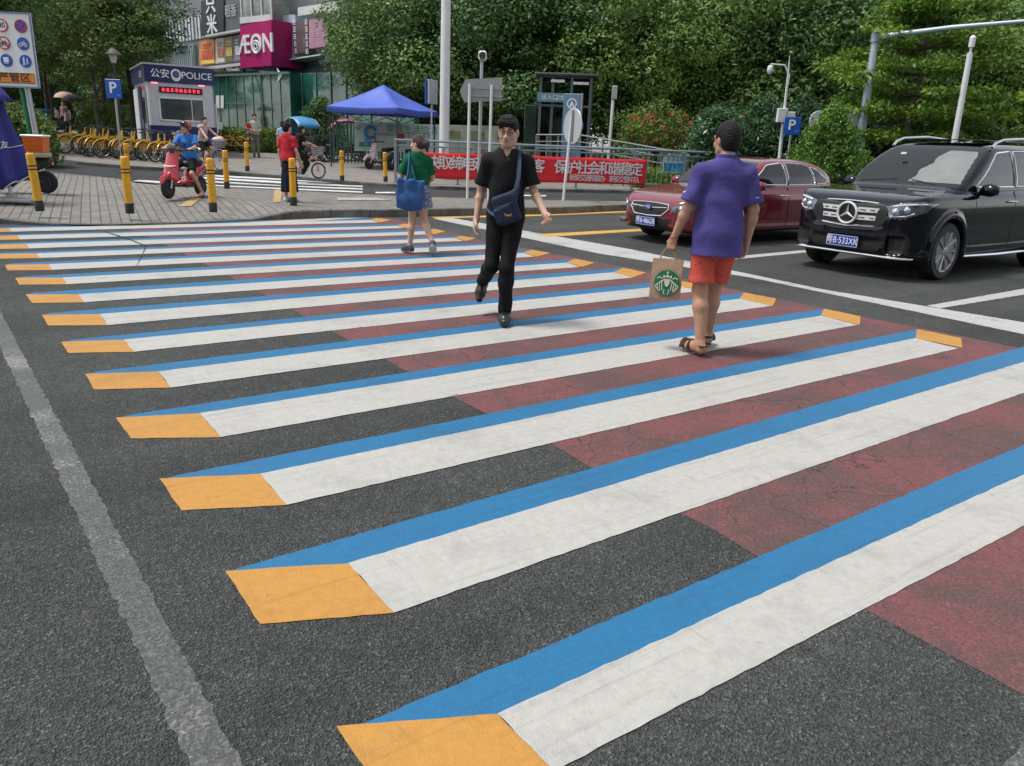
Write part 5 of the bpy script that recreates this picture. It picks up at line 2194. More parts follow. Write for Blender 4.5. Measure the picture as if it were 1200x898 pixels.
# left side
oliA = tree_proto('olive_tree', 21, 6.5, (2.7, 2.7, 2.5), 4.6, 60, .62, 22000, .15, L_OLIVE, M_BARK, .11, 6, -.7)
limA = tree_proto('pale_tree', 22, 9, (3.2, 3.2, 3.8), 6.3, 70, .8, 26000, .17, L_MID, M_BARKD, .15, 6)
drkA = tree_proto('dark_tree', 23, 8.5, (2.6, 2.6, 2.9), 6.6, 60, .8, 26000, .16, L_DARK, M_BARKD, .2, 6, -.8)
for pr, u, y, rz, sc, lb in (
        (oliA, 118, 38, 0.4, 1.0, 'olive-green tree with pale leaf tips left of the police booth'),
        (oliA, 62, 41, 2.2, 1.05, 'olive-green tree just right of the white traffic sign board'),
        (limA, 128, 52, .2, 1.1, 'taller yellow-green tree rising behind the olive-green ones'),
        (limA, 66, 58, 2.6, 1.0, 'green tree far back beside the white sign board'),
        (drkA, 160, 40, 1.2, .86, 'dark tree with a bare trunk standing over the police booth'),
        (drkA, 8, 30, 3.0, .93, 'dark overhanging tree above the white traffic sign board'),
        (oliA, -40, 36, 4.0, 1.2, 'olive-green tree at the far left edge')):
    plant_out(pr, u, y, lb, rz, sc)
GL = 'distant trees beyond the bike rack'
for i, (u, y, s) in enumerate(((20, 66, 1.0), (95, 75, 1.1), (150, 70, .9), (-60, 60, 1.2), (40, 84, 1.2), (110, 90, 1.2))):
    plant_out((ficB, ficC)[i % 2], u, y, 'hazy distant tree beyond the parked yellow bikes', i * 1.7, s * .85, 'tree', GL)


# -- layered lime tree on the right (flat tiers of fine leaves)
def layered_tree():
    g = np.random.default_rng(5)
    t = thing('layered_tree', 'layered lime green tree with flat tiers of leaves behind the black car', 'tree', stand(1062, 25, .1))
    mb = trunk_mesh(6.6, .11, 5, 0, 0)
    cl = []
    tiers = [(2.1, 2.1), (2.75, 2.75), (3.4, 2.85), (4.0, 2.6), (4.7, 2.3), (5.4, 1.7), (6.1, 1.1)]
    for z, rr in tiers:
        k = 6 if rr > 1.5 else 4
        a0 = g.uniform(0, 6)
        for i in range(k):
            a = a0 + i * 2 * math.pi / k + g.uniform(-.25, .25)
            L = rr * g.uniform(.75, 1.1)
            dz = g.uniform(-.28, .32)
            tip = V((math.cos(a) * L, math.sin(a) * L, z + dz))
            mb.tube([(0, 0, z - .15), tip * .5 + V((0, 0, z * .5)), tip], [.035, .022, .008], 6)
            for s in np.linspace(.35, 1.0, 4):
                for e in (-1, 0, 1):
                    off = V((-math.sin(a), math.cos(a), 0)) * e * .38 * s * rr / 2
                    p = V((math.cos(a) * L * s, math.sin(a) * L * s, z + dz * s + g.uniform(-.10, .12))) + off
                    cl.append((tuple(p), (.34, .34, g.uniform(.08, .2))))
    mb.build('trunk', M_BARK, t, 60)
    leaves('crown', cl, 26000, .14, L_LIME, t, 9, 1.0, .5, .9)
    return t


layered_tree()


def bush(name, label, u, y, z0, prof, n, size, lm, seed, cat='shrub', group=None, up=.3, aspect=.5, csize=.3, loc=None, fill=.5, stem=True):
    """shrub whose outline follows prof [(height, radius)], with short stems inside"""
    g = np.random.default_rng(seed)
    loc = stand(u, y, z0) if loc is None else loc
    t = thing(name, label, cat, loc, 0, group)
    cl = []
    H = prof[-1][0]
    area = sum((prof[i + 1][0] - prof[i][0]) * (prof[i][1] + prof[i + 1][1]) * 3.1 for i in range(len(prof) - 1))
    k = int(min(160, max(10, area / (csize * csize * 1.6))))
    for i in range(k):
        z = H * (i + .5) / k
        r = np.interp(z, [p[0] for p in prof], [p[1] for p in prof])
        a = i * 2.399963 + g.uniform(-.3, .3)
        q = max(0, r - csize * .6) * g.uniform(.85, 1.08)
        s = csize * g.uniform(.7, 1.25)
        cl.append(((q * math.cos(a), q * math.sin(a), z), (s, s, s * .85)))
    for i in range(max(2, k // 8)):
        z = H * g.uniform(.15, .75)
        r = np.interp(z, [p[0] for p in prof], [p[1] for p in prof])
        cl.append(((0, 0, z), (r * .6, r * .6, csize)))
    if stem:
        mb = MB()
        for i in range(5):
            a = i * 1.256
            r = prof[len(prof) // 2][1] * .5
            mb.tube([(0.04 * math.cos(a), .04 * math.sin(a), -.05), (r * .5 * math.cos(a), r * .5 * math.sin(a), H * .4),
                     (r * math.cos(a), r * math.sin(a), H * .8)], [.03, .022, .01], 6)
        mb.build('stem', M_BARK, t, 60)
    leaves('foliage', cl, n, size, lm, t, seed, up, aspect, fill)
    return t


# clipped cone behind the cars
bush('topiary_shrub', 'clipped bright green cone-shaped shrub between the two parked-looking cars', 972, 21.5, .1,
     [(0, 1.2), (.35, 1.28), (.8, 1.22), (1.3, 1.02), (1.8, .74), (2.25, .45), (2.6, .12)], 27000, .075, L_CONE, 31, csize=.2, fill=.35)
GS = 'glossy dark shrubs behind the railing'
for i, (u, y, h, r) in enumerate(((838, 30, 2.9, 1.2), (893, 30.5, 3.2, 1.35), (936, 30, 3.3, 1.2), (1035, 27, 2.2, 1.1))):
    bush('glossy_shrub', ['glossy dark shrub right behind the purple-shirted man', 'glossy dark shrub left of the blue parking sign on the right',
                          'glossy dark shrub right of the white camera street pole', 'dark round shrub between the cone-shaped shrub and the layered tree'][i],
         u, y, .1, [(0, r * .7), (h * .3, r), (h * .65, r * .95), (h * .9, r * .55), (h, .15)], 11000, .2, L_GLOSS, 40 + i, group=GS, aspect=.28, csize=.36, up=.6)
bush('glossy_shrub', 'small dark rounded shrub behind the windscreen of the black car', 1092, 26, .1, [(0, .8), (.7, 1.0), (1.3, .8), (1.7, .2)], 7000, .12, L_GLOSS, 45, group=GS, csize=.3)
GR = 'mid green shrubs on the right'
for i, (u, y, h, r) in enumerate(((1140, 25, 2.5, 1.35), (1195, 24.5, 2.3, 1.5), (1262, 25, 2.6, 1.6))):
    bush('leafy_shrub', ['leafy green shrub at the foot of the leaning white post', 'leafy green shrub over the rear of the black car',
                         'leafy green shrub just outside the right edge'][i],
         u, y, .1, [(0, r * .7), (h * .3, r), (h * .65, r * .95), (h * .9, r * .55), (h, .15)], 12000, .14, L_HEDGE, 50 + i, group=GR, csize=.36)
# flame bush with orange-red flowers
fb = bush('flowering_bush', 'loose green bush dotted with orange-red flowers behind the railing', 768, 33, .1,
          [(0, .9), (.6, 1.5), (1.4, 1.8), (2.2, 1.5), (2.8, .8), (3.1, .2)], 15000, .13, L_LIME if False else L_HEDGE, 61, csize=.34, fill=.7)
g_ = np.random.default_rng(3)
leaves('blossom', [((g_.uniform(-1.5, 1.5), -.55 + g_.normal() * .5, 1.5 + g_.uniform(0, 1.3)), (.09, .09, .08)) for i in range(52)], 1300, .08, L_FLOWER, fb, 62, .5, .8, .9)
pk = bush('flowering_bush', 'pink-flowered shrub half hidden in shade above the clipped hedges', 862, 37, 2.2, [(0, .5), (.5, 1.1), (1.0, 1.0), (1.3, .3)], 3000, .14, L_DARK, 63, csize=.3, loc=stand(862, 37.5, .1), stem=True)
for ch in pk.children:
    ch.location.z = 2.0
leaves('blossom', [((g_.normal() * .8, -.7 + g_.normal() * .3, 2.65 + g_.normal() * .22), (.16, .12, .1)) for i in range(16)], 900, .1, L_PINK, pk, 64, .5, .8, .9)


def hedge(name, label, a, b, w, h, n, size, lm, seed, group=None):
    """clipped hedge from a to b"""
    g = np.random.default_rng(seed)
    a, b = V(a), V(b)
    t = thing(name, label, 'hedge', a, math.atan2((b - a).y, (b - a).x), group)
    L = (b - a).length
    dz = b.z - a.z
    cl = []
    k = int(L / .28)
    for i in range(k):
        for j in range(3):
            for q in range(max(2, int(h / .3))):
                z = h * (q + .6) / max(2, int(h / .3)) * g.uniform(.85, 1.06)
                x = L * (i + .5) / k
                cl.append(((x, (j - 1) * w * .33 + g.uniform(-.05, .05), z + dz * x / L), (.2, w * .2, .2)))
    leaves('foliage', cl, n, size, lm, t, seed, .5, .55, .6)
    mb = MB()
    for i in range(max(3, int(L / .8))):
        x = L * (i + .5) / max(3, int(L / .8))
        mb.tube([(x, 0, -.1 + dz * x / L), (x + .05, .04, h * .8 + dz * x / L)], [.025, .01], 6)
    mb.tube([(0, .02, .04), (L * .5, .02, .04 + dz * .5), (L, .02, .04 + dz)], .02, 6)
    mb.build('stem', M_BARK, t, 60)
    return t


hedge('clipped_hedge', 'yellow-green clipped hedge below the green glass wall', stand(246, 36, .1), stand(345, 37.5, .1), 1.3, 1.05, 12000, .1, L_HEDGE, 71)
hedge('clipped_hedge', 'low bright hedge along the ramp railing under the flowers', stand(742, 30, .1), stand(838, 29.5, .1), .8, .75, 7000, .08, L_LIME, 72)
hedge('clipped_hedge', 'small lime hedge behind the red car roof', stand(846, 28.5, .1), stand(880, 28.5, .1), .7, 1.1, 3000, .08, L_LIME, 73)
hedge('clipped_hedge', 'dark hedge behind the row of yellow bikes', stand(100, 43, .1), stand(150, 42, .1), 1.2, 1.5, 6000, .13, L_HEDGE, 74)
bush('leafy_shrub', 'round green shrub at the foot of the traffic sign board', 28, 25, .1, [(0, .8), (.6, 1.0), (1.2, .8), (1.6, .2)], 7000, .13, L_HEDGE, 75, csize=.3)
bush('leafy_shrub', 'small green shrub left of the glass lift shelter', 607, 31.5, .1, [(0, .5), (.4, .7), (.9, .55), (1.2, .1)], 4500, .1, L_HEDGE, 76, csize=.22)
bush('leafy_shrub', 'dark shrub between the bicycles and the blue tent', 378, 38.5, .1, [(0, .9), (.8, 1.1), (1.8, .9), (2.4, .2)], 6000, .14, L_DARK, 77, csize=.34)

# ================================================================== cars
def poly_sdf2(poly, X, Y):
    """signed distance to a 2D polygon on a grid"""
    d = np.full(np.broadcast(X, Y).shape, 1e9)
    s = np.ones(d.shape)
    n = len(poly)
    for i in range(n):
        ax, ay = poly[i]
        bx, by = poly[i - 1]
        ex, ey = bx - ax, by - ay
        wx, wy = X - ax, Y - ay
        t = np.clip((wx * ex + wy * ey) / (ex * ex + ey * ey + 1e-12), 0, 1)
        d = np.minimum(d, (wx - ex * t) ** 2 + (wy - ey * t) ** 2)
        c1, c2, c3 = Y >= ay, Y < by, ex * wy > ey * wx
        s = np.where((c1 & c2 & c3) | (~c1 & ~c2 & ~c3), -s, s)
    return s * np.sqrt(d)


def smax(a, b, k):
    h = np.maximum(k - np.abs(a - b), 0) / k
    return np.maximum(a, b) + h * h * k * 0.25


def smooth_poly(pts, it=2, closed=True):
    """corner-cutting so outlines become curves"""
    for _ in range(it):
        out = []
        n = len(pts)
        for i in range(n if closed else n - 1):
            a, b = pts[i], pts[(i + 1) % n]
            out += [(a[0] * .78 + b[0] * .22, a[1] * .78 + b[1] * .22), (a[0] * .22 + b[0] * .78, a[1] * .22 + b[1] * .78)]
        pts = out
    return pts


def mirror_y(half):
    return [(y, z) for y, z in half] + [(-y, z) for y, z in half[::-1]]


class CarShell:
    def __init__(self, spec, h=0.02):
        S = spec
        self.s = S
        sd = Sdf((-S['L'] / 2 - .08, -S['W'] / 2 - .08, .08), (S['L'] / 2 + .08, S['W'] / 2 + .08, S['H'] + .08), h)
        X, Y, Z = np.meshgrid(*sd.ax, indexing='ij', sparse=True)
        x2, z2 = X[:, 0, :], Z[0, 0, :][None, :]
        y2 = Y[:, :, 0]
        sideL = poly_sdf2(smooth_poly(S['side_low'], 2), x2, z2)[:, None, :]
        plan = poly_sdf2(smooth_poly(S['plan'] + [(x, -y) for x, y in S['plan'][::-1]], 2), X[:, :, 0], y2)[:, :, None]
        fr = poly_sdf2(mirror_y(S['front_low']), Y[0, :, :], Z[0, :, :])[None]
        low = smax(smax(sideL, plan, .07), fr, .05)
        sideU = poly_sdf2(smooth_poly(S['side_up'], 2), x2, z2)[:, None, :]
        fru = poly_sdf2(mirror_y(S['front_up']), Y[0, :, :], Z[0, :, :])[None]
        planu = poly_sdf2(smooth_poly(S['plan_up'] + [(x, -y) for x, y in S['plan_up'][::-1]], 2), X[:, :, 0], y2)[:, :, None]
        up = smax(smax(sideU, fru, .10), planu, .12)
        k = .035
        hh = np.maximum(k - np.abs(low - up), 0) / k
        sd.F = (np.minimum(low, up) - hh * hh * k * .25).astype(np.float32)
        # shoulder crease, arch flares, wheel wells
        for ax in S['axles']:
            for sg in (-1, 1):
                y0 = S['W'] / 2
                A = np.sqrt((X - ax) ** 2 + (Z - S['wr']) ** 2)
                ringd = np.maximum(np.abs(A - (S['wr'] + .085)) - .03, np.abs(sg * Y - (y0 - .035)) - .045)
                sd._mix((slice(None),) * 3, np.broadcast_to(ringd, sd.F.shape).astype(np.float32), .05, 'add')
        for ax in S['axles']:
            A = np.sqrt((X - ax) ** 2 + (Z - S['wr']) ** 2) - (S['wr'] + .05)
            for sg in (-1, 1):
                well = np.maximum(A, (S['W'] / 2 - .34) - sg * Y)
                sd._mix((slice(None),) * 3, np.broadcast_to(well, sd.F.shape).astype(np.float32), .012, 'sub')
        sd.full(lambda X, Y, Z: S['clear'] - Z + 0 * X, .03, 'int')
        for c, sz, r in S.get('cuts', []):
            for sg in ((1, -1) if c[1] else (1,)):
                sd.box((c[0], c[1] * sg, c[2]), sz, r, None, .02, 'sub')
        P, Q = sd.mesh(3)
        self.P, self.Q = P, Q
        e1, e2 = P[Q[:, 2]] - P[Q[:, 0]], P[Q[:, 3]] - P[Q[:, 1]]
        N = np.cross(e1, e2)
        self.N = N / (np.linalg.norm(N, axis=1)[:, None] + 1e-12)
        self.C = P[Q].mean(1)
        self.part = np.zeros(len(Q), int)

    def surf_y(self, x, z, out=.004):
        m = (self.P[:, 1] > .3)
        d = (self.P[:, 0] - x) ** 2 + (self.P[:, 2] - z) ** 2 - .0005 * self.P[:, 1]
        d[~m] = 9
        i = np.argsort(d)[:4]
        w = 1 / (np.abs(d[i]) + 1e-4)
        return float((self.P[i, 1] * w).sum() / w.sum()) + out

    def surf_x(self, y, z, out=.004, front=True):
        m = self.P[:, 0] > .8 if front else self.P[:, 0] < -.8
        d = (self.P[:, 1] - y) ** 2 + (self.P[:, 2] - z) ** 2 - .0008 * np.abs(self.P[:, 0])
        d[~m] = 9
        i = np.argsort(d)[:4]
        w = 1 / (np.abs(d[i]) + 1e-4)
        return float((self.P[i, 0] * w).sum() / w.sum()) + (out if front else -out)

    def side_line(self, pts, r, sg=1, out=.0, step=.05, n=5):
        q = []
        for a, b in zip(pts, pts[1:]):
            k = max(1, int(math.dist(a, b) / step))
            q += [(a[0] + (b[0] - a[0]) * i / k, a[1] + (b[1] - a[1]) * i / k) for i in range(k)]
        q.append(pts[-1])
        return [(x, sg * self.surf_y(x, z, out), z) for x, z in q]


def wheel(name, parent, loc, r, w, sg, spokes, rim_m, split=False):
    """tyre and alloy rim facing +-y"""
    rot = Matrix.Rotation(R(-90 * sg), 3, 'X')
    mb = MB()
    rr = r * .70
    mb.lathe([(rr, -w / 2), (r * .90, -w / 2), (r * .975, -w / 2 + .025), (r, -w / 2 + .06), (r, w / 2 - .06), (r * .975, w / 2 - .025), (r * .90, w / 2), (rr, w / 2 - .005), (rr, -w / 2)], 40, loc, rot)
    t = mb.build('wheel', M_BLACK, parent, 40)
    mb = MB()
    mb.lathe([(rr * 1.02, w / 2 - .02), (rr * 1.0, w / 2 + .002), (rr * .93, w / 2 - .01), (rr * .9, w / 2 - .06), (rr * .9, -w / 2 + .02)], 40, loc, rot)
    mb.lathe([(.075, w / 2 - .05), (.07, w / 2 - .012), (.03, w / 2 - .004)], 16, loc, rot)
    for k in range(spokes):
        a = 2 * math.pi * k / spokes
        for off in ((-.05, .05) if split else (0,)):
            a0, a1 = a, a + off
            pts = [V((.04 * math.cos(a0), .04 * math.sin(a0), w / 2 - .03)), V((rr * .5 * math.cos(a0 + off * .4), rr * .5 * math.sin(a0 + off * .4), w / 2 - .02)),
                   V((rr * .95 * math.cos(a1), rr * .95 * math.sin(a1), w / 2 - .018))]
            mb.tube([rot @ p + V(loc) for p in pts], [.022, .02, .026], 6)
    mb.build('rim', rim_m, t, 40)
    mb = MB()
    mb.lathe([(rr * .88, w / 2 - .09), (rr * .88, w / 2 - .075), (.02, w / 2 - .075)], 24, loc, rot)
    mb.build('brake_disc', M_DARK, t, 40)
    return t


M_CHROME = mat('chrome', (.75, .76, .78), .12, metal=1.0)
M_SILVER = mat('satin_silver', (.78, .79, .80), .28, metal=.45)
M_GLASSC = mat('car_glass', (.008, .012, .012), .02, spec=.5, coat=.2)
M_PLATE = mat('plate_blue', (.006, .05, .33), .45)
M_TRIM = mat('black_trim', (.012, .012, .013), .38)
M_LAMP = mat('headlamp', (.13, .15, .18), .06, metal=.5, var=.5, vscale=14, coat=1.0)
M_RIMM = mat('alloy_rim', (.34, .34, .36), .3, metal=.85)


def plate(parent, fr, txt, w=.44, h=.14):
    mb = MB()
    mb.m = fr
    mb.box((0, 0, 0), (w, h, .012), ch=.005)
    p = mb.build('number_plate', M_PLATE, parent, 30)
    mb = MB()
    mb.m = fr
    for c, s in (((0, h / 2 - .008, .008), (w - .02, .004, .004)), ((0, -h / 2 + .008, .008), (w - .02, .004, .004)), ((w / 2 - .008, 0, .008), (.006, h - .03, .004)), ((-w / 2 + .008, 0, .008), (.006, h - .03, .004))):
        mb.box(c, s)
    mb.build('border', M_SIGNWHITE, p, None)
    text(txt, h * .80, fr @ Matrix.Translation((0, -.002, .008)), M_SIGNWHITE, p, 'lettering', .003, 0, xs=.82)
    return p


def build_car(root, S, paint_m):
    C = CarShell(S)
    P, Q, N, Cc = C.P, C.Q, C.N, C.C
    ax_, az_, ay_ = Cc[:, 0], Cc[:, 2], Cc[:, 1]
    lab = np.zeros(len(Q), int)
    names = ['body']
    mats_ = [paint_m]

    def region(name, m, mask):
        names.append(name)
        mats_.append(m)
        lab[mask & (lab == 0)] = len(names) - 1
        return len(names) - 1

    dark = (N[:, 2] < -.5) & (az_ < S['wr'] * 2 + .2)
    well = np.zeros(len(Q), bool)
    for a in S['axles']:
        well |= (np.hypot(ax_ - a, az_ - S['wr']) < S['wr'] + .058) & (np.abs(ay_) < S['W'] / 2 - .01) & (np.abs(ay_) > .5)
    region('underbody', M_TRIM, dark | well)
    wins = []
    for wi, poly in enumerate(S['side_windows']):
        for sg in (1, -1):
            i = region('side_window', M_GLASSC, inside(poly, ax_, az_) & (sg * ay_ > .45) & (np.abs(N[:, 1]) > .3))
    if 'shade' in S:  # bright sky reflection, painted as a pale patch of the windscreen
        region('sunshade', M_REFLECTION, inside(S['shade'], ay_, az_) & (ax_ > S['screen_x'][0]) & (ax_ < S['screen_x'][1]) & (N[:, 0] > .25))  # painted sky reflection, not a sunshade
    region('windscreen', M_GLASSC, inside(mirror_y(S['screen']), ay_, az_) & (ax_ > S['screen_x'][0]) & (ax_ < S['screen_x'][1]) & (N[:, 0] > .25))
    region('rear_window', M_GLASSC, inside(mirror_y(S['rear']), ay_, az_) & (ax_ < S['rear_x']) & (N[:, 0] < -.2))
    for nm, m, poly in S['front_regions']:
        sides = (1, -1) if poly[0] == 'pair' else (1,)
        pl = poly[1] if poly[0] == 'pair' else mirror_y(poly[1])
        for sg in sides:
            region(nm, m, inside(pl, ay_ * sg, az_) & (ax_ > S['front_x']) & (N[:, 0] > -.1))
    for sg in (1, -1):
        for poly in S['doors']:
            region('door', paint_m, inside(poly, ax_, az_) & (sg * ay_ > .5))
    # smooth the seams between regions so that outlines are clean curves
    E = np.concatenate([Q[:, [0, 1]], Q[:, [1, 2]], Q[:, [2, 3]], Q[:, [3, 0]]])
    fi = np.tile(np.arange(len(Q)), 4)
    E.sort(axis=1)
    key = E[:, 0] * (len(P) + 1) + E[:, 1]
    o = np.argsort(key, kind='stable')
    k_, f_, e_ = key[o], fi[o], E[o]
    pair = np.where((k_[1:] == k_[:-1]) & (lab[f_[1:]] != lab[f_[:-1]]))[0]
    B = e_[pair]
    deg = np.bincount(B.ravel(), minlength=len(P))
    mv = deg == 2
    for it in range(12):
        lam = .5 if it % 2 == 0 else -.45
        acc = np.stack([np.bincount(B[:, 0], P[B[:, 1], i], len(P)) + np.bincount(B[:, 1], P[B[:, 0], i], len(P)) for i in range(3)], 1)
        d = acc / np.maximum(deg, 1)[:, None] - P
        P[mv] += lam * d[mv]
    objs = {}
    for i, nm in enumerate(names):
        mk = lab == i
        if mk.sum() < 3:
            continue
        p, q = submesh(P, Q, mk)
        objs.setdefault(nm, []).append(link(nm, np_mesh(nm, p, q), mats_[i], root, 180))
    # window surrounds and door gaps
    for sg in (1, -1):
        for poly in S['side_windows']:
            mb = MB()
            mb.tube(C.side_line(poly + [poly[0]], 0, sg, .001), .011, 6)
            mb.build('window_trim', S['trim_m'], root)
        for poly, d in zip(S['doors'], (objs.get('door', []))[:0] or [None] * 9):
            mb = MB()
            mb.tube(C.side_line(poly + [poly[0]], 0, sg, -.003), .0065, 5)
            mb.build('door_gap', M_TRIM, root)
    for sg in (1, -1):
        for a in S['axles']:
            wheel('wheel', root, (a, sg * (S['W'] / 2 - .135), S['wr']), S['wr'], .24, sg, S['spokes'], M_RIMM, S.get('split', False))
        for hx, hz in S['handles']:
            y = C.surf_y(hx, hz, 0) * sg
            mb = MB()
            mb.tube([(hx + .11, y, hz), (hx + .09, y + sg * .035, hz + .004), (hx - .09, y + sg * .035, hz), (hx - .11, y, hz - .004)], [.012, .016, .016, .012], 8, flat=.8)
            mb.build('door_handle', M_CHROME, root)
        mx, mz = S['mirror']
        y = C.surf_y(mx, mz, 0)
        sd = Sdf((mx - .2, -.05, mz - .15), (mx + .2, .36, mz + .22), .012)
        sd.ell((mx - .01, .17, mz + .05), (.085, .125, .085), None, .02).cap((mx, -.02, mz - .03), (mx - .01, .12, mz + .02), .025, .03, .03)
        sd.cut((mx - .065, 0, 0), (-1, 0, 0), .01)
        pm, qm = sd.mesh(1)
        pm[:, 1] = (pm[:, 1] + y - .03) * sg
        if sg < 0:
            qm = qm[:, ::-1]
        mr = link('mirror', np_mesh('mirror', pm, np.ascontiguousarray(qm)), S['mirror_m'], root, 180)
        mb = MB()
        mb.box((mx - .068, sg * (y + .14), mz + .05), (.008, .19, .12), ch=.004)
        mb.build('mirror_glass', M_CHROME, mr)
    return C, objs


HEAD = math.atan2(-.594, -.804)
M_CARBLACK = mat('black_car_paint', (.003, .0036, .0065), .06, spec=.2, coat=.5)
M_CARRED = mat('dark_red_car_paint', (.20, .009, .024), .18, metal=.2, coat=.9)
M_REFLECTION = mat('pale_reflection_paint', (.21, .22, .21), .08, var=.12, vscale=2.5, coat=.5)  # pale sky reflection put into the colour

# -- black SUV
L2 = 2.56
suv = thing('black_suv', 'black sport utility car with chrome grille and roof rails waiting at the stop line', 'car', (6.45, 12.18, 0), HEAD)
S_SUV = dict(
    L=5.13, W=1.94, H=1.86, wr=.385, axles=(1.66, -1.42), clear=.26, spokes=10, split=False,
    side_low=[(2.42, .26), (2.52, .34), (2.56, .50), (2.555, .74), (2.53, .92), (2.44, 1.03), (2.2, 1.095), (1.75, 1.14), (1.28, 1.19), (1.1, 1.17), (-1.2, 1.17), (-2.46, 1.2),
              (-2.55, 1.0), (-2.56, .5), (-2.5, .28), (-2.3, .26)],
    side_up=[(1.46, 1.08), (1.30, 1.19), (.86, 1.50), (.45, 1.745), (.2, 1.80), (-.5, 1.83), (-1.3, 1.815), (-2.0, 1.765), (-2.28, 1.70), (-2.42, 1.4), (-2.5, 1.1), (-2.5, 1.02), (1.46, 1.02)],
    plan=[(2.57, .0), (2.565, .3), (2.52, .62), (2.40, .83), (2.15, .945), (1.7, .965), (0, .955), (-1.6, .965), (-2.2, .93), (-2.48, .80), (-2.57, .45), (-2.57, 0)],
    plan_up=[(1.5, .0), (1.47, .5), (1.30, .84), (.6, .925), (-.8, .93), (-1.8, .90), (-2.3, .82), (-2.5, .6), (-2.52, 0)],
    front_low=[(0, .2), (.86, .2), (.925, .30), (.955, .45), (.962, .68), (.968, .86), (.955, .98), (.925, 1.075), (.86, 1.13), (.74, 1.155), (.66, 1.19), (.55, 1.20), (0, 1.22)][::1],
    front_up=[(0, 1.0), (.92, 1.0), (.915, 1.12), (.86, 1.36), (.775, 1.62), (.72, 1.72), (.62, 1.80), (.42, 1.838), (0, 1.85)],
    cuts=[((2.62, 0, .80), (.20, 1.02, .30), .03), ((2.60, 0, .42), (.17, 1.0, .20), .03), ((2.50, .70, .46), (.16, .27, .22), .03)],
    side_windows=[[(.98, 1.215), (.42, 1.64), (.36, 1.665), (-.08, 1.70), (-.12, 1.22)], [(-.20, 1.22), (-.17, 1.70), (-.60, 1.71), (-1.10, 1.69), (-1.28, 1.23)],
                  [(-1.36, 1.23), (-1.20, 1.685), (-1.80, 1.635), (-2.08, 1.30), (-2.0, 1.24)]],
    screen=[(0, 1.20), (.80, 1.195), (.83, 1.23), (.70, 1.66), (.62, 1.715), (0, 1.745)], screen_x=(.3, 1.5),
    rear=[(0, 1.2), (.72, 1.2), (.66, 1.62), (0, 1.66)], rear_x=-2.1,
    front_regions=[('headlight', M_LAMP, ('pair', [(.52, .955), (.56, .80), (.74, .80), (.90, .90), (.94, 1.01), (.88, 1.03), (.70, 1.005)])),
                   ('grille', M_TRIM, ('mid', [(0, .66), (.44, .68), (.53, .78), (.52, .93), (.47, .975), (0, .985)])),
                   ('lower_intake', M_TRIM, ('mid', [(0, .345), (.46, .345), (.56, .50), (0, .52)])),
                   ('side_intake', M_TRIM, ('pair', [(.60, .36), (.82, .36), (.83, .56), (.60, .56)])),
                   ('skid_plate', M_CHROME, ('mid', [(0, .285), (.70, .30), (.72, .325), (0, .32)]))],
    shade=[(.02, 1.245), (.09, 1.33), (.05, 1.40), (.16, 1.50), (.13, 1.58), (.22, 1.68), (.60, 1.675), (.645, 1.63), (.755, 1.245)],  # outline of the reflection painted on the windscreen
    front_x=2.05, doors=[[(1.02, .42), (1.06, 1.14), (-.13, 1.17), (-.14, .42)], [(-.16, .42), (-.15, 1.17), (-1.30, 1.17), (-1.16, .80), (-1.0, .62), (-.92, .42)]],
    handles=[(-.02, 1.02), (-1.14, 1.04)], mirror=(.92, 1.13), trim_m=M_CHROME, mirror_m=M_CARBLACK)
CS, so_ = build_car(suv, S_SUV, M_CARBLACK)
# grille bars, emblem, plate, lamps
gx = lambda y: 2.535 - .07 * (y / .55) ** 2
gr = so_['grille'][0]
mb = MB()
for z in (.775, .875):
    for sg in (-1, 1):
        pts = [(gx(y) + .004, sg * y, z + .01 * (y / .5)) for y in np.linspace(.13, .50, 9)]
        rings_ = []
        for x, y, zz in pts:
            rings_.append([(x - .02, y, zz - .034), (x + .014, y, zz - .029), (x + .014, y, zz + .029), (x - .02, y, zz + .034)])
        mb.loft(rings_)
mb.build('bar', M_SILVER, gr, 30)
mb = MB()
for z in (.775, .875):
    for sg in (-1, 1):
        for y in (.2, .32, .44):
            mb.box((gx(y) + .017, sg * y, z + .01 * y / .5), (.008, .085, .012))
mb.build('slot', M_TRIM, gr, None)
mb = MB()
efr = frame((gx(0) + .03, 0, .825), (0, 1, 0), (0, 0, 1))
mb.m = efr
mb.torus((0, 0, 0), .135, .017, 36, 8)
for k in range(3):
    a = R(90 + 120 * k)
    d, e = V((math.cos(a), math.sin(a), 0)), V((-math.sin(a), math.cos(a), 0))
    vs = [d * .135, e * .022 - d * .012, -e * .022 - d * .012, V((0, 0, .02)), V((0, 0, -.01))]
    mb.add(vs, [(0, 1, 3), (0, 3, 2), (0, 4, 1), (0, 2, 4)])
mb.build('emblem', M_SILVER, gr, 30)
mb = MB()
mb.m = frame((gx(0) + .008, 0, .825), (0, 1, 0), (0, 0, 1))
mb.lathe([(.12, 0), (.12, .004)], 28)
mb.build('emblem_plate', M_TRIM, gr)
mb = MB()
mb.tube([(gx(y) + .012, y, z) for y, z in ((-.50, .95), (-.545, .80), (-.46, .685), (0, .66), (.46, .685), (.545, .80), (.50, .95))], .016, 8)
mb.tube([(2.50 - .05 * (y / .5) ** 2, y, .985 - .02 * (y / .5) ** 2) for y in np.linspace(-.5, .5, 11)], .012, 8)
mb.build('surround', M_CHROME, gr)
plate(suv, frame((2.575, 0, .455), (0, 1, 0), (0, 0, 1)), '粤B·533XK', .46, .15)
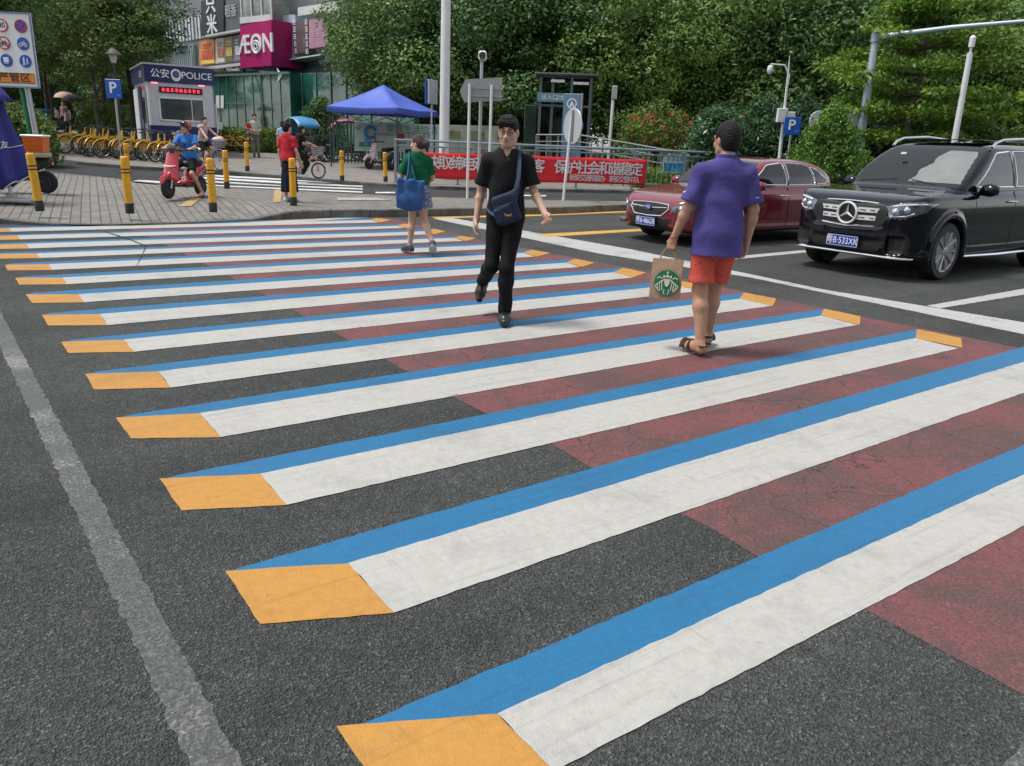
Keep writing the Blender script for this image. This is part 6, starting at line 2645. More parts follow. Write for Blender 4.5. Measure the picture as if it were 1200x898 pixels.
for l in so_['headlight']:
    sg = 1 if l.data.vertices[0].co.y > 0 else -1
    mb = MB()
    for y, z, r in ((.62, .885, .05), (.74, .915, .045)):
        x = CS.surf_x(y, z, -.012)
        mb.ball((x, sg * y, z), r, 14, 8)
    mb.build('projector', mat('lens_bright', (.55, .58, .64), .06, metal=.7, coat=1.0), l)
    mb = MB()
    mb.tube([(CS.surf_x(y, z, .003), sg * y, z) for y, z in ((.58, .955), (.68, .975), (.80, .99), (.9, 1.0))], .010, 6)
    mb.tube([(CS.surf_x(y, z, .003), sg * y, z) for y, z in ((.57, .83), (.66, .83), (.74, .84), (.82, .88))], .007, 6)
    mb.build('light_strip', M_SIGNWHITE, l)
mb = MB()
mb.tube([(CS.surf_x(abs(y), .30, .01) if abs(y) < .8 else 2.3, y, .30) for y in np.linspace(-.85, .85, 21)], .020, 8)
mb.build('bumper_strip', M_CHROME, suv)
for sg in (1, -1):
    mb = MB()
    mb.tube([(x, sg * (.745 - .03 * abs(x + .7)), z) for x, z in ((.42, 1.735), (.34, 1.80), (.15, 1.845), (-.6, 1.885), (-1.4, 1.86), (-1.95, 1.80), (-2.05, 1.755))], .02, 8)
    mb.build('roof_rail', M_CHROME, suv)
    mb = MB()
    mb.tube([(1.18, sg * .945, .30), (.2, sg * .965, .285), (-.9, sg * .965, .29)], [.02, .026, .02], 8)
    mb.build('side_step', M_CHROME, suv)
    mb = MB()
    mb.tube([(1.45, sg * .55, 1.222), (1.25, sg * .1, 1.268)], .008, 6)
    mb.build('wiper', M_TRIM, suv)
mb = MB()
mb.box((-.45, 0, 1.838), (1.5, 1.0, .012), ch=.005)
mb.build('sunroof', M_GLASSC, suv)
ws = so_['windscreen'][0]
mb = MB()
mb.box((CS.surf_x(-.32, 1.62, .004), -.32, 1.62), (.004, .08, .05), Matrix.Rotation(R(-56), 3, 'Y'))
mb.build('sticker', mat('sticker', (.3, .5, .4), .5), ws)

# -- dark red sedan
sed = thing('red_sedan', 'dark red four-door saloon car stopped behind the purple-shirted man', 'car', (4.16, 14.90, 0), HEAD)
sed.scale = (1.05, 1, 1)
S_SED = dict(
    L=4.74, W=1.80, H=1.5, wr=.322, axles=(1.42, -1.33), clear=.20, spokes=5, split=True,
    side_low=[(2.24, .20), (2.33, .28), (2.37, .44), (2.34, .60), (2.27, .70), (2.05, .80), (1.6, .885), (1.12, .955), (.95, .94), (-1.2, .96), (-1.75, 1.05), (-2.28, 1.02), (-2.35, .92), (-2.37, .5), (-2.3, .22), (-2.1, .20)],
    side_up=[(1.28, .88), (1.12, .955), (.72, 1.21), (.32, 1.40), (.05, 1.465), (-.4, 1.49), (-.85, 1.46), (-1.2, 1.36), (-1.62, 1.14), (-1.85, 1.04), (-1.85, .85), (1.28, .85)],
    plan=[(2.38, .0), (2.36, .3), (2.28, .58), (2.12, .77), (1.85, .865), (1.4, .89), (0, .885), (-1.4, .89), (-1.95, .85), (-2.24, .74), (-2.36, .45), (-2.38, 0)],
    plan_up=[(1.3, .0), (1.24, .5), (1.0, .77), (.5, .835), (-.6, .84), (-1.3, .78), (-1.7, .66), (-1.86, .4), (-1.87, 0)],
    front_low=[(0, .15), (.80, .15), (.86, .26), (.885, .42), (.893, .60), (.89, .76), (.865, .87), (.81, .935), (.68, .985), (.5, 1.02), (0, 1.06)],
    front_up=[(0, .8), (.845, .8), (.84, .92), (.78, 1.15), (.69, 1.33), (.62, 1.41), (.5, 1.465), (0, 1.495)],
    cuts=[((2.42, 0, .37), (.14, 1.0, .13), .02)],
    side_windows=[[(.86, 1.01), (.36, 1.325), (.28, 1.345), (-.10, 1.385), (-.13, 1.01)], [(-.20, 1.01), (-.18, 1.385), (-.62, 1.375), (-.80, 1.345), (-.98, 1.02)],
                  [(-1.03, 1.025), (-.86, 1.325), (-1.02, 1.29), (-1.36, 1.10), (-1.32, 1.04)]],
    screen=[(0, .96), (.72, .955), (.76, .985), (.62, 1.31), (.55, 1.37), (0, 1.41)], screen_x=(.1, 1.4),
    rear=[(0, 1.1), (.60, 1.1), (.54, 1.36), (0, 1.4)], rear_x=-1.0,
    front_regions=[('headlight', M_LAMP, ('pair', [(.50, .635), (.46, .56), (.62, .545), (.80, .60), (.88, .71), (.84, .76), (.72, .72)])),
                   ('grille', M_TRIM, ('mid', [(0, .47), (.30, .48), (.42, .585), (.40, .655), (0, .665)])),
                   ('lower_intake', M_TRIM, ('mid', [(0, .27), (.42, .27), (.50, .42), (0, .44)]))],
    front_x=1.6, doors=[[(.92, .30), (1.0, .60), (.92, .93), (-.15, .965), (-.16, .30)], [(-.18, .30), (-.17, .965), (-1.0, .975), (-1.08, .70), (-.92, .5), (-.86, .30)]],
    handles=[(-.02, .83), (-.92, .85)], mirror=(.78, .94), trim_m=M_CHROME, mirror_m=M_CARRED)
CD, sd_ = build_car(sed, S_SED, M_CARRED)
gr = sd_['grille'][0]
gx2 = lambda y, z: CD.surf_x(abs(y), z, .008)
mb = MB()
mb.tube([(gx2(y, z), y, z) for y, z in ((-.41, .66), (-.43, .58), (-.31, .475), (0, .462), (.31, .475), (.43, .58), (.41, .66), (.2, .672), (0, .674), (-.2, .672), (-.41, .66))], .013, 8)
mb.tube([(gx2(y, .59), y, .592 + .02 * abs(y) / .4) for y in np.linspace(-.40, .40, 9)], .012, 8)
mb.build('surround', M_CHROME, gr)
mb = MB()
for z in (.51, .545, .63):
    mb.tube([(gx2(y, z) - .004, y, z) for y in np.linspace(-.33, .33, 7)], .006, 6)
mb.build('bar', M_TRIM, gr)
mb = MB()
mb.m = frame((gx2(0, .59) + .012, 0, .592), (0, 1, 0), (0, 0, 1)) @ Matrix.Diagonal((1.6, 1, 1, 1))
mb.lathe([(.05, 0), (.05, .012), (.04, .016)], 20)
em = mb.build('emblem', mat('badge_blue', (.02, .04, .2), .2, coat=1), gr)
mb = MB()
mb.m = frame((gx2(0, .59) + .029, 0, .592), (0, 1, 0), (0, 0, 1))
for y, z, r in ((-.035, .012, .014), (.0, .012, .007), (.03, .018, .007), (.015, -.014, .007), (.045, -.01, .007), (-.012, -.016, .007)):
    mb.lathe([(r, 0), (r * .5, .004)], 8, (y, z, 0))
mb.build('stars', M_CHROME, em)
plate(sed, frame((2.385, 0, .365), (0, 1, 0), (0, 0, 1)), '粤B·486GR', .44, .14)
for l in sd_['headlight']:
    sg = 1 if l.data.vertices[0].co.y > 0 else -1
    mb = MB()
    mb.ball((CD.surf_x(.62, .61, -.015), sg * .62, .61), .045, 14, 8)
    mb.ball((CD.surf_x(.74, .655, -.015), sg * .74, .655), .038, 14, 8)
    mb.build('projector', MATS['lens_bright'], l)
for sg in (1, -1):
    mb = MB()
    mb.box((2.27, sg * .66, .33), (.05, .16, .08), ch=.02)
    mb.build('fog_lamp', M_LAMP, sed)
    mb = MB()
    mb.box((-2.24, sg * .68, .83), (.22, .26, .15), ch=.05)
    mb.build('tail_lamp', mat('tail_red', (.4, .01, .015), .15, coat=1), sed)
    mb = MB()
    mb.tube([(1.22, sg * .45, .985), (1.05, sg * .05, 1.03)], .007, 6)
    mb.build('wiper', M_TRIM, sed)

# ================================================================== people
SKIN = lambda n, c: mat(n, c, .5, var=.08, vscale=9, spec=.4)
M_SKIN = SKIN('skin_light', (.58, .36, .26))
M_SKINB = SKIN('skin_tan', (.47, .26, .17))
M_HAIR = mat('black_hair', (.009, .008, .008), .6, var=.4, vscale=30, bump=.6, bscale=90, spec=.25)
M_HAIRB = mat('brown_hair', (.045, .022, .018), .42, var=.4, vscale=30, bump=.9, bscale=90)
M_EYE = mat('eye_dark', (.012, .010, .010), .2)
M_LIP = mat('lips', (.34, .13, .11), .5)


def cloth(name, c, rough=.85, bump=.28, bscale=6.5, **kw):
    return mat(name, c, rough, bump=bump, bscale=bscale, spec=.2, bdist=.07, **kw)


def joints(h=1.72, sw=.185, hw=.085):
    s = h / 1.75
    J = dict(hd=(0, .015, 1.625), nk=(0, -.015, 1.47), ch=(0, 0, 1.27), pv=(0, 0, .95))
    for k, sg in (('L', -1), ('R', 1)):
        J['s' + k] = (sg * sw, -.01, 1.385)
        J['e' + k] = (sg * (sw + .05), -.02, 1.13)
        J['w' + k] = (sg * (sw + .07), .04, .89)
        J['h' + k] = (sg * hw, 0, .90)
        J['k' + k] = (sg * (hw + .005), .015, .49)
        J['a' + k] = (sg * (hw + .005), -.02, .085)
        J['t' + k] = (sg * (hw + .03), .16, .028)
    J = {k: V(v) * s for k, v in J.items()}
    J['s'] = s
    J['yaw'] = 0.0
    J['tilt'] = 0.0
    return J


def torso(sd, J, inf=0.0, k=.07, belly=1.0, slim=1.0, lo=True):
    s = J['s']
    up = (J['ch'] - J['pv']).normalized()
    rt = (J['sR'] - J['sL']).normalized()
    fw = up.cross(rt).normalized()
    rt = fw.cross(up)
    M = Matrix(((rt.x, fw.x, up.x), (rt.y, fw.y, up.y), (rt.z, fw.z, up.z)))
    hr = (J['hR'] - J['hL']).normalized()
    hf = V((0, 0, 1)).cross(hr).normalized()
    MP = Matrix(((hr.x, hf.x, 0), (hr.y, hf.y, 0), (hr.z, hf.z, 1)))
    wd = (J['sR'] - J['sL']).length / 2
    f = lambda r: tuple(a * s + inf for a in r)
    sd.ell(J['ch'] + up * .02 * s, f((wd / s * .86 * slim, .108, .19)), M, k)
    sd.ell(J['ch'].lerp(J['pv'], .55), f((.138 * slim, .098 * belly, .17)), M, k)
    if lo:
        sd.ell(J['pv'] + V((0, -.012, 0)), f((.162 * slim, .118 * belly, .135)), MP, k)
    sd.cap(J['sL'] - V((0, 0, .018)), J['sR'] - V((0, 0, .018)), .041 * s + inf, None, k)
    sd.cap(J['nk'] - V((0, 0, .01)), J['sL'] + rt * .03, .044 * s + inf, .038 * s + inf, k)
    sd.cap(J['nk'] - V((0, 0, .01)), J['sR'] - rt * .03, .044 * s + inf, .038 * s + inf, k)
    return fw


def leg(sd, J, q, inf=0.0, k=.03, full=True, fat=1.0):
    s = J['s']
    h, n, a = J['h' + q], J['k' + q], J['a' + q]
    sd.cap(h, n, .083 * s * fat + inf, .054 * s * fat + inf, k)
    if full:
        d = (a - n).normalized()
        back = d.cross(V((1, 0, 0))).normalized()
        if back.y > 0 and abs(d.z) > .3:
            back = -back
        c = n.lerp(a, .3) + back * .014 * s
        sd.cap(n, c, .052 * s * fat + inf, .054 * s * fat + inf, k)
        sd.cap(c, a, .053 * s * fat + inf, .034 * s + inf, k)


def foot(sd, J, q, inf=0.0, k=.02):
    s = J['s']
    a, t = J['a' + q], J['t' + q]
    d = (t - a)
    f = d.normalized()
    heel = a + V((0, 0, -.04 * s)) - V((f.x, f.y, 0)) * .035 * s if abs(f.z) < .8 else a - f * .0 + V((0, -.05 * s, -.03 * s))
    ball = heel.lerp(t, .68) + V((0, 0, .012 * s))
    sd.cap(a, heel, .033 * s + inf, .034 * s + inf, k)
    sd.cap(a, ball, .034 * s + inf, .036 * s + inf, k)
    sd.cap(heel, ball, .034 * s + inf, .037 * s + inf, k)
    sd.cap(ball, t, .037 * s + inf, .024 * s + inf, k)
    return heel, ball


def arm(sd, J, q, inf=0.0, upto=1.0, k=.02, fat=1.0):
    s = J['s']
    a, e, w = J['s' + q], J['e' + q], J['w' + q]
    if upto <= .5:
        sd.cap(a, a.lerp(e, upto * 2), .052 * s * fat + inf, .047 * s * fat + inf + (.006 if inf else 0), k)
        return
    sd.cap(a, e, .046 * s * fat + inf, .037 * s * fat + inf, k)
    m = e.lerp(w, .28)
    sd.cap(e, m, .037 * s * fat + inf, .040 * s * fat + inf, k)
    sd.cap(m, w, .040 * s * fat + inf, .026 * s + inf, k)


def hand(sd, J, q, curl=.5, palm=None, fdir=None, grip=False, thick=1.0):
    """palm, four bent fingers of different length, thumb from the side of the palm"""
    s = J['s']
    e, w = J['e' + q], J['w' + q]
    d = (fdir or (w - e)).normalized()
    sg = 1 if q == 'R' else -1
    pn = V(palm) if palm is not None else V((-sg, 0, 0))       # which way the palm faces
    pn = (pn - d * pn.dot(d)).normalized()
    side = d.cross(pn) * sg                                      # towards the thumb side
    if side.y < 0 and palm is None:
        side = -side
    kn = w + d * .088 * s
    sd.cap(w, w + d * .03 * s, .025 * s, .026 * s, .012)
    for i in range(4):
        o = side * (.030 - .020 * i) * s
        sd.cap(w + d * .022 * s + o * .55, kn + o - d * abs(i - 1.2) * .004 * s, .0155 * s, .0135 * s * min(thick, 1.1), .012)
    Ls = (.072, .080, .074, .058)
    for i in range(4):
        o = side * (.0335 - .0225 * i) * s
        p = kn + o - d * abs(i - 1.2) * .005 * s
        c = curl * (1 + .08 * i)
        a1, a2, a3 = c * 45, c * 105, c * 150
        r = .0098 * s * thick
        for j, (a, f) in enumerate(((a1, .45), (a2, .30), (a3, .25))):
            q2 = p + (d * math.cos(R(a)) + pn * math.sin(R(a)) + side * (.10 - .07 * i) * (1 - curl * .6)) * Ls[i] * f * s * 1.08
            sd.cap(p, q2, r, r * .92, .004)
            p, r = q2, r * .93
    tb = w + d * .028 * s + side * .026 * s
    t1 = tb + (d * .62 + side * .62 + pn * .35).normalized() * .042 * s
    t2 = t1 + (d * .86 + side * (.25 - .5 * curl) + pn * (.2 + .55 * curl)).normalized() * .032 * s
    sd.cap(tb, t1, .0145 * s, .0115 * s, .012)
    sd.cap(t1, t2, .0115 * s, .0092 * s, .004)


def head_axes(J):
    y, t = R(J['yaw']), R(J['tilt'])
    f = V((-math.sin(y) * math.cos(t), math.cos(y) * math.cos(t), -math.sin(t)))
    r = V((math.cos(y), math.sin(y), 0))
    u = r.cross(f)
    return f, r, u, Matrix(((r.x, f.x, u.x), (r.y, f.y, u.y), (r.z, f.z, u.z)))


def head(sd, J, fine=True):
    s = J['s']
    f, r, u, M = head_axes(J)
    c = J['hd']
    P = lambda x, y, z: c + (r * x + f * y + u * z) * s
    sd.cap(J['nk'] - V((0, 0, .02)), P(0, -.02, -.06), .056 * s, .052 * s, .03)
    sd.ell(P(0, -.012, .022), [a * s for a in (.076, .094, .098)], M, .03)
    sd.ell(P(0, .022, -.035), [a * s for a in (.064, .070, .085)], M, .03)
    sd.ell(P(0, .055, -.092), [a * s for a in (.034, .030, .026)], M, .03)
    sd.cap(P(-.052, .0, -.07), P(-.02, .055, -.097), .020 * s, .018 * s, .03)
    sd.cap(P(.052, .0, -.07), P(.02, .055, -.097), .020 * s, .018 * s, .03)
    if fine:
        for g in (-1, 1):
            sd.ell(P(g * .031, .098, .004), [a * s for a in (.021, .018, .014)], M, .012, 'sub')
            sd.ell(P(g * .031, .079, .002), [a * s for a in (.017, .012, .011)], M, .006)
            sd.cap(P(g * .014, .090, .024), P(g * .048, .078, .024), .010 * s, .008 * s, .012)
            sd.ell(P(g * .040, .062, -.035), [a * s for a in (.024, .022, .024)], M, .02)
        sd.cap(P(0, .088, .008), P(0, .112, -.036), .009 * s, .0125 * s, .012)
        for g in (-1, 1):
            sd.ell(P(g * .012, .099, -.040), [a * s for a in (.011, .012, .009)], M, .008)
        sd.ell(P(0, .088, -.066), [a * s for a in (.026, .013, .012)], M, .012)
    for g in (-1, 1):
        sd.ell(P(g * .077, -.012, -.012), [a * s for a in (.012, .022, .034)], M, .008)
    return P, M


def face_parts(body, J, glasses=False):
    s = J['s']
    f, r, u, M = head_axes(J)
    P = lambda x, y, z: J['hd'] + (r * x + f * y + u * z) * s
    mb = MB()
    for g in (-1, 1):
        mb.ball(P(g * .031, .0865, .002), [.0125 * s, .006 * s, .006 * s], 12, 8, M)
    mb.build('eyes', M_EYE, body, 180)
    mb = MB()
    for g in (-1, 1):
        mb.tube([P(g * .013, .1, .026), P(g * .032, .096, .031), P(g * .052, .078, .026)], [.0035 * s, .0045 * s, .002 * s], 6)
    mb.build('eyebrows', M_HAIR, body, 180)
    mb = MB()
    mb.tube([P(-.024, .087, -.067), P(-.009, .0985, -.063), P(0, .0985, -.065), P(.009, .0985, -.063), P(.024, .087, -.067)], [.002, .0048, .004, .0048, .002], 8)
    mb.tube([P(-.020, .089, -.070), P(0, .0985, -.073), P(.020, .089, -.070)], [.002, .0055, .002], 8)
    mb.build('mouth', M_LIP, body, 180)
    if glasses:
        gl = MB()
        for g in (-1, 1):
            pts = [P(g * .033 + .025 * math.cos(a) * (1 if abs(math.cos(a)) < .7 else .98), .107 - .3 * abs(g * .033 + .025 * math.cos(a)) ** 1.3, .0 + .019 * math.sin(a)) for a in [2 * math.pi * i / 20 for i in range(20)]]
            gl.tube(pts, .0026, 6, closed=True)
            gl.tube([P(g * .058, .100, .004), P(g * .074, .05, .006), P(g * .082, -.01, .0)], .0024, 6)
        gl.tube([P(-.009, .109, .004), P(0, .111, .007), P(.009, .109, .004)], .0024, 6)
        gl.build('glasses', mat('spectacle_frame', (.10, .06, .04), .3, metal=.4), body)


def hair(body, J, m, h, style='short', name='hair'):
    s = J['s']
    f, r, u, M = head_axes(J)
    c = J['hd']
    P = lambda x, y, z: c + (r * x + f * y + u * z) * s
    lo = [min(c[i] - .22 for _ in (0,)) for i in range(3)]
    hi = [c[i] + .2 for i in range(3)]
    lo[2] -= .15
    sd = Sdf(lo, hi, h)
    sd.ell(P(0, -.018, .034), [a * s for a in (.087, .103, .104)], M, .02)
    if style == 'short':
        sd.ell(P(0, -.05, -.02), [a * s for a in (.080, .066, .085)], M, .03)
        sd.ell(P(0, .10, -.035), [a * s for a in (.088, .085, .088)], M, .012, 'sub')
        for g in (-1, 1):
            sd.ell(P(g * .092, .018, -.05), [a * s for a in (.03, .05, .06)], M, .012, 'sub')
        sd.cut(P(0, -.06, -.10), tuple(-u), .02)
    if style == 'quiff':
        sd.ell(P(0, -.05, -.02), [a * s for a in (.078, .064, .08)], M, .03)
        sd.cap(P(-.045, .062, .072), P(.05, .068, .076), .030 * s, .033 * s, .03)
        sd.cap(P(-.02, .03, .108), P(.04, .02, .110), .020 * s, .020 * s, .03)
        for i in range(12):
            a = i * 2.4
            sd.cap(P(.045 * math.cos(a), .02 + .05 * math.sin(a), .095), P(.055 * math.cos(a) + .008, .03 + .055 * math.sin(a), .124 - .008 * math.sin(a)), .016 * s, .006 * s, .012)
        sd.ell(P(0, .11, -.035), [a * s for a in (.084, .085, .082)], M, .012, 'sub')
        for g in (-1, 1):
            sd.ell(P(g * .100, .01, -.035), [a * s for a in (.032, .085, .085)], M, .012, 'sub')
        sd.cut(P(0, -.06, -.085), tuple(-u), .02)
    if style == 'bun':
        sd.ell(P(0, -.045, -.01), [a * s for a in (.080, .07, .085)], M, .03)
        sd.ell(P(0, .105, -.04), [a * s for a in (.09, .085, .09)], M, .012, 'sub')
        sd.ell(P(0, -.135, -.005), [a * s for a in (.052, .055, .06)], M, .03)
        sd.cap(P(0, -.15, -.02), P(.01, -.15, -.12), .035 * s, .016 * s, .03)
        for g in (-1, 1):
            sd.ell(P(g * .092, .02, -.06), [a * s for a in (.03, .05, .06)], M, .012, 'sub')
    if style == 'long':
        sd.ell(P(0, -.05, -.05), [a * s for a in (.084, .068, .12)], M, .03)
        sd.ell(P(0, .105, -.04), [a * s for a in (.078, .085, .10)], M, .012, 'sub')
    F = sd.F
    X, Y, Z = np.meshgrid(*sd.ax, indexing='ij', sparse=True)
    sd.F = (F + .0022 * np.sin(X * 260 + Z * 90) * np.sin(Y * 240 - Z * 60)).astype(np.float32)
    return sd.build(name, m, body, 1)


def rumple(sd, amp, f=1.0):
    """cloth folds: the surface field is gently disturbed"""
    X, Y, Z = np.meshgrid(*sd.ax, indexing='ij', sparse=True)
    w = (np.sin(9 * f * X + 23 * f * Z + 4 * np.sin(7 * f * Y)) * .5 + .35 * np.sin(31 * f * Z - 17 * f * X + 2.5 * np.sin(13 * f * X)) +
         .3 * np.sin(26 * f * Y + 19 * f * Z + 11 * f * X))
    sd.F = (sd.F + amp * w).astype(np.float32)


def bounds(J, pad=.16):
    pts = [v for v in J.values() if isinstance(v, V)]
    lo = [min(p[i] for p in pts) - pad for i in range(3)]
    hi = [max(p[i] for p in pts) + pad for i in range(3)]
    lo[2] = min(lo[2] + pad - .03, -.02) if lo[2] + pad < .3 else lo[2]
    return lo, hi


def make_body(t, J, h, skin, hands, fine=True, belly=1.0, slim=1.0, fat=1.0, thick=1.0):
    lo, hi = bounds(J)
    sd = Sdf(lo, hi, h)
    torso(sd, J, -.004, .06, belly, slim)
    for q in 'LR':
        leg(sd, J, q, 0, .03, True, fat)
        foot(sd, J, q)
        arm(sd, J, q, 0, 1, .02, fat)
        hand(sd, J, q, thick=thick, **hands.get(q, {}))
    head(sd, J, fine)
    return sd.build('body', skin, t, 2)


def shirt(t, J, h, m, name='shirt', inf=.014, sleeve=.36, hem=.9, belly=1.0, slim=1.0, neck=.03, vneck=0.0, amp=.004, fat=1.0, flare=.0):
    lo, hi = bounds(J)
    sd = Sdf(lo, hi, h)
    torso(sd, J, inf, .06, belly, slim, True)
    s = J['s']
    # the shirt hangs straight from the ribs to the hem
    w0, w1 = J['ch'].lerp(J['pv'], .35), V((J['pv'].x, J['pv'].y - .006, hem * s - .12))
    sd.cap(w0, w1, .128 * s * slim + inf, .158 * s * slim + inf + flare, .06, 'add', ((0, 1, 0), .74 * belly))
    sl = Sdf(lo, hi, h)
    for q in 'LR':
        arm(sl, J, q, inf, sleeve, .025, fat)
        if sleeve <= .5:
            # loose cuff
            a = J['s' + q].lerp(J['e' + q], sleeve * 1.7)
            b = J['s' + q].lerp(J['e' + q], sleeve * 2)
            sl.cap(a, b, .050 * s * fat + inf, .053 * s * fat + inf, .03)
    # open cuffs and hem are cut flat; neck hole
    for q in 'LR':
        if sleeve <= .5:
            d = (J['e' + q] - J['s' + q]).normalized()
            e = J['s' + q].lerp(J['e' + q], sleeve * 2)
            sl.box(e + d * .16, (.40, .40, .32), .01, d.to_track_quat('Z', 'Y').to_matrix(), .004, 'sub')
    sd._mix((slice(None),) * 3, sl.F, .035, 'add')
    rumple(sd, amp)
    sd.cut((0, 0, hem * s), (0, 0, -1), .004)
    nk = J['nk']
    fw = V((-math.sin(0), 1, 0))
    sd.ell(nk + V((0, .012, .045)), (.066 * s, .066 * s, neck + .05), None, .01, 'sub')
    if vneck:
        fwd = (J['sR'] - J['sL']).cross(V((0, 0, -1))).normalized() * -1
        fwd = V((0, 0, 1)).cross((J['sR'] - J['sL']).normalized())
        sd.cap(nk + fwd * .07 + V((0, 0, .05)), nk + fwd * .115 - V((0, 0, vneck)), .055, .006, .006, 'sub')
    return sd.build(name, m, t, 2)


def trousers(t, J, h, m, name='trousers', inf=.013, to=1.0, waist=1.02, amp=.004, belly=1.0, slim=1.0, fat=1.0, wide=0.0):
    lo, hi = bounds(J)
    sd = Sdf(lo, hi, h)
    s = J['s']
    hr = (J['hR'] - J['hL']).normalized()
    hf = V((0, 0, 1)).cross(hr).normalized()
    MP = Matrix(((hr.x, hf.x, 0), (hr.y, hf.y, 0), (hr.z, hf.z, 1)))
    sd.ell(J['pv'] + V((0, -.012, 0)), tuple(a * s + inf for a in (.160 * slim, .118 * belly, .14)), MP, .05)
    sd.ell(J['pv'] + V((0, 0, .10)), tuple(a * s + inf for a in (.145 * slim, .105 * belly, .10)), MP, .05)
    for q in 'LR':
        n, a = J['k' + q], J['a' + q]
        if to >= .99:
            leg(sd, J, q, inf, .03, True, fat)
            sd.cap(n, n.lerp(a, .97), .055 * s * fat + inf + wide, .044 * s + inf + wide, .03)
        else:
            e = J['h' + q].lerp(n, to)
            sd.cap(J['h' + q], e, .086 * s * fat + inf, .072 * s * fat + inf + wide, .02)
            sd.cap(e, e + (n - J['h' + q]).normalized() * .03, .078 * s * fat + inf + wide, None, .01)
    rumple(sd, amp)
    if to < .99:
        for q in 'LR':
            d = (J['k' + q] - J['h' + q]).normalized()
            e = J['h' + q].lerp(J['k' + q], to)
            sd.box(e + d * .17, (.30, .34, .32), .01, d.to_track_quat('Z', 'Y').to_matrix(), .004, 'sub')
    sd.cut((0, 0, waist * s), (0, 0, 1), .01)
    return sd.build(name, m, t, 2)


def shoes(t, J, h, m, sole_m=None, name='shoe', top=.10, inf=.010):
    for q in 'LR':
        c = J['a' + q]
        sd = Sdf([c[i] - .3 for i in range(3)], [c[i] + .3 for i in range(3)], h)
        heel, ball = foot(sd, J, q, inf)
        tt = J['t' + q]
        f = (tt - heel).normalized()
        up = (c - heel)
        up = (up - f * up.dot(f)).normalized()
        sd.cut(c + up * .02, tuple(up), .01)
        sd.cut(heel - up * .040 * J['s'], tuple(-up), .006)
        o = sd.build(name, m, t, 2)
        if sole_m:
            sd = Sdf([c[i] - .3 for i in range(3)], [c[i] + .3 for i in range(3)], h)
            foot(sd, J, q, inf + .004)
            sd.cut(heel - up * .020 * J['s'], tuple(up), .003)
            sd.cut(heel - up * .043 * J['s'], tuple(-up), .003)
            sd.build('sole', sole_m, o, 1)


FINE = .0062
# ---------------------------------------------------------------- man in purple (back view, paper bag)
J = joints(1.74, .178, .09)
J.update(yaw=22.0, tilt=4)
J['hd'] += V((.0, .03, .0))
J['eL'], J['wL'] = V((-.255, -.015, 1.12)), V((-.315, .07, .885))
J['eR'], J['wR'] = V((.245, -.03, 1.12)), V((.245, .03, .87))
J['hL'], J['hR'] = V((-.085, 0, .90)), V((.085, 0, .90))
J['kL'], J['aL'], J['tL'] = V((-.085, .02, .485)), V((-.07, -.09, .085)), V((-.15, .06, .03))
J['kR'], J['aR'], J['tR'] = V((.06, .13, .49)), V((.06, .14, .105)), V((.12, .30, .035))
m1 = thing('person', 'man in a purple polo shirt and coral red shorts walking away with a paper bag', 'person', gp(825, 412, .014), R(4))
b1 = make_body(m1, J, FINE, M_SKINB, {'L': dict(curl=1.0, palm=(.6, .5, 0), fdir=V((-.15, .12, -1))), 'R': dict(curl=.55)}, True, 1.1, 1.06, 1.04)
face_parts(b1, J, True)
hair(b1, J, M_HAIR, FINE, 'short')
M_PURPLE = cloth('purple_cotton', (.080, .066, .24), var=.08, vscale=7)
sh = shirt(m1, J, FINE, M_PURPLE, 'polo_shirt', .016, .42, .775, 1.12, 1.04, .02, 0, .006, 1.04, .034)
mb = MB()
for q in 'LR':
    d = (J['e' + q] - J['s' + q]).normalized()
    c = J['s' + q].lerp(J['e' + q], .62)
    a = d.orthogonal().normalized()
    b_ = d.cross(a)
    n = 28
    rings_ = []
    for dz, rr in ((-.005, .070), (-.005, .0745), (.005, .075), (.005, .070)):
        rings_.append([c + d * (dz + .014 * abs(math.sin(2 * math.pi * i / n * 1.0))) + (a * math.cos(2 * math.pi * i / n) + b_ * math.sin(2 * math.pi * i / n)) * rr for i in range(n)])
    mb.loft(rings_)
mb.build('sleeve_stripe', M_SIGNWHITE, sh)
mb = MB()
c = J['nk'] + V((0, .005, .025))
mb.loft([[c + V((r * math.cos(a) * 1.0, r * math.sin(a) * .95 + o, z)) for a in [2 * math.pi * i / 24 for i in range(24)]] for r, z, o in ((.075, -.02, 0), (.073, .022, -.002), (.066, .028, 0), (.064, -.01, 0))])
mb.build('collar', M_PURPLE, sh)
M_CORAL = cloth('coral_shorts_cloth', (.62, .10, .07), .8, var=.06, vscale=8)
so2 = trousers(m1, J, FINE, M_CORAL, 'shorts', .012, .80, 1.0, .006, 1.05, 1.0, .98, .012)
mb = MB()
g_ = random.Random(4)
me_ = so2.data
for k in range(26):
    p = me_.vertices[g_.randrange(len(me_.vertices))]
    if p.co.y < .06 and p.normal.y < -.2:
        mb.ball(p.co + p.normal * .001, (.007, .003, .005), 6, 4)
mb.build('motif', M_INK, so2)
shoes_m = mat('brown_leather', (.09, .045, .030), .5, var=.2, vscale=20)
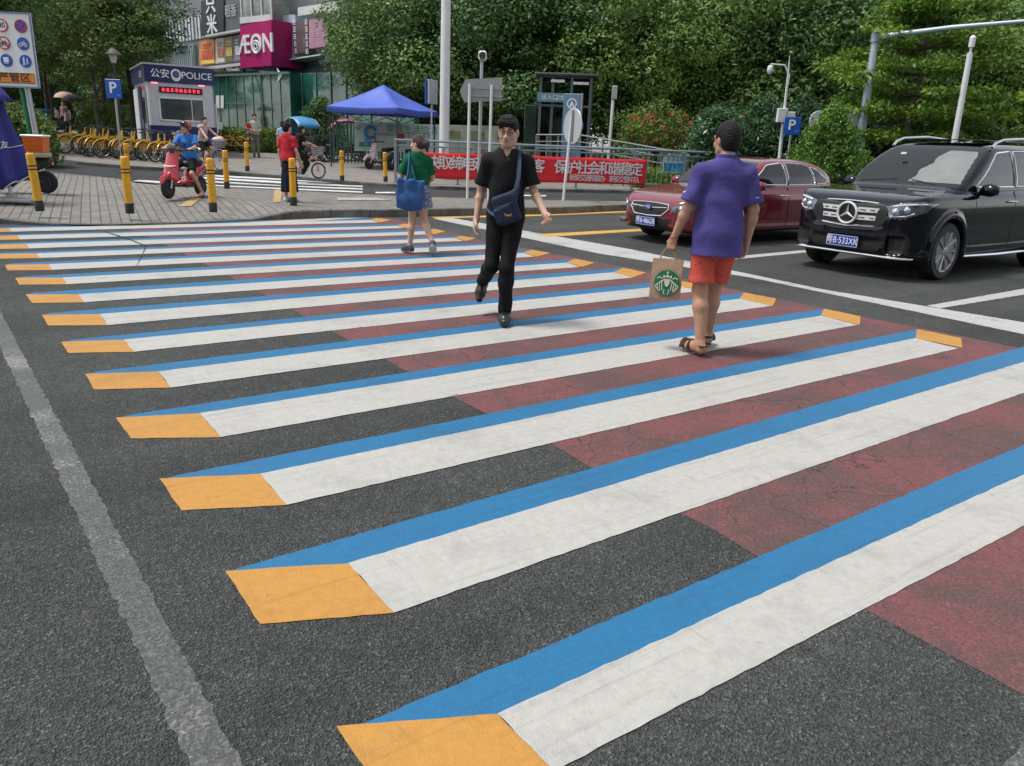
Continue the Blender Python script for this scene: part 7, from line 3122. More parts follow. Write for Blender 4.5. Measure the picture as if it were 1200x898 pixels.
for q in 'LR':
    c = J['a' + q]
    sd = Sdf([c[i] - .3 for i in range(3)], [c[i] + .3 for i in range(3)], FINE)
    heel, ball = foot(sd, J, q, .006)
    f = (J['t' + q] - heel).normalized()
    up = c - heel
    up = (up - f * up.dot(f)).normalized()
    sd.cut(heel - up * .022, tuple(up), .003)
    sd.cut(heel - up * .05, tuple(-up), .004)
    sd.cap(ball - f * .02 - up * .02, J['t' + q] + f * .01, .044, .036, .02, 'add', (tuple(up), .28))
    o = sd.build('sandal', shoes_m if q == 'L' else mat('black_sandal', (.02, .018, .018), .55), m1, 1)
    mb = MB()
    sidev = f.cross(up)
    for off, tw in ((-.015, .25), (.03, -.25), (.055, .15)):
        cc = ball + f * off - up * .008
        mb.tube([cc + sidev * .052 * math.cos(R(a)) + up * .050 * math.sin(R(a)) + f * tw * .05 * math.cos(R(a)) for a in range(-10, 191, 20)], .0085, 6, flat=2.0)
    mb.tube([heel + sidev * .042 * math.cos(R(a)) + f * (-.045 * math.sin(R(a))) + up * .03 for a in range(0, 181, 20)], .008, 6)
    mb.build('strap', o.data.materials[0], o)
mb = MB()
mb.torus(J['wL'], .031, .004, 20, 6)
mb.build('bracelet', mat('red_thread', (.5, .05, .03), .6), b1)

# paper bag in his left hand
M_KRAFT = mat('kraft_paper', (.40, .265, .17), .8, var=.1, vscale=12, bump=.15, bscale=30)
hx = m1.matrix_basis @ (J['wL'] + V((-.025, .02, -.075)))
bag = thing('paper_bag', 'brown kraft paper bag with a round green emblem hanging from the hand', 'bag', (hx.x, hx.y, 0), R(-14))
zb_ = hx.z - .40
bw, bd, bh = .235, .12, .305
mb = MB()
top = lambda x, y, z: (x + .012 * math.sin(z * 20), y, z)
r0 = [(-bw / 2, -bd / 2, zb_), (bw / 2, -bd / 2, zb_), (bw / 2, bd / 2, zb_), (-bw / 2, bd / 2, zb_)]


def bag_ring(z, pin, dx):
    y0 = bd / 2 * (1 - pin)
    x0 = bw / 2
    return [(-x0 + dx, -y0, z), (0 + dx, -y0 * (1 + .1 * pin), z + .004), (x0 + dx, -y0, z), (x0 - .02 * pin + dx, 0, z), (x0 + dx, y0, z), (dx, y0, z), (-x0 + dx, y0, z), (-x0 + .02 * pin + dx, 0, z)]


mb.loft([bag_ring(zb_, 0, 0), bag_ring(zb_ + bh * .35, .05, .002), bag_ring(zb_ + bh * .7, .35, .0), bag_ring(zb_ + bh, .62, .004)], cap=True)
bgb = mb.build('body', M_KRAFT, bag, 25)
for sg in (-1, 1):
    mb = MB()
    y = sg * bd / 2 * .4
    mb.tube([(-.06, y, zb_ + bh - .03), (-.055, y, zb_ + bh + .03), (-.02, y * .5, hx.z - .012), (.02, y * .5, hx.z - .012), (.055, y, zb_ + bh + .03), (.06, y, zb_ + bh - .03)], .004, 6)
    mb.build('handle', M_KRAFT, bag)
# round green emblem: ring of hair strands, crown and star
M_GREENL = mat('emblem_green', (.012, .15, .065), .5)
efr = frame((0.012, -bd / 2 - .004, zb_ + bh * .42), (1, 0, 0), (0, .12, 1))
mb = MB()
mb.m = efr
disc(mb, (0, 0), .098, 0, .003, 40)
ed = mb.build('emblem', M_GREENL, bgb, None)
mb = MB()
mb.m = efr
K = lambda pts, r, z=.0045: mb.tube([(x * .098, y * .098, z) for x, y in pts], r, 4, flat=.4)
for sg in (-1, 1):
    for k, (x0, x1, x2) in enumerate(((.22, .42, .34), (.30, .60, .52), (.36, .78, .70), (.40, .93, .86))):
        K([(sg * x0 * .9, .30 - .05 * k), (sg * x1 * .95, .05 - .1 * k), (sg * (x1 - .06), -.35), (sg * x2 * (.95 if k < 3 else .62), -.62 if k < 3 else -.72)], .0034)
    K([(sg * .15, -.55), (sg * .2, -.75), (sg * .12, -.93)], .0034)
    K([(sg * .42, .30), (sg * .62, .42), (sg * .80, .30)], .0042)
mb.prism([(x * .098, y * .098) for x, y in ((-.38, .36), (-.30, .62), (-.14, .48), (0, .70), (.14, .48), (.30, .62), (.38, .36), (0, .44))], .004, Matrix.Translation((0, 0, .003)))
mb.prism([((.15 if k % 2 == 0 else .06) * math.sin(R(36 * k)) * .098, (.80 + (.15 if k % 2 == 0 else .06) * math.cos(R(36 * k))) * .098) for k in range(10)], .004, Matrix.Translation((0, 0, .003)))
mb.prism([(x * .098, y * .098) for x, y in ((-.2, .3), (.2, .3), (.22, .05), (.14, -.22), (0, -.34), (-.14, -.22), (-.22, .05))], .0035, Matrix.Translation((0, 0, .0035)))
mb.build('emblem_lines', mat('emblem_cream', (.62, .58, .48), .6), ed)

# ---------------------------------------------------------------- young man in black (walking towards us)
J = joints(1.74, .162, .08)
J.update(yaw=-6.0, tilt=5)
# facing +Y locally, turned to face the camera; his right side is on the left of the picture
J['eR'], J['wR'] = V((.225, -.07, 1.13)), V((.255, -.02, .885))
J['eL'], J['wL'] = V((-.235, -.01, 1.14)), V((-.345, .15, .97))
J['kL'], J['aL'], J['tL'] = V((-.035, .12, .49)), V((-.03, .06, .09)), V((-.045, .23, .035))
J['kR'], J['aR'], J['tR'] = V((.10, .07, .50)), V((.215, -.29, .30)), V((.235, -.22, .145))
m2 = thing('person', 'young man in black T-shirt and trousers with glasses walking towards the camera', 'person', gp(588, 376, .014), R(176))
b2 = make_body(m2, J, FINE, M_SKIN, {'L': dict(curl=.85, palm=(.5, .6, 0)), 'R': dict(curl=.5)}, True, .92, .88, .90)
face_parts(b2, J, True)
hair(b2, J, M_HAIR, FINE, 'quiff')
M_BLK = cloth('black_cotton', (.012, .012, .013), var=.2, vscale=6)
shirt(m2, J, FINE, M_BLK, 't_shirt', .014, .40, .92, .93, .90, .03, .065, .004, 1.0, .006)
trousers(m2, J, FINE, cloth('black_trouser_cloth', (.009, .009, .010), var=.2, vscale=6), 'trousers', .010, 1.0, 1.02, .0045, .95, .95, .92)
shoes(m2, J, FINE, mat('black_leather', (.015, .015, .016), .35), M_BLACK)
# sling bag on his chest
sling = thing('sling_bag', 'navy sling bag worn across the chest of the man in black', 'bag', tuple(m2.location), R(176))
M_NAVYB = cloth('navy_nylon', (.022, .032, .068), .6, var=.12, vscale=8)
sd = Sdf((-.25, 0, .75), (.25, .35, 1.2), .007)
Rb = Matrix.Rotation(R(22), 3, 'Y')
sd.box((-.02, .165, 1.0), (.20, .075, .25), .03, Rb, .02)
sd.box((.0, .205, .95), (.15, .04, .13), .018, Rb, .012)
sd.cap((-.075, .155, 1.10), (-.11, .13, 1.20), .035, .02, .03)
bg_ = sd.build('pouch', M_NAVYB, sling, 2)
mb = MB()
pts = [V((-.09, .145, 1.16)), V((-.108, .138, 1.25)), V((-.108, .112, 1.36)), V((-.10, .05, 1.452)), V((-.09, -.03, 1.462)), V((-.06, -.12, 1.38)), V((.05, -.14, 1.18)), V((.15, -.08, 1.02)), V((.165, .03, .98)), V((.12, .12, .955)), V((.06, .15, .93))]
mb.tube(pts, [.028, .027, .026, .024, .022, .018, .016, .014, .012, .012, .014], 8, flat=.28)
mb.build('strap', cloth('navy_strap', (.045, .065, .12), .7), sling)
mb = MB()
mb.m = frame((-.04, .235, .955), (-1, 0, 0), (0, 0, 1))
mb.prism([(-.034, .016), (-.012, .002), (0, .008), (.012, .002), (.034, .016), (.022, -.012), (.006, -.006), (0, -.018), (-.006, -.006), (-.022, -.012)], .003)
mb.build('emblem', mat('emblem_gold', (.45, .27, .06), .5), bg_, None)
mb = MB()
mb.tube([(-.08, .207, 1.06), (0, .225, 1.03), (.07, .21, 1.005)], .004, 6)
mb.build('zip', M_TRIM, bg_)

# ---------------------------------------------------------------- woman in green with the blue tote
J = joints(1.58, .152, .085)
J.update(yaw=62.0, tilt=3)
s_ = J['s']
J['kL'], J['aL'], J['tL'] = V((-.07, .05, .455)), V((-.105, .03, .085)), V((-.20, .13, .028))
J['kR'], J['aR'], J['tR'] = V((.085, .04, .45)), V((.205, -.27, .175)), V((.21, -.215, .03))
J['eL'], J['wL'] = V((-.225, -.01, 1.02)), V((-.205, .08, .80))
J['eR'], J['wR'] = V((.20, .05, 1.03)), V((.13, .20, .93))
m3 = thing('person', 'woman in a green T-shirt and patterned shorts walking away with a blue tote bag', 'person', gp(489, 296.5, .014), R(8))
b3 = make_body(m3, J, .0075, M_SKIN, {'L': dict(curl=.5), 'R': dict(curl=.5)}, True, 1.0, 1.02, 1.05, 1.1)
face_parts(b3, J)
hair(b3, J, M_HAIRB, .007, 'bun')
shirt(m3, J, .0075, cloth('green_cotton', (.006, .105, .045), var=.1, vscale=7), 't_shirt', .014, .40, .93, 1.0, 1.02, .02, 0, .004, 1.0, .01)
mp_ = bpy.data.materials.new('patterned_cloth')
mp_.use_nodes = True
n_, l_ = mp_.node_tree.nodes, mp_.node_tree.links
vo = n_.new('ShaderNodeTexVoronoi')
vo.inputs['Scale'].default_value = 34
tcx = n_.new('ShaderNodeTexCoord')
l_.new(tcx.outputs['Object'], vo.inputs['Vector'])
l_.new(ramp(n_, l_, vo.outputs['Distance'], [(0.25, (.50, .50, .54)), (0.42, (.13, .15, .26))]), n_['Principled BSDF'].inputs['Base Color'])
n_['Principled BSDF'].inputs['Roughness'].default_value = .9
trousers(m3, J, .0075, mp_, 'shorts', .022, .48, 1.03, .006, 1.05, 1.05, 1.1, .03)
shoes(m3, J, .007, mat('dark_trainer', (.03, .045, .06), .6, var=.5, vscale=25), mat('pale_sole', (.42, .40, .34), .7), 'trainer')
tote = thing('tote_bag', 'blue tote bag slung from the shoulder of the woman in green', 'bag', tuple(m3.location), R(8))
M_TOTE = cloth('blue_canvas', (.036, .10, .26), .7, var=.12, vscale=6)
sd = Sdf((-.40, -.42, .5), (.2, .1, 1.15), .008)
sd.box((-.10, -.19, .81), (.36, .085, .40), .03, Matrix.Rotation(R(4), 3, 'Y'), .02)
sd.ell((-.10, -.20, .72), (.15, .075, .13), None, .05)
X, Y, Z = np.meshgrid(*sd.ax, indexing='ij', sparse=True)
sd.F = (sd.F + .010 * np.sin(X * 34 + 3 * np.sin(Z * 9)) * np.clip((Z - .62) / .3, 0, 1) + .008 * ((X + .1) / .18) ** 2 * np.clip((.75 - Z) / .2, 0, 1)).astype(np.float32)
tb_ = sd.build('body', M_TOTE, tote, 2)
for dy in (-.03, .03):
    mb = MB()
    mb.tube([(-.16, -.19 + dy, .98), (-.13, -.17 + dy, 1.10), (-.115, -.12 + dy * .5, 1.25), (-.115, -.03, 1.355), (-.112, .03, 1.345), (-.09, -.10 + dy * .4, 1.22), (-.06, -.165 + dy, 1.1), (-.03, -.19 + dy, .99)], .012, 6, flat=.4)
    mb.build('strap', M_TOTE, tb_)

# ================================================================== bicycles, scooters, riders, passers-by
M_TYRE = mat('tyre_rubber', (.018, .018, .018), .75)
M_SPOKE = mat('spoke_steel', (.40, .41, .42), .35, metal=.7)
M_SADDLE = mat('saddle_black', (.016, .016, .017), .5)


def make_bike(name, label, frame_m, rim_m, cat='bicycle', group=None, basket=None, step=True, rw=.32, wb=1.04, carrier=False, fender=None, steer=0.0, spokes=10):
    t = thing(name, label, cat, (0, 0, 0), 0, group)
    f, r = V((wb / 2, 0, rw)), V((-wb / 2, 0, rw))
    bb, st, hd = V((-.10, 0, .28)), V((-.24, 0, .78)), V((wb / 2 - .20, 0, .80))
    rx = Matrix.Rotation(R(90), 3, 'X')
    for c in (f, r):
        ra = Matrix.Rotation(R(steer), 3, 'Z') @ rx if c is f else rx
        mb = MB()
        mb.torus(c, rw - .02, .021, 26, 7, ra)
        w = mb.build('wheel', M_TYRE, t)
        mb = MB()
        mb.torus(c, rw - .045, .010, 26, 5, ra)
        mb.rod(c + V((0, -.04, 0)), c + V((0, .04, 0)), .022, 8)
        for k in range(spokes):
            a = 2 * math.pi * k / spokes
            mb.rod(c + ra @ V((0, 0, .02 * (-1) ** k)), c + ra @ V((math.cos(a) * (rw - .05), math.sin(a) * (rw - .05), 0)), .0035, 4)
        mb.build('rim', rim_m, w)
    mb = MB()
    low = hd + V((.02, 0, -.12))
    mb.tube([low, V((.12, 0, .42)), bb] if step else [low, bb], .024, 8)
    if not step:
        mb.tube([hd, st - V((0, 0, .06))], .020, 8)
    else:
        mb.tube([low + V((0, 0, -.02)), V((.08, 0, .53)), V((-.19, 0, .56))], .018, 8)
    mb.tube([bb, st], .019, 8)
    for s in (-1, 1):
        mb.tube([bb + V((0, s * .03, 0)), r + V((0, s * .055, 0))], .012, 6)
        mb.tube([V((-.2, s * .02, .60)), r + V((0, s * .055, 0))], .010, 6)
    mb.build('frame', frame_m, t)
    mb = MB()
    for s in (-1, 1):
        mb.tube([f + V((0, s * .05, 0)), f + V((-.05, s * .05, rw + .06)), hd + V((.01, s * .03, -.10))], .012, 6)
    mb.tube([hd + V((.03, 0, -.16)), hd + V((-.03, 0, .16))], .022, 8)
    mb.build('fork', frame_m, t)
    mb = MB()
    h = hd + V((-.05, 0, .22))
    mb.tube([h + V((-.14, -.29, .02)), h + V((-.02, -.22, .02)), h, h + V((-.02, .22, .02)), h + V((-.14, .29, .02))], .012, 6)
    mb.tube([hd, h], .014, 6)
    for s in (-1, 1):
        mb.tube([h + V((-.15, s * .295, .02)), h + V((-.04, s * .235, .02))], .018, 6)
    mb.build('handlebar', M_SADDLE, t)
    mb = MB()
    s0 = st + V((-.02, 0, .14))
    mb.loft([[s0 + V((x, w * math.cos(a), .025 * math.sin(a) + z)) for a in [2 * math.pi * i / 10 for i in range(10)]] for x, w, z in ((-.13, .03, .01), (-.11, .085, .015), (-.02, .07, 0), (.08, .03, 0), (.14, .018, -.01))])
    mb.rod(st, s0, .014, 8)
    mb.build('saddle', M_SADDLE, t)
    mb = MB()
    mb.torus(bb, .085, .009, 18, 5, rx)
    for s in (-1, 1):
        mb.rod(bb + V((0, s * .06, 0)), bb + V((s * .12, s * .07, -.11)), .010, 6)
        mb.box(bb + V((s * .12, s * .11, -.115)), (.09, .08, .02))
    mb.build('crank', M_DARK, t, None)
    if fender is not None:
        for c, a0, a1 in ((f, 20, 120), (r, 60, 190)):
            mb = MB()
            mb.torus(c, rw + .018, .022, 14, 5, rx, a0, a1)
            mb.build('mudguard', fender, t)
    if carrier:
        mb = MB()
        mb.box(r + V((.02, 0, rw + .06)), (.36, .13, .02))
        for s in (-1, 1):
            mb.rod(r + V((0, s * .06, 0)), r + V((-.08, s * .06, rw + .06)), .007, 5)
        mb.build('carrier', frame_m, t, None)
    if basket is not None:
        mb = MB()
        c = hd + V((.20, 0, .06))
        for k in range(5):
            z = -.12 + .06 * k
            x, y = .11 + .012 * k, .14 + .015 * k
            mb.tube([c + V((-x, -y, z)), c + V((x, -y, z)), c + V((x, y, z)), c + V((-x, y, z))], .006, 4, closed=True)
        for k in range(6):
            for s in (-1, 1):
                mb.rod(c + V((-.11 + .044 * k, s * .14, -.12)), c + V((-.158 + .063 * k, s * .20, .12)), .004, 4)
                mb.rod(c + V((s * .11, -.14 + .056 * k, -.12)), c + V((s * .158, -.2 + .08 * k, .12)), .004, 4)
        mb.build('basket', basket, t)
    mb = MB()
    mb.tube([bb + V((-.1, -.05, 0)), V((-.28, -.16, .0))], .008, 6)
    mb.build('kickstand', M_DARK, t)
    return t


M_BIKEY = mat('bike_yellow', (.72, .40, .01), .35, var=.08, vscale=6, coat=.4)
yb = make_bike('rental_bike', '', M_BIKEY, M_SPOKE, 'bicycle', None, None, True, .32, 1.02, False, M_BIKEY)
A, B = gp(73, 180.5, .12), gp(206, 193.5, .12)
NB = 19
GB = 'yellow rental bikes parked in a row'
for i in range(NB):
    q = i / (NB - 1)
    p = A.lerp(B, q) + V((rnd.uniform(-.16, .16), rnd.uniform(0, .8) + .3, 0))
    p.z = terrain(p.x, p.y) + .12
    o = yb if i == 0 else copy_tree(yb)
    o.location = p
    o.rotation_euler = (R(rnd.uniform(-12, 3)), 0, R(248 + rnd.uniform(-22, 18)))
    o['group'] = GB
    o['label'] = ('yellow rental bike at the left end of the parked row' if i == 0 else 'yellow rental bike at the right end of the parked row, by the booth' if i == NB - 1
                  else 'yellow rental bike in the middle of the tightly parked row')
for u, y, lb, rz in ((268, 35, 'yellow rental bike parked by the hedge, front wheel to the left', 182), (279, 35.4, 'second yellow rental bike by the hedge, half behind the first', 190)):
    p = stand(u, y, .12)
    o = copy_tree(yb, lb, p, R(rz))
    o['group'] = 'yellow bikes beside the hedge'
M_BIKED = mat('bike_dark', (.03, .033, .04), .4)
M_BIKES = mat('bike_silver', (.40, .41, .42), .35, metal=.4)
db = make_bike('bicycle', 'dark bicycle parked beside the green slatted fence', M_BIKED, M_SPOKE, 'bicycle', None, M_DARK, False, .33, 1.04, True)
db.location, db.rotation_euler = stand(372, 33.2, .12), (R(-6), 0, R(240))
for u, y, lb, rz in ((380, 33.6, 'silver bicycle next to the dark one by the fence', 232), (386, 34.2, 'bicycle wedged between the silver bike and the fence end', 250), (365, 34.8, 'bicycle half hidden under the blue tricycle hood', 245),
                     (556, 33.0, 'bicycle behind the banner, wheel showing below it', 12), (700, 33.6, 'bicycle behind the right end of the banner, wheel below the cloth', 5), (789, 32.6, 'bicycle behind the railing beside the notice board', 190),
                     (60, 42.5, 'dark bicycle at the left end of the yellow row', 215)):
    o = copy_tree(db, lb, stand(u, y, .12), R(rz))


def quick(label, loc, rz, h, ht, top, bottom, hair_m=None, hairs='short', yaw=0, pose=None, legs='trousers', sleeve=.36, skin=None, to=.6, hem=.92, sw=.165, hw=.08, shoe=None, slim=1.0, wide=0.0, hands=None, group=None, inf=.014, fat=.95):
    J = joints(ht, sw, hw)
    J['yaw'] = yaw
    if pose:
        for k, v in pose.items():
            J[k] = V(v)
    t = thing('person', label, 'person', loc, rz, group)
    b = make_body(t, J, h, skin or M_SKIN, hands or {}, h < .013, 1.0, slim, fat, 1.25 if h > .008 else 1.1)
    hair(b, J, hair_m or M_HAIR, min(h, .011), hairs)
    shirt(t, J, h, top, 'top', inf, sleeve, hem, 1.0, slim, .02, 0, .004, fat, .012)
    if legs == 'skirt':
        sd = Sdf(*bounds(J, .25), h)
        s = J['s']
        zb_ = to * s
        sd.cap(J['pv'] + V((0, 0, .06)), V((0, 0, zb_)), .145 * s, .205 * s, .05, 'add', ((0, 1, 0), .8))
        X, Y, Z = np.meshgrid(*sd.ax, indexing='ij', sparse=True)
        sd.F = (sd.F + .012 * np.sin(np.arctan2(Y, X) * 9) * np.clip((1.0 - Z), 0, 1)).astype(np.float32)
        sd.cut((0, 0, zb_), (0, 0, -1), .004)
        sd.cut((0, 0, 1.03 * s), (0, 0, 1), .01)
        sd.build('skirt', bottom, t, 2)
    else:
        trousers(t, J, h, bottom, legs, .014, to if legs == 'shorts' else 1.0, 1.02, .004, 1.0, slim, fat, wide)
    if shoe:
        shoes(t, J, min(h, .012), shoe)
    return t, b, J


M_REDT = cloth('red_cotton', (.50, .028, .045), var=.06, vscale=7)
M_NVS = cloth('navy_skirt_cloth', (.012, .015, .028), var=.15, vscale=6)
M_WSHOE = mat('white_shoe', (.62, .62, .60), .6)
M_DSHOE = mat('dark_shoe', (.03, .028, .027), .5)
quick('woman in a red T-shirt and long dark skirt standing behind a yellow bollard', gp(340, 236.5, .16), R(-14), .010, 1.60, M_REDT, M_NVS, yaw=-18, legs='skirt', to=.22, shoe=M_WSHOE, sw=.155,
      pose=dict(eR=(.20, -.02, 1.04), wR=(.255, .06, .80), eL=(-.20, .0, 1.03), wL=(-.20, .06, .80)))

# couple with child, and the others on the far pavement
M_GREYT = cloth('pale_grey_cotton', (.46, .45, .43), var=.06, vscale=7)
M_KHAKI = cloth('khaki_cloth', (.20, .18, .14), var=.1, vscale=7)
p = stand(300, 33.5, .12)
quick('man in a pale T-shirt and khaki trousers carrying a child in red on his chest', p, R(200), .016, 1.70, M_GREYT, M_KHAKI, yaw=10, shoe=M_DSHOE,
      pose=dict(eL=(-.24, .05, 1.10), wL=(-.10, .22, 1.02), eR=(.24, .05, 1.10), wR=(.10, .24, 1.05)))
pc = p + V((-.22, -.16, .62))
quick('small child in a red top held in the arms of a man', pc, R(215), .014, .82, M_REDT, M_KHAKI, yaw=0, shoe=M_WSHOE, sw=.085, hw=.04, inf=.008, slim=.75, fat=.8,
      pose=dict(eL=(-.12, .03, .52), wL=(-.09, .12, .50), eR=(.12, .03, .52), wR=(.09, .12, .5), kL=(-.07, .14, .32), aL=(-.08, .10, .10), kR=(.07, .14, .32), aR=(.08, .10, .10), tL=(-.08, .17, .08), tR=(.08, .17, .08)))
M_LBLUE = cloth('light_blue_cotton', (.30, .42, .56), var=.06, vscale=7)
quick('person in a light blue shirt and dark trousers with a shoulder bag seen from behind', stand(332, 29.5, .12), R(12), .014, 1.62, M_LBLUE, M_NVS, yaw=15, hairs='long', shoe=M_DSHOE, sleeve=.36, sw=.155)
# far left group
M_ORV = cloth('orange_vest', (.75, .16, .015), var=.08, vscale=6)
M_PINKT = cloth('dusty_pink_cotton', (.34, .16, .20), var=.08, vscale=6)
M_WHT = cloth('white_cotton', (.55, .56, .58), var=.06, vscale=6)
qa = quick('person in a wine-red top walking under the trees beyond the bikes', stand(80, 44.5, .12), R(170), .02, 1.65, M_PINKT, M_NVS, shoe=M_DSHOE)
qb = quick('person in a white shirt holding a black umbrella beyond the bikes', stand(98, 44, .12), R(185), .02, 1.65, M_WHT, M_NVS, shoe=M_DSHOE,
      pose=dict(eR=(.22, .06, 1.12), wR=(.14, .22, 1.28)))
qc = quick('child in a pale pink top in front of the person in wine red', stand(82, 43.6, .12), R(180), .02, 1.15, cloth('pale_pink_cotton', (.55, .38, .40)), M_NVS, shoe=M_DSHOE, sw=.12, hw=.06, inf=.01)
qd = quick('street cleaner in an orange vest bending beyond the bike row', stand(116, 46, .12), R(110), .02, 1.65, M_ORV, M_NVS, shoe=M_DSHOE,
      pose=dict(ch=(0, .14, 1.2), nk=(0, .27, 1.33), hd=(0, .36, 1.44), sL=(-.17, .22, 1.29), sR=(.17, .22, 1.29), eL=(-.2, .34, 1.03), eR=(.2, .34, 1.03), wL=(-.16, .48, .88), wR=(.16, .48, .88)))
ul = qb[0].location
um2 = thing('umbrella', 'open black umbrella held over a person beyond the bikes', 'umbrella', (ul.x + -.14, ul.y - .22, ul.z))
mb = MB()
rings_ = []
for k in range(7):
    t_ = k / 6
    rr = .60 * math.sin(t_ * 1.35) / math.sin(1.35)
    rings_.append([(rr * math.cos(a) * (1 - .05 * t_ * abs(math.sin(4 * a))), rr * math.sin(a) * (1 - .05 * t_ * abs(math.sin(4 * a))), 1.98 - .34 * (1 - math.cos(t_ * 1.35)) / (1 - math.cos(1.35))) for a in [2 * math.pi * i / 32 for i in range(32)]])
mb.loft(rings_[:1] + rings_[1:], True)
mb.build('canopy', mat('black_umbrella_cloth', (.012, .012, .014), .7), um2, 40)
mb = MB()
mb.rod((0, 0, 1.15), (0, 0, 2.06), .01, 6)
mb.build('shaft', M_DARK, um2)
um3 = copy_tree(um2, 'pale parasol with a rosy tint farther behind the black umbrella', stand(83, 52, .35), 0, scale=(1.1, 1.1, 1.1))
for ch in um3.children:
    if ch.name.startswith('canopy'):
        ch.data = ch.data.copy()
        ch.data.materials[0] = mat('rosy_parasol', (.55, .34, .30), .7)
quick('distant person standing under the pale rosy parasol', um3.location - V((0, 0, .25)), R(180), .024, 1.6, M_LBLUE, M_KHAKI, shoe=M_DSHOE)
for u, y, m_, lb in ((70, 60, M_GREYT, 'distant passer-by in grey under the far left trees'), (128, 58, M_WHT, 'distant passer-by in white beyond the orange vest'), (150, 62, M_PINKT, 'distant passer-by in dull red near the booth')):
    quick(lb, stand(u, y, .12), R(170), .026, 1.66, m_, M_NVS, shoe=M_DSHOE)

# ---------------------------------------------------------------- red scooter and rider
fw_, rw_ = gp(197.5, 233.3, .16), gp(236, 229.2, .16)
hd_ = (fw_ - rw_)
hd_.z = 0
ang = math.atan2(hd_.y, hd_.x)
mid = (fw_ + rw_) / 2
M_SCR = mat('scooter_red', (.52, .018, .035), .22, coat=.9)


def make_scooter(name, label, cat, loc, rz, body_m, simple=False):
    t = thing(name, label, cat, loc, rz)
    wb, wr = 1.28, .225
    rx = Matrix.Rotation(R(90), 3, 'X')
    for x in (wb / 2, -wb / 2):
        mb = MB()
        mb.torus((x, 0, wr), wr - .05, .052, 28, 10, rx)
        w = mb.build('wheel', M_TYRE, t)
        mb = MB()
        mb.lathe([(wr - .09, -.04), (wr - .075, 0), (wr - .09, .04), (.03, .05), (.03, -.05)], 20, (x, 0, wr), rx)
        mb.build('rim', mat('scooter_rim', (.05, .05, .055), .4, metal=.4), w, 40)
    h = .014
    sd = Sdf((-.95, -.32, .1), (.85, .32, 1.15), h)
    # front shield, leg board, tail
    sd.cap((.50, 0, .42), (.36, 0, .92), .11, .075, .05, 'add', ((0, 1, 0), 1.75))
    sd.box((.02, 0, .33), (.62, .30, .09), .04, None, .05)
    sd.cap((-.30, 0, .50), (-.72, 0, .64), .14, .10, .06, 'add', ((0, 1, 0), 1.15))
    sd.cap((-.22, 0, .36), (-.36, 0, .56), .10, .12, .06, 'add', ((0, 1, 0), 1.25))
    sd.cap((.34, 0, .93), (.32, 0, .99), .07, .05, .04, 'add', ((0, 1, 0), 1.9))
    sd.cap((.58, 0, .47), (.70, 0, .44), .075, .05, .03, 'add', ((0, 1, 0), .9))
    sd.cap((.24, 0, .60), (.24, 0, .40), .085, .1, .03, 'sub', ((0, 1, 0), 1.6))
    sd.build('body', body_m, t, 2)
    mb = MB()
    mb.tube([(.64 + .30 * math.cos(R(a)) * .82, 0, wr + .29 * math.sin(R(a)) * .95) for a in (20, 50, 80, 110, 140)], [.03, .065, .075, .07, .05], 8)
    mb.build('mudguard', body_m, t)
    mb = MB()
    for s in (-1, 1):
        mb.tube([(.64, s * .075, wr), (.54, s * .075, .52)], .022, 8)
    mb.build('fork', M_STEEL, t)
    sd = Sdf((-.85, -.2, .55), (.05, .2, .9), h)
    sd.cap((-.12, 0, .72), (-.60, 0, .75), .075, .085, .03, 'add', ((0, 1, 0), 1.5))
    sd.build('seat', M_SADDLE, t, 2)
    mb = MB()
    mb.tube([(.20, -.36, 1.03), (.28, -.26, 1.03), (.33, 0, 1.02), (.28, .26, 1.03), (.20, .36, 1.03)], [.018, .02, .03, .02, .018], 8)
    hb_ = mb.build('handlebar', M_DARK, t)
    mb = MB()
    for s in (-1, 1):
        mb.tube([(.18, s * .38, 1.03), (.245, s * .28, 1.03)], .022, 8)
    mb.build('grip', M_SADDLE, hb_)
    mb = MB()
    mb.lathe([(.02, .05), (.08, .03), (.095, -.02), (.07, -.07), (.02, -.08)], 18, (.42, 0, 1.06), Matrix.Rotation(R(80), 3, 'Y'))
    mb.build('headlamp', mat('dark_lamp', (.06, .07, .075), .15, coat=1), t)
    mb = MB()
    mb.tube([(.525, -.15, .70), (.555, -.08, .685), (.562, 0, .68), (.555, .08, .685), (.525, .15, .70)], [.008, .016, .02, .016, .008], 8)
    mb.build('light_strip', M_SIGNWHITE, t)
    mb = MB()
    for s in (-1, 1):
        mb.box((.0, s * .19, .27), (.5, .03, .08), ch=.01)
    mb.box((.0, 0, .255), (.3, .36, .04))
    mb.tube([(-.64, .1, wr), (-.35, .14, .30), (-.2, .17, .27)], .035, 8)
    mb.build('trim', M_DARK, t)
    mb = MB()
    mb.box((-.80, 0, .60), (.04, .16, .06), ch=.01)
    mb.build('tail_lamp', MATS['tail_red'], t)
    return t


make_scooter('scooter', 'shiny red electric scooter carrying a helmeted rider', 'scooter', tuple(mid), ang, M_SCR)
M_BLUET = cloth('bright_blue_cotton', (.05, .20, .58), var=.06, vscale=7)
M_BLKS = cloth('black_shorts_cloth', (.014, .014, .016))
rz_ = ang - math.pi / 2
sp = mid - V((math.cos(ang), math.sin(ang), 0)) * .28
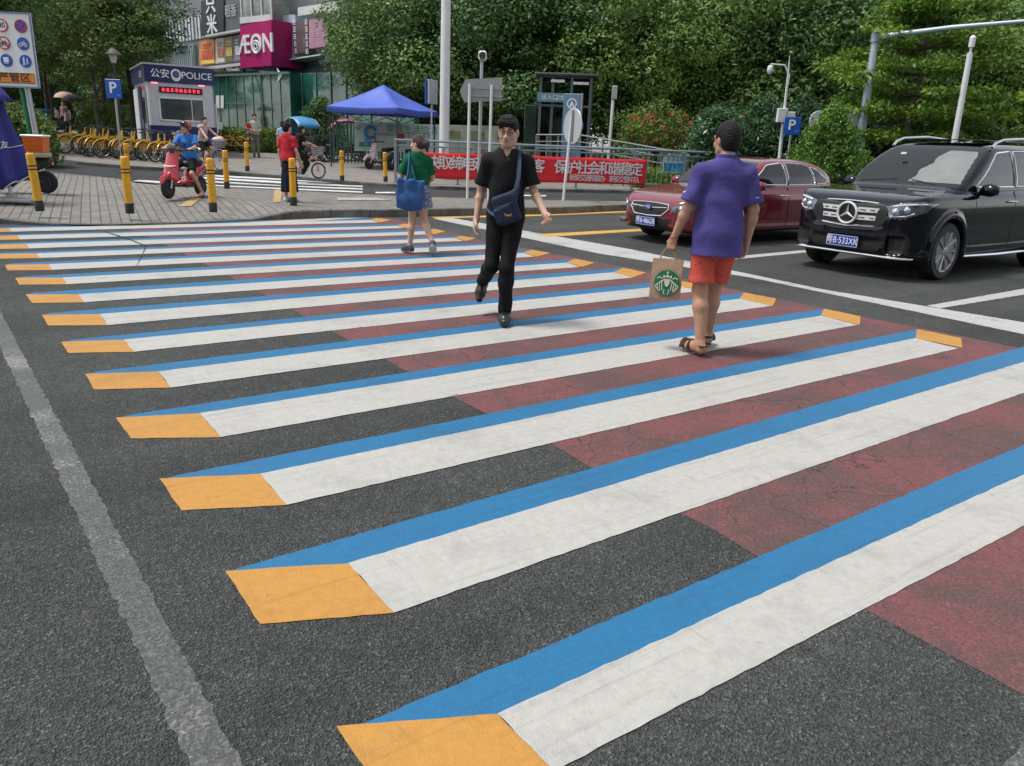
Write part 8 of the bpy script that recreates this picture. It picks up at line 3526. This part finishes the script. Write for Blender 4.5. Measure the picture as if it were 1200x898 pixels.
# local: +Y forward along the scooter
pose = dict(pv=(0, -.02, .84), ch=(0, .02, 1.14), nk=(0, .04, 1.335), hd=(0, .085, 1.49), sL=(-.175, .03, 1.29), sR=(.175, .03, 1.29), eL=(-.27, .20, 1.08), eR=(.27, .20, 1.08),
            wL=(-.30, .42, 1.06), wR=(.30, .42, 1.06), hL=(-.085, .02, .80), hR=(.085, .02, .80), kL=(-.20, .30, .52), aL=(-.27, .05, .10), tL=(-.29, .22, .035), kR=(.13, .40, .66), aR=(.12, .32, .46), tR=(.13, .50, .41))
t_, b_, J_ = quick('man in a bright blue T-shirt sitting on the red scooter, left foot down', tuple(sp), rz_, .010, 1.70, M_BLUET, M_BLKS, yaw=-12, legs='shorts', to=.82, sleeve=.38, pose=pose, hem=.83, skin=M_SKIN,
                   shoe=None, hands={'L': dict(curl=.9, palm=(0, 0, -1)), 'R': dict(curl=.9, palm=(0, 0, -1))})
mb = MB()
for q in 'LR':
    a, t2 = J_['a' + q], J_['t' + q]
    mb.tube([a + V((0, -.06, -.075)), a.lerp(t2, .6) + V((0, 0, -.045)), t2 + V((0, .02, -.022))], [.04, .045, .03], 8, flat=.3)
mb.build('flip_flop', mat('brown_leather2', (.08, .05, .035), .6), t_)
mb = MB()
c = V((.06, .165, 1.13))
mb.lathe([(.055, -.01), (.055, .012)], 18, c, Matrix.Rotation(R(-84), 3, 'X'))
mb.build('chest_print', mat('print_navy', (.02, .03, .12), .7), t_)
f, r, u, M = head_axes(J_)
s = J_['s']
P = lambda x, y, z: J_['hd'] + (r * x + f * y + u * z) * s
sd = Sdf([J_['hd'][i] - .25 for i in range(3)], [J_['hd'][i] + .25 for i in range(3)], .009)
sd.ell(P(0, -.01, .045), (.112, .135, .115), M, .02)
sd.ell(P(0, .10, -.06), (.11, .12, .095), M, .01, 'sub')
sd.cut(P(0, 0, -.05), tuple(-u + f * .25), .01)
pm, qm = sd.mesh(2)
cc = (pm[qm].mean(1) - np.array(J_['hd'])) @ np.array(f)
he = thing('helmet', 'red and black open helmet worn by the scooter rider', 'helmet', tuple(sp), rz_)
link('shell', np_mesh('shell', *submesh(pm, qm, cc < .02)), mat('helmet_red', (.50, .02, .03), .25, coat=.8), he, 180)
link('front_shell', np_mesh('front_shell', *submesh(pm, qm, cc >= .02)), mat('helmet_black', (.015, .015, .017), .25, coat=.8), he, 180)
mb = MB()
mb.tube([P(-.09, .12, .10), P(0, .165, .12), P(.09, .12, .10)], [.03, .045, .03], 8, flat=.35)
mb.build('peak', MATS['helmet_black'], he)
mb = MB()
mb.tube([P(-.085, .0, -.04), P(-.05, .05, -.115), P(0, .065, -.125), P(.05, .05, -.115), P(.085, .0, -.04)], .006, 6)
mb.build('strap', M_DARK, he)
mb = MB()
mb.lathe([(.05, -.01), (.05, .01)], 18, P(-.06, .13, .17), M)
mb.build('visor', M_DARK, he)

for o_ in [o for o in COL.objects if o.parent is None and o.name in ('scooter', 'helmet') or o is t_]:
    o_.scale = (.94, .94, .94)

# ---------------------------------------------------------------- woman on a white bike by the booth
pb = stand(243, 26.5, .12)
wbk = make_bike('bicycle', 'silver city bike ridden past the police booth, with a pinkish bag in the basket', M_BIKES, M_SPOKE, 'bicycle', None, M_STEEL, True, .33, 1.05, False, M_BIKES)
wbk.location, wbk.rotation_euler = pb, (0, 0, R(-28))
bgk = thing('shopping_bag', 'pinkish bag lying in the basket of the silver city bike', 'bag', pb, R(-28))
sd = Sdf((.2, -.3, .8), (.8, .3, 1.15), .014)
sd.ell((.52, 0, .98), (.17, .20, .09), None, .02).ell((.50, .1, 1.03), (.08, .08, .05), None, .04)
sd.build('body', mat('pink_plastic', (.62, .45, .45), .5, bump=.4, bscale=20), bgk, 2)
pose = dict(pv=(0, 0, .93), ch=(0, .09, 1.22), nk=(0, .14, 1.40), hd=(0, .20, 1.545), sL=(-.155, .12, 1.355), sR=(.155, .12, 1.355), eL=(-.21, .33, 1.17), eR=(.21, .33, 1.17), wL=(-.26, .50, 1.06), wR=(.26, .50, 1.06),
            hL=(-.08, .03, .88), hR=(.08, .03, .88), kL=(-.10, .36, .68), kR=(.10, .32, .50), aL=(-.11, .22, .36), aR=(.11, .12, .17), tL=(-.12, .38, .30), tR=(.12, .28, .11))
sp2 = pb - V((math.cos(R(-28)), math.sin(R(-28)), 0)) * .24
quick('woman in a pale sleeveless top riding the silver city bike', tuple(sp2), R(-28 - 90), .011, 1.62, cloth('pale_mauve_cotton', (.48, .38, .38), var=.05), M_BLKS, yaw=-10, hairs='bun', legs='shorts', to=.7, sleeve=.12, pose=pose, hem=.95,
      shoe=M_WSHOE, hands={'L': dict(curl=.9, palm=(0, 0, -1)), 'R': dict(curl=.9, palm=(0, 0, -1))}, sw=.15)

# ---------------------------------------------------------------- rider in black on a small pink bike
pk_ = gp(357, 209.5, .16)
pinkb = make_bike('bicycle', 'small pink and white bike with a rider dressed in black, riding away', mat('bike_pink', (.55, .22, .28), .35), M_SPOKE, 'bicycle', None, M_SPOKE, True, .25, .95, True, M_SIGNWHITE)
pinkb.location, pinkb.rotation_euler = pk_, (0, 0, R(38))
pose = dict(pv=(0, 0, .86), ch=(0, .07, 1.16), nk=(0, .12, 1.34), hd=(0, .18, 1.48), sL=(-.165, .10, 1.30), sR=(.165, .10, 1.30), eL=(-.24, .26, 1.08), eR=(.24, .26, 1.08), wL=(-.26, .46, 1.02), wR=(.26, .46, 1.02),
            hL=(-.08, .03, .81), hR=(.08, .03, .81), kL=(-.11, .36, .62), kR=(.11, .30, .46), aL=(-.11, .22, .30), aR=(.13, .10, .15), tL=(-.12, .38, .25), tR=(.14, .26, .09))
sp3 = pk_ - V((math.cos(R(38)), math.sin(R(38)), 0)) * .22
quick('rider in a black top and white shoes on the small pink bike', tuple(sp3), R(38 - 90), .012, 1.62, M_BLK, M_BLKS, yaw=0, hairs='long', pose=pose, hem=.88, shoe=M_WSHOE, legs='trousers',
      hands={'L': dict(curl=.9, palm=(0, 0, -1)), 'R': dict(curl=.9, palm=(0, 0, -1))}, sw=.15)


# ---------------------------------------------------------------- tricycles with rain hoods, parked mopeds
def hood(name, label, loc, rz, m, sc=1.0):
    t = thing(name, label, 'tricycle', loc, rz)
    rx = Matrix.Rotation(R(90), 3, 'X')
    for x, y in ((.62, 0), (-.55, .36), (-.55, -.36)):
        mb = MB()
        mb.torus((x, y, .22), .19, .035, 20, 7, rx)
        mb.rod((x, y - .05, .22), (x, y + .05, .22), .05, 10)
        mb.build('wheel', M_TYRE, t)
    sd = Sdf((-1, -.5, .15), (.8, .5, 1.2), .022)
    sd.box((-.35, 0, .45), (.9, .72, .3), .08, None, .05).cap((.55, 0, .40), (.40, 0, .95), .08, .07, .06, 'add', ((0, 1, 0), 1.8)).box((.15, 0, .33), (.6, .4, .08), .03, None, .05)
    sd.box((-.55, 0, .80), (.14, .6, .5), .06, None, .04)
    sd.build('body', M_DARK, t, 2)
    mb = MB()
    mb.tube([(.30, -.34, 1.05), (.40, 0, 1.02), (.30, .34, 1.05)], .018, 6)
    mb.build('handlebar', M_DARK, t)
    # hood: arched cloth over hoops
    prof = [(-.85, .62), (-.88, 1.0), (-.80, 1.38), (-.55, 1.62), (-.15, 1.72), (.25, 1.66), (.55, 1.48), (.68, 1.28)]
    vs, n = [], len(prof)
    for x, z in prof:
        for k in range(9):
            q = -1 + k / 4
            vs.append((x, q * .46, z - .06 * q * q * (1 if z > 1.3 else .3)))
    fs = [(i * 9 + k, i * 9 + k + 1, (i + 1) * 9 + k + 1, (i + 1) * 9 + k) for i in range(n - 1) for k in range(8)]
    mb = MB()
    mb.add(vs, fs)
    c = mb.build('hood', m, t, 60)
    so = c.modifiers.new('cloth_thickness', 'SOLIDIFY')
    so.thickness = .008
    mb = MB()
    for s in (-1, 1):
        mb.tube([(x, s * .465, z - .06) for x, z in prof], .014, 6)
        mb.tube([(.68, s * .46, 1.25), (.50, s * .42, .9)], .012, 6)
        mb.tube([(-.15, s * .46, 1.68), (-.2, s * .42, .6)], .012, 6)
    mb.build('hoop', mat('pale_yellow_piping', (.55, .55, .35), .5), t)
    return t


hood('hooded_tricycle', 'electric tricycle with a light blue rain hood parked by the hedge', stand(355, 33.6, .12), R(-48), mat('hood_blue', (.06, .26, .52), .4, var=.1, vscale=4))
hood('hooded_tricycle', 'tricycle with a magenta rain hood behind the green slatted fence', stand(404, 35.2, .12), R(200), mat('hood_magenta', (.48, .03, .26), .4, var=.1, vscale=4))
M_PALEPINK = mat('pale_pink_plastic', (.52, .34, .38), .35, coat=.4)
make_scooter('moped', 'pale pink moped parked under the blue tent in front of the posters', 'scooter', stand(447, 31.6, .12), R(232), M_PALEPINK)
make_scooter('moped', 'dark moped parked at the right leg of the blue tent', 'scooter', stand(474, 32.0, .12), R(222), M_DARK)

# delivery scooter with an orange crate behind the folded parasol
loc = gp(14, 226, .16)
ds_ = make_scooter('delivery_scooter', 'dark delivery scooter half hidden behind the navy folded parasol', 'scooter', tuple(loc), R(197), M_DARK)
cz = at_depth(44, 178.5, loc.y).z
cr = thing('orange_crate', 'orange plastic crate with a white lid on the back of the delivery scooter', 'crate', at_depth(44, 178.5, loc.y), R(12))
mb = MB()
mb.loft([[(sx * (.16 + .03 * z), sy * (.17 + .03 * z), z * .30) for sx, sy in ((-1, -1), (1, -1), (1, 1), (-1, 1))] for z in (0, 1)])
for z in (.07, .14, .21):
    mb.box((0, -.185, z), (.30, .02, .012))
mb.build('body', mat('crate_orange', (.75, .15, .02), .4, var=.08, vscale=6), cr, None)
mb = MB()
mb.box((0, 0, .315), (.43, .44, .04), ch=.015)
mb.build('lid', M_SIGNWHITE, cr, 30)
mb = MB()
mb.box((0, 0, -.05), (.40, .40, .09), ch=.02)
mb.build('rack', mat('rack_beige', (.45, .40, .30), .6), cr)

# ================================================================== across the junction: unseen trees and block added to darken what the cars mirror
for i, (x, y, s) in enumerate(((-26, -16, 1.0), (-15, -22, 1.1), (-4, -20, 1.0), (7, -24, 1.15), (17, -19, 1.0), (27, -23, 1.1), (-34, 2, 1.0), (36, -14, 1.1))):
    o = copy_tree((ficA, ficB, ficC)[i % 3], 'unseen street tree added across the junction to darken reflections in the cars', (x, y, 0), i * 1.1, scale=(s, s, s))
    o['group'] = 'unseen trees added across the junction'
rb_ = thing('office_block', 'unseen banded office block added across the junction to darken reflections in the cars', 'building', (0, -42, 0))
mb = MB()
mb.box((0, -6, 12), (70, 12, 24))
mb.build('wall', mat('added_block_beige_render', (.34, .33, .30), .7, var=.1, vscale=.4), rb_, None)
for k in range(6):
    mb = MB()
    mb.box((0, .05, 3.2 + 3.6 * k), (68, .3, 1.7))
    mb.build('window', mat('dark_window', (.04, .05, .06), .1), rb_, None)  # windows of the added unseen block
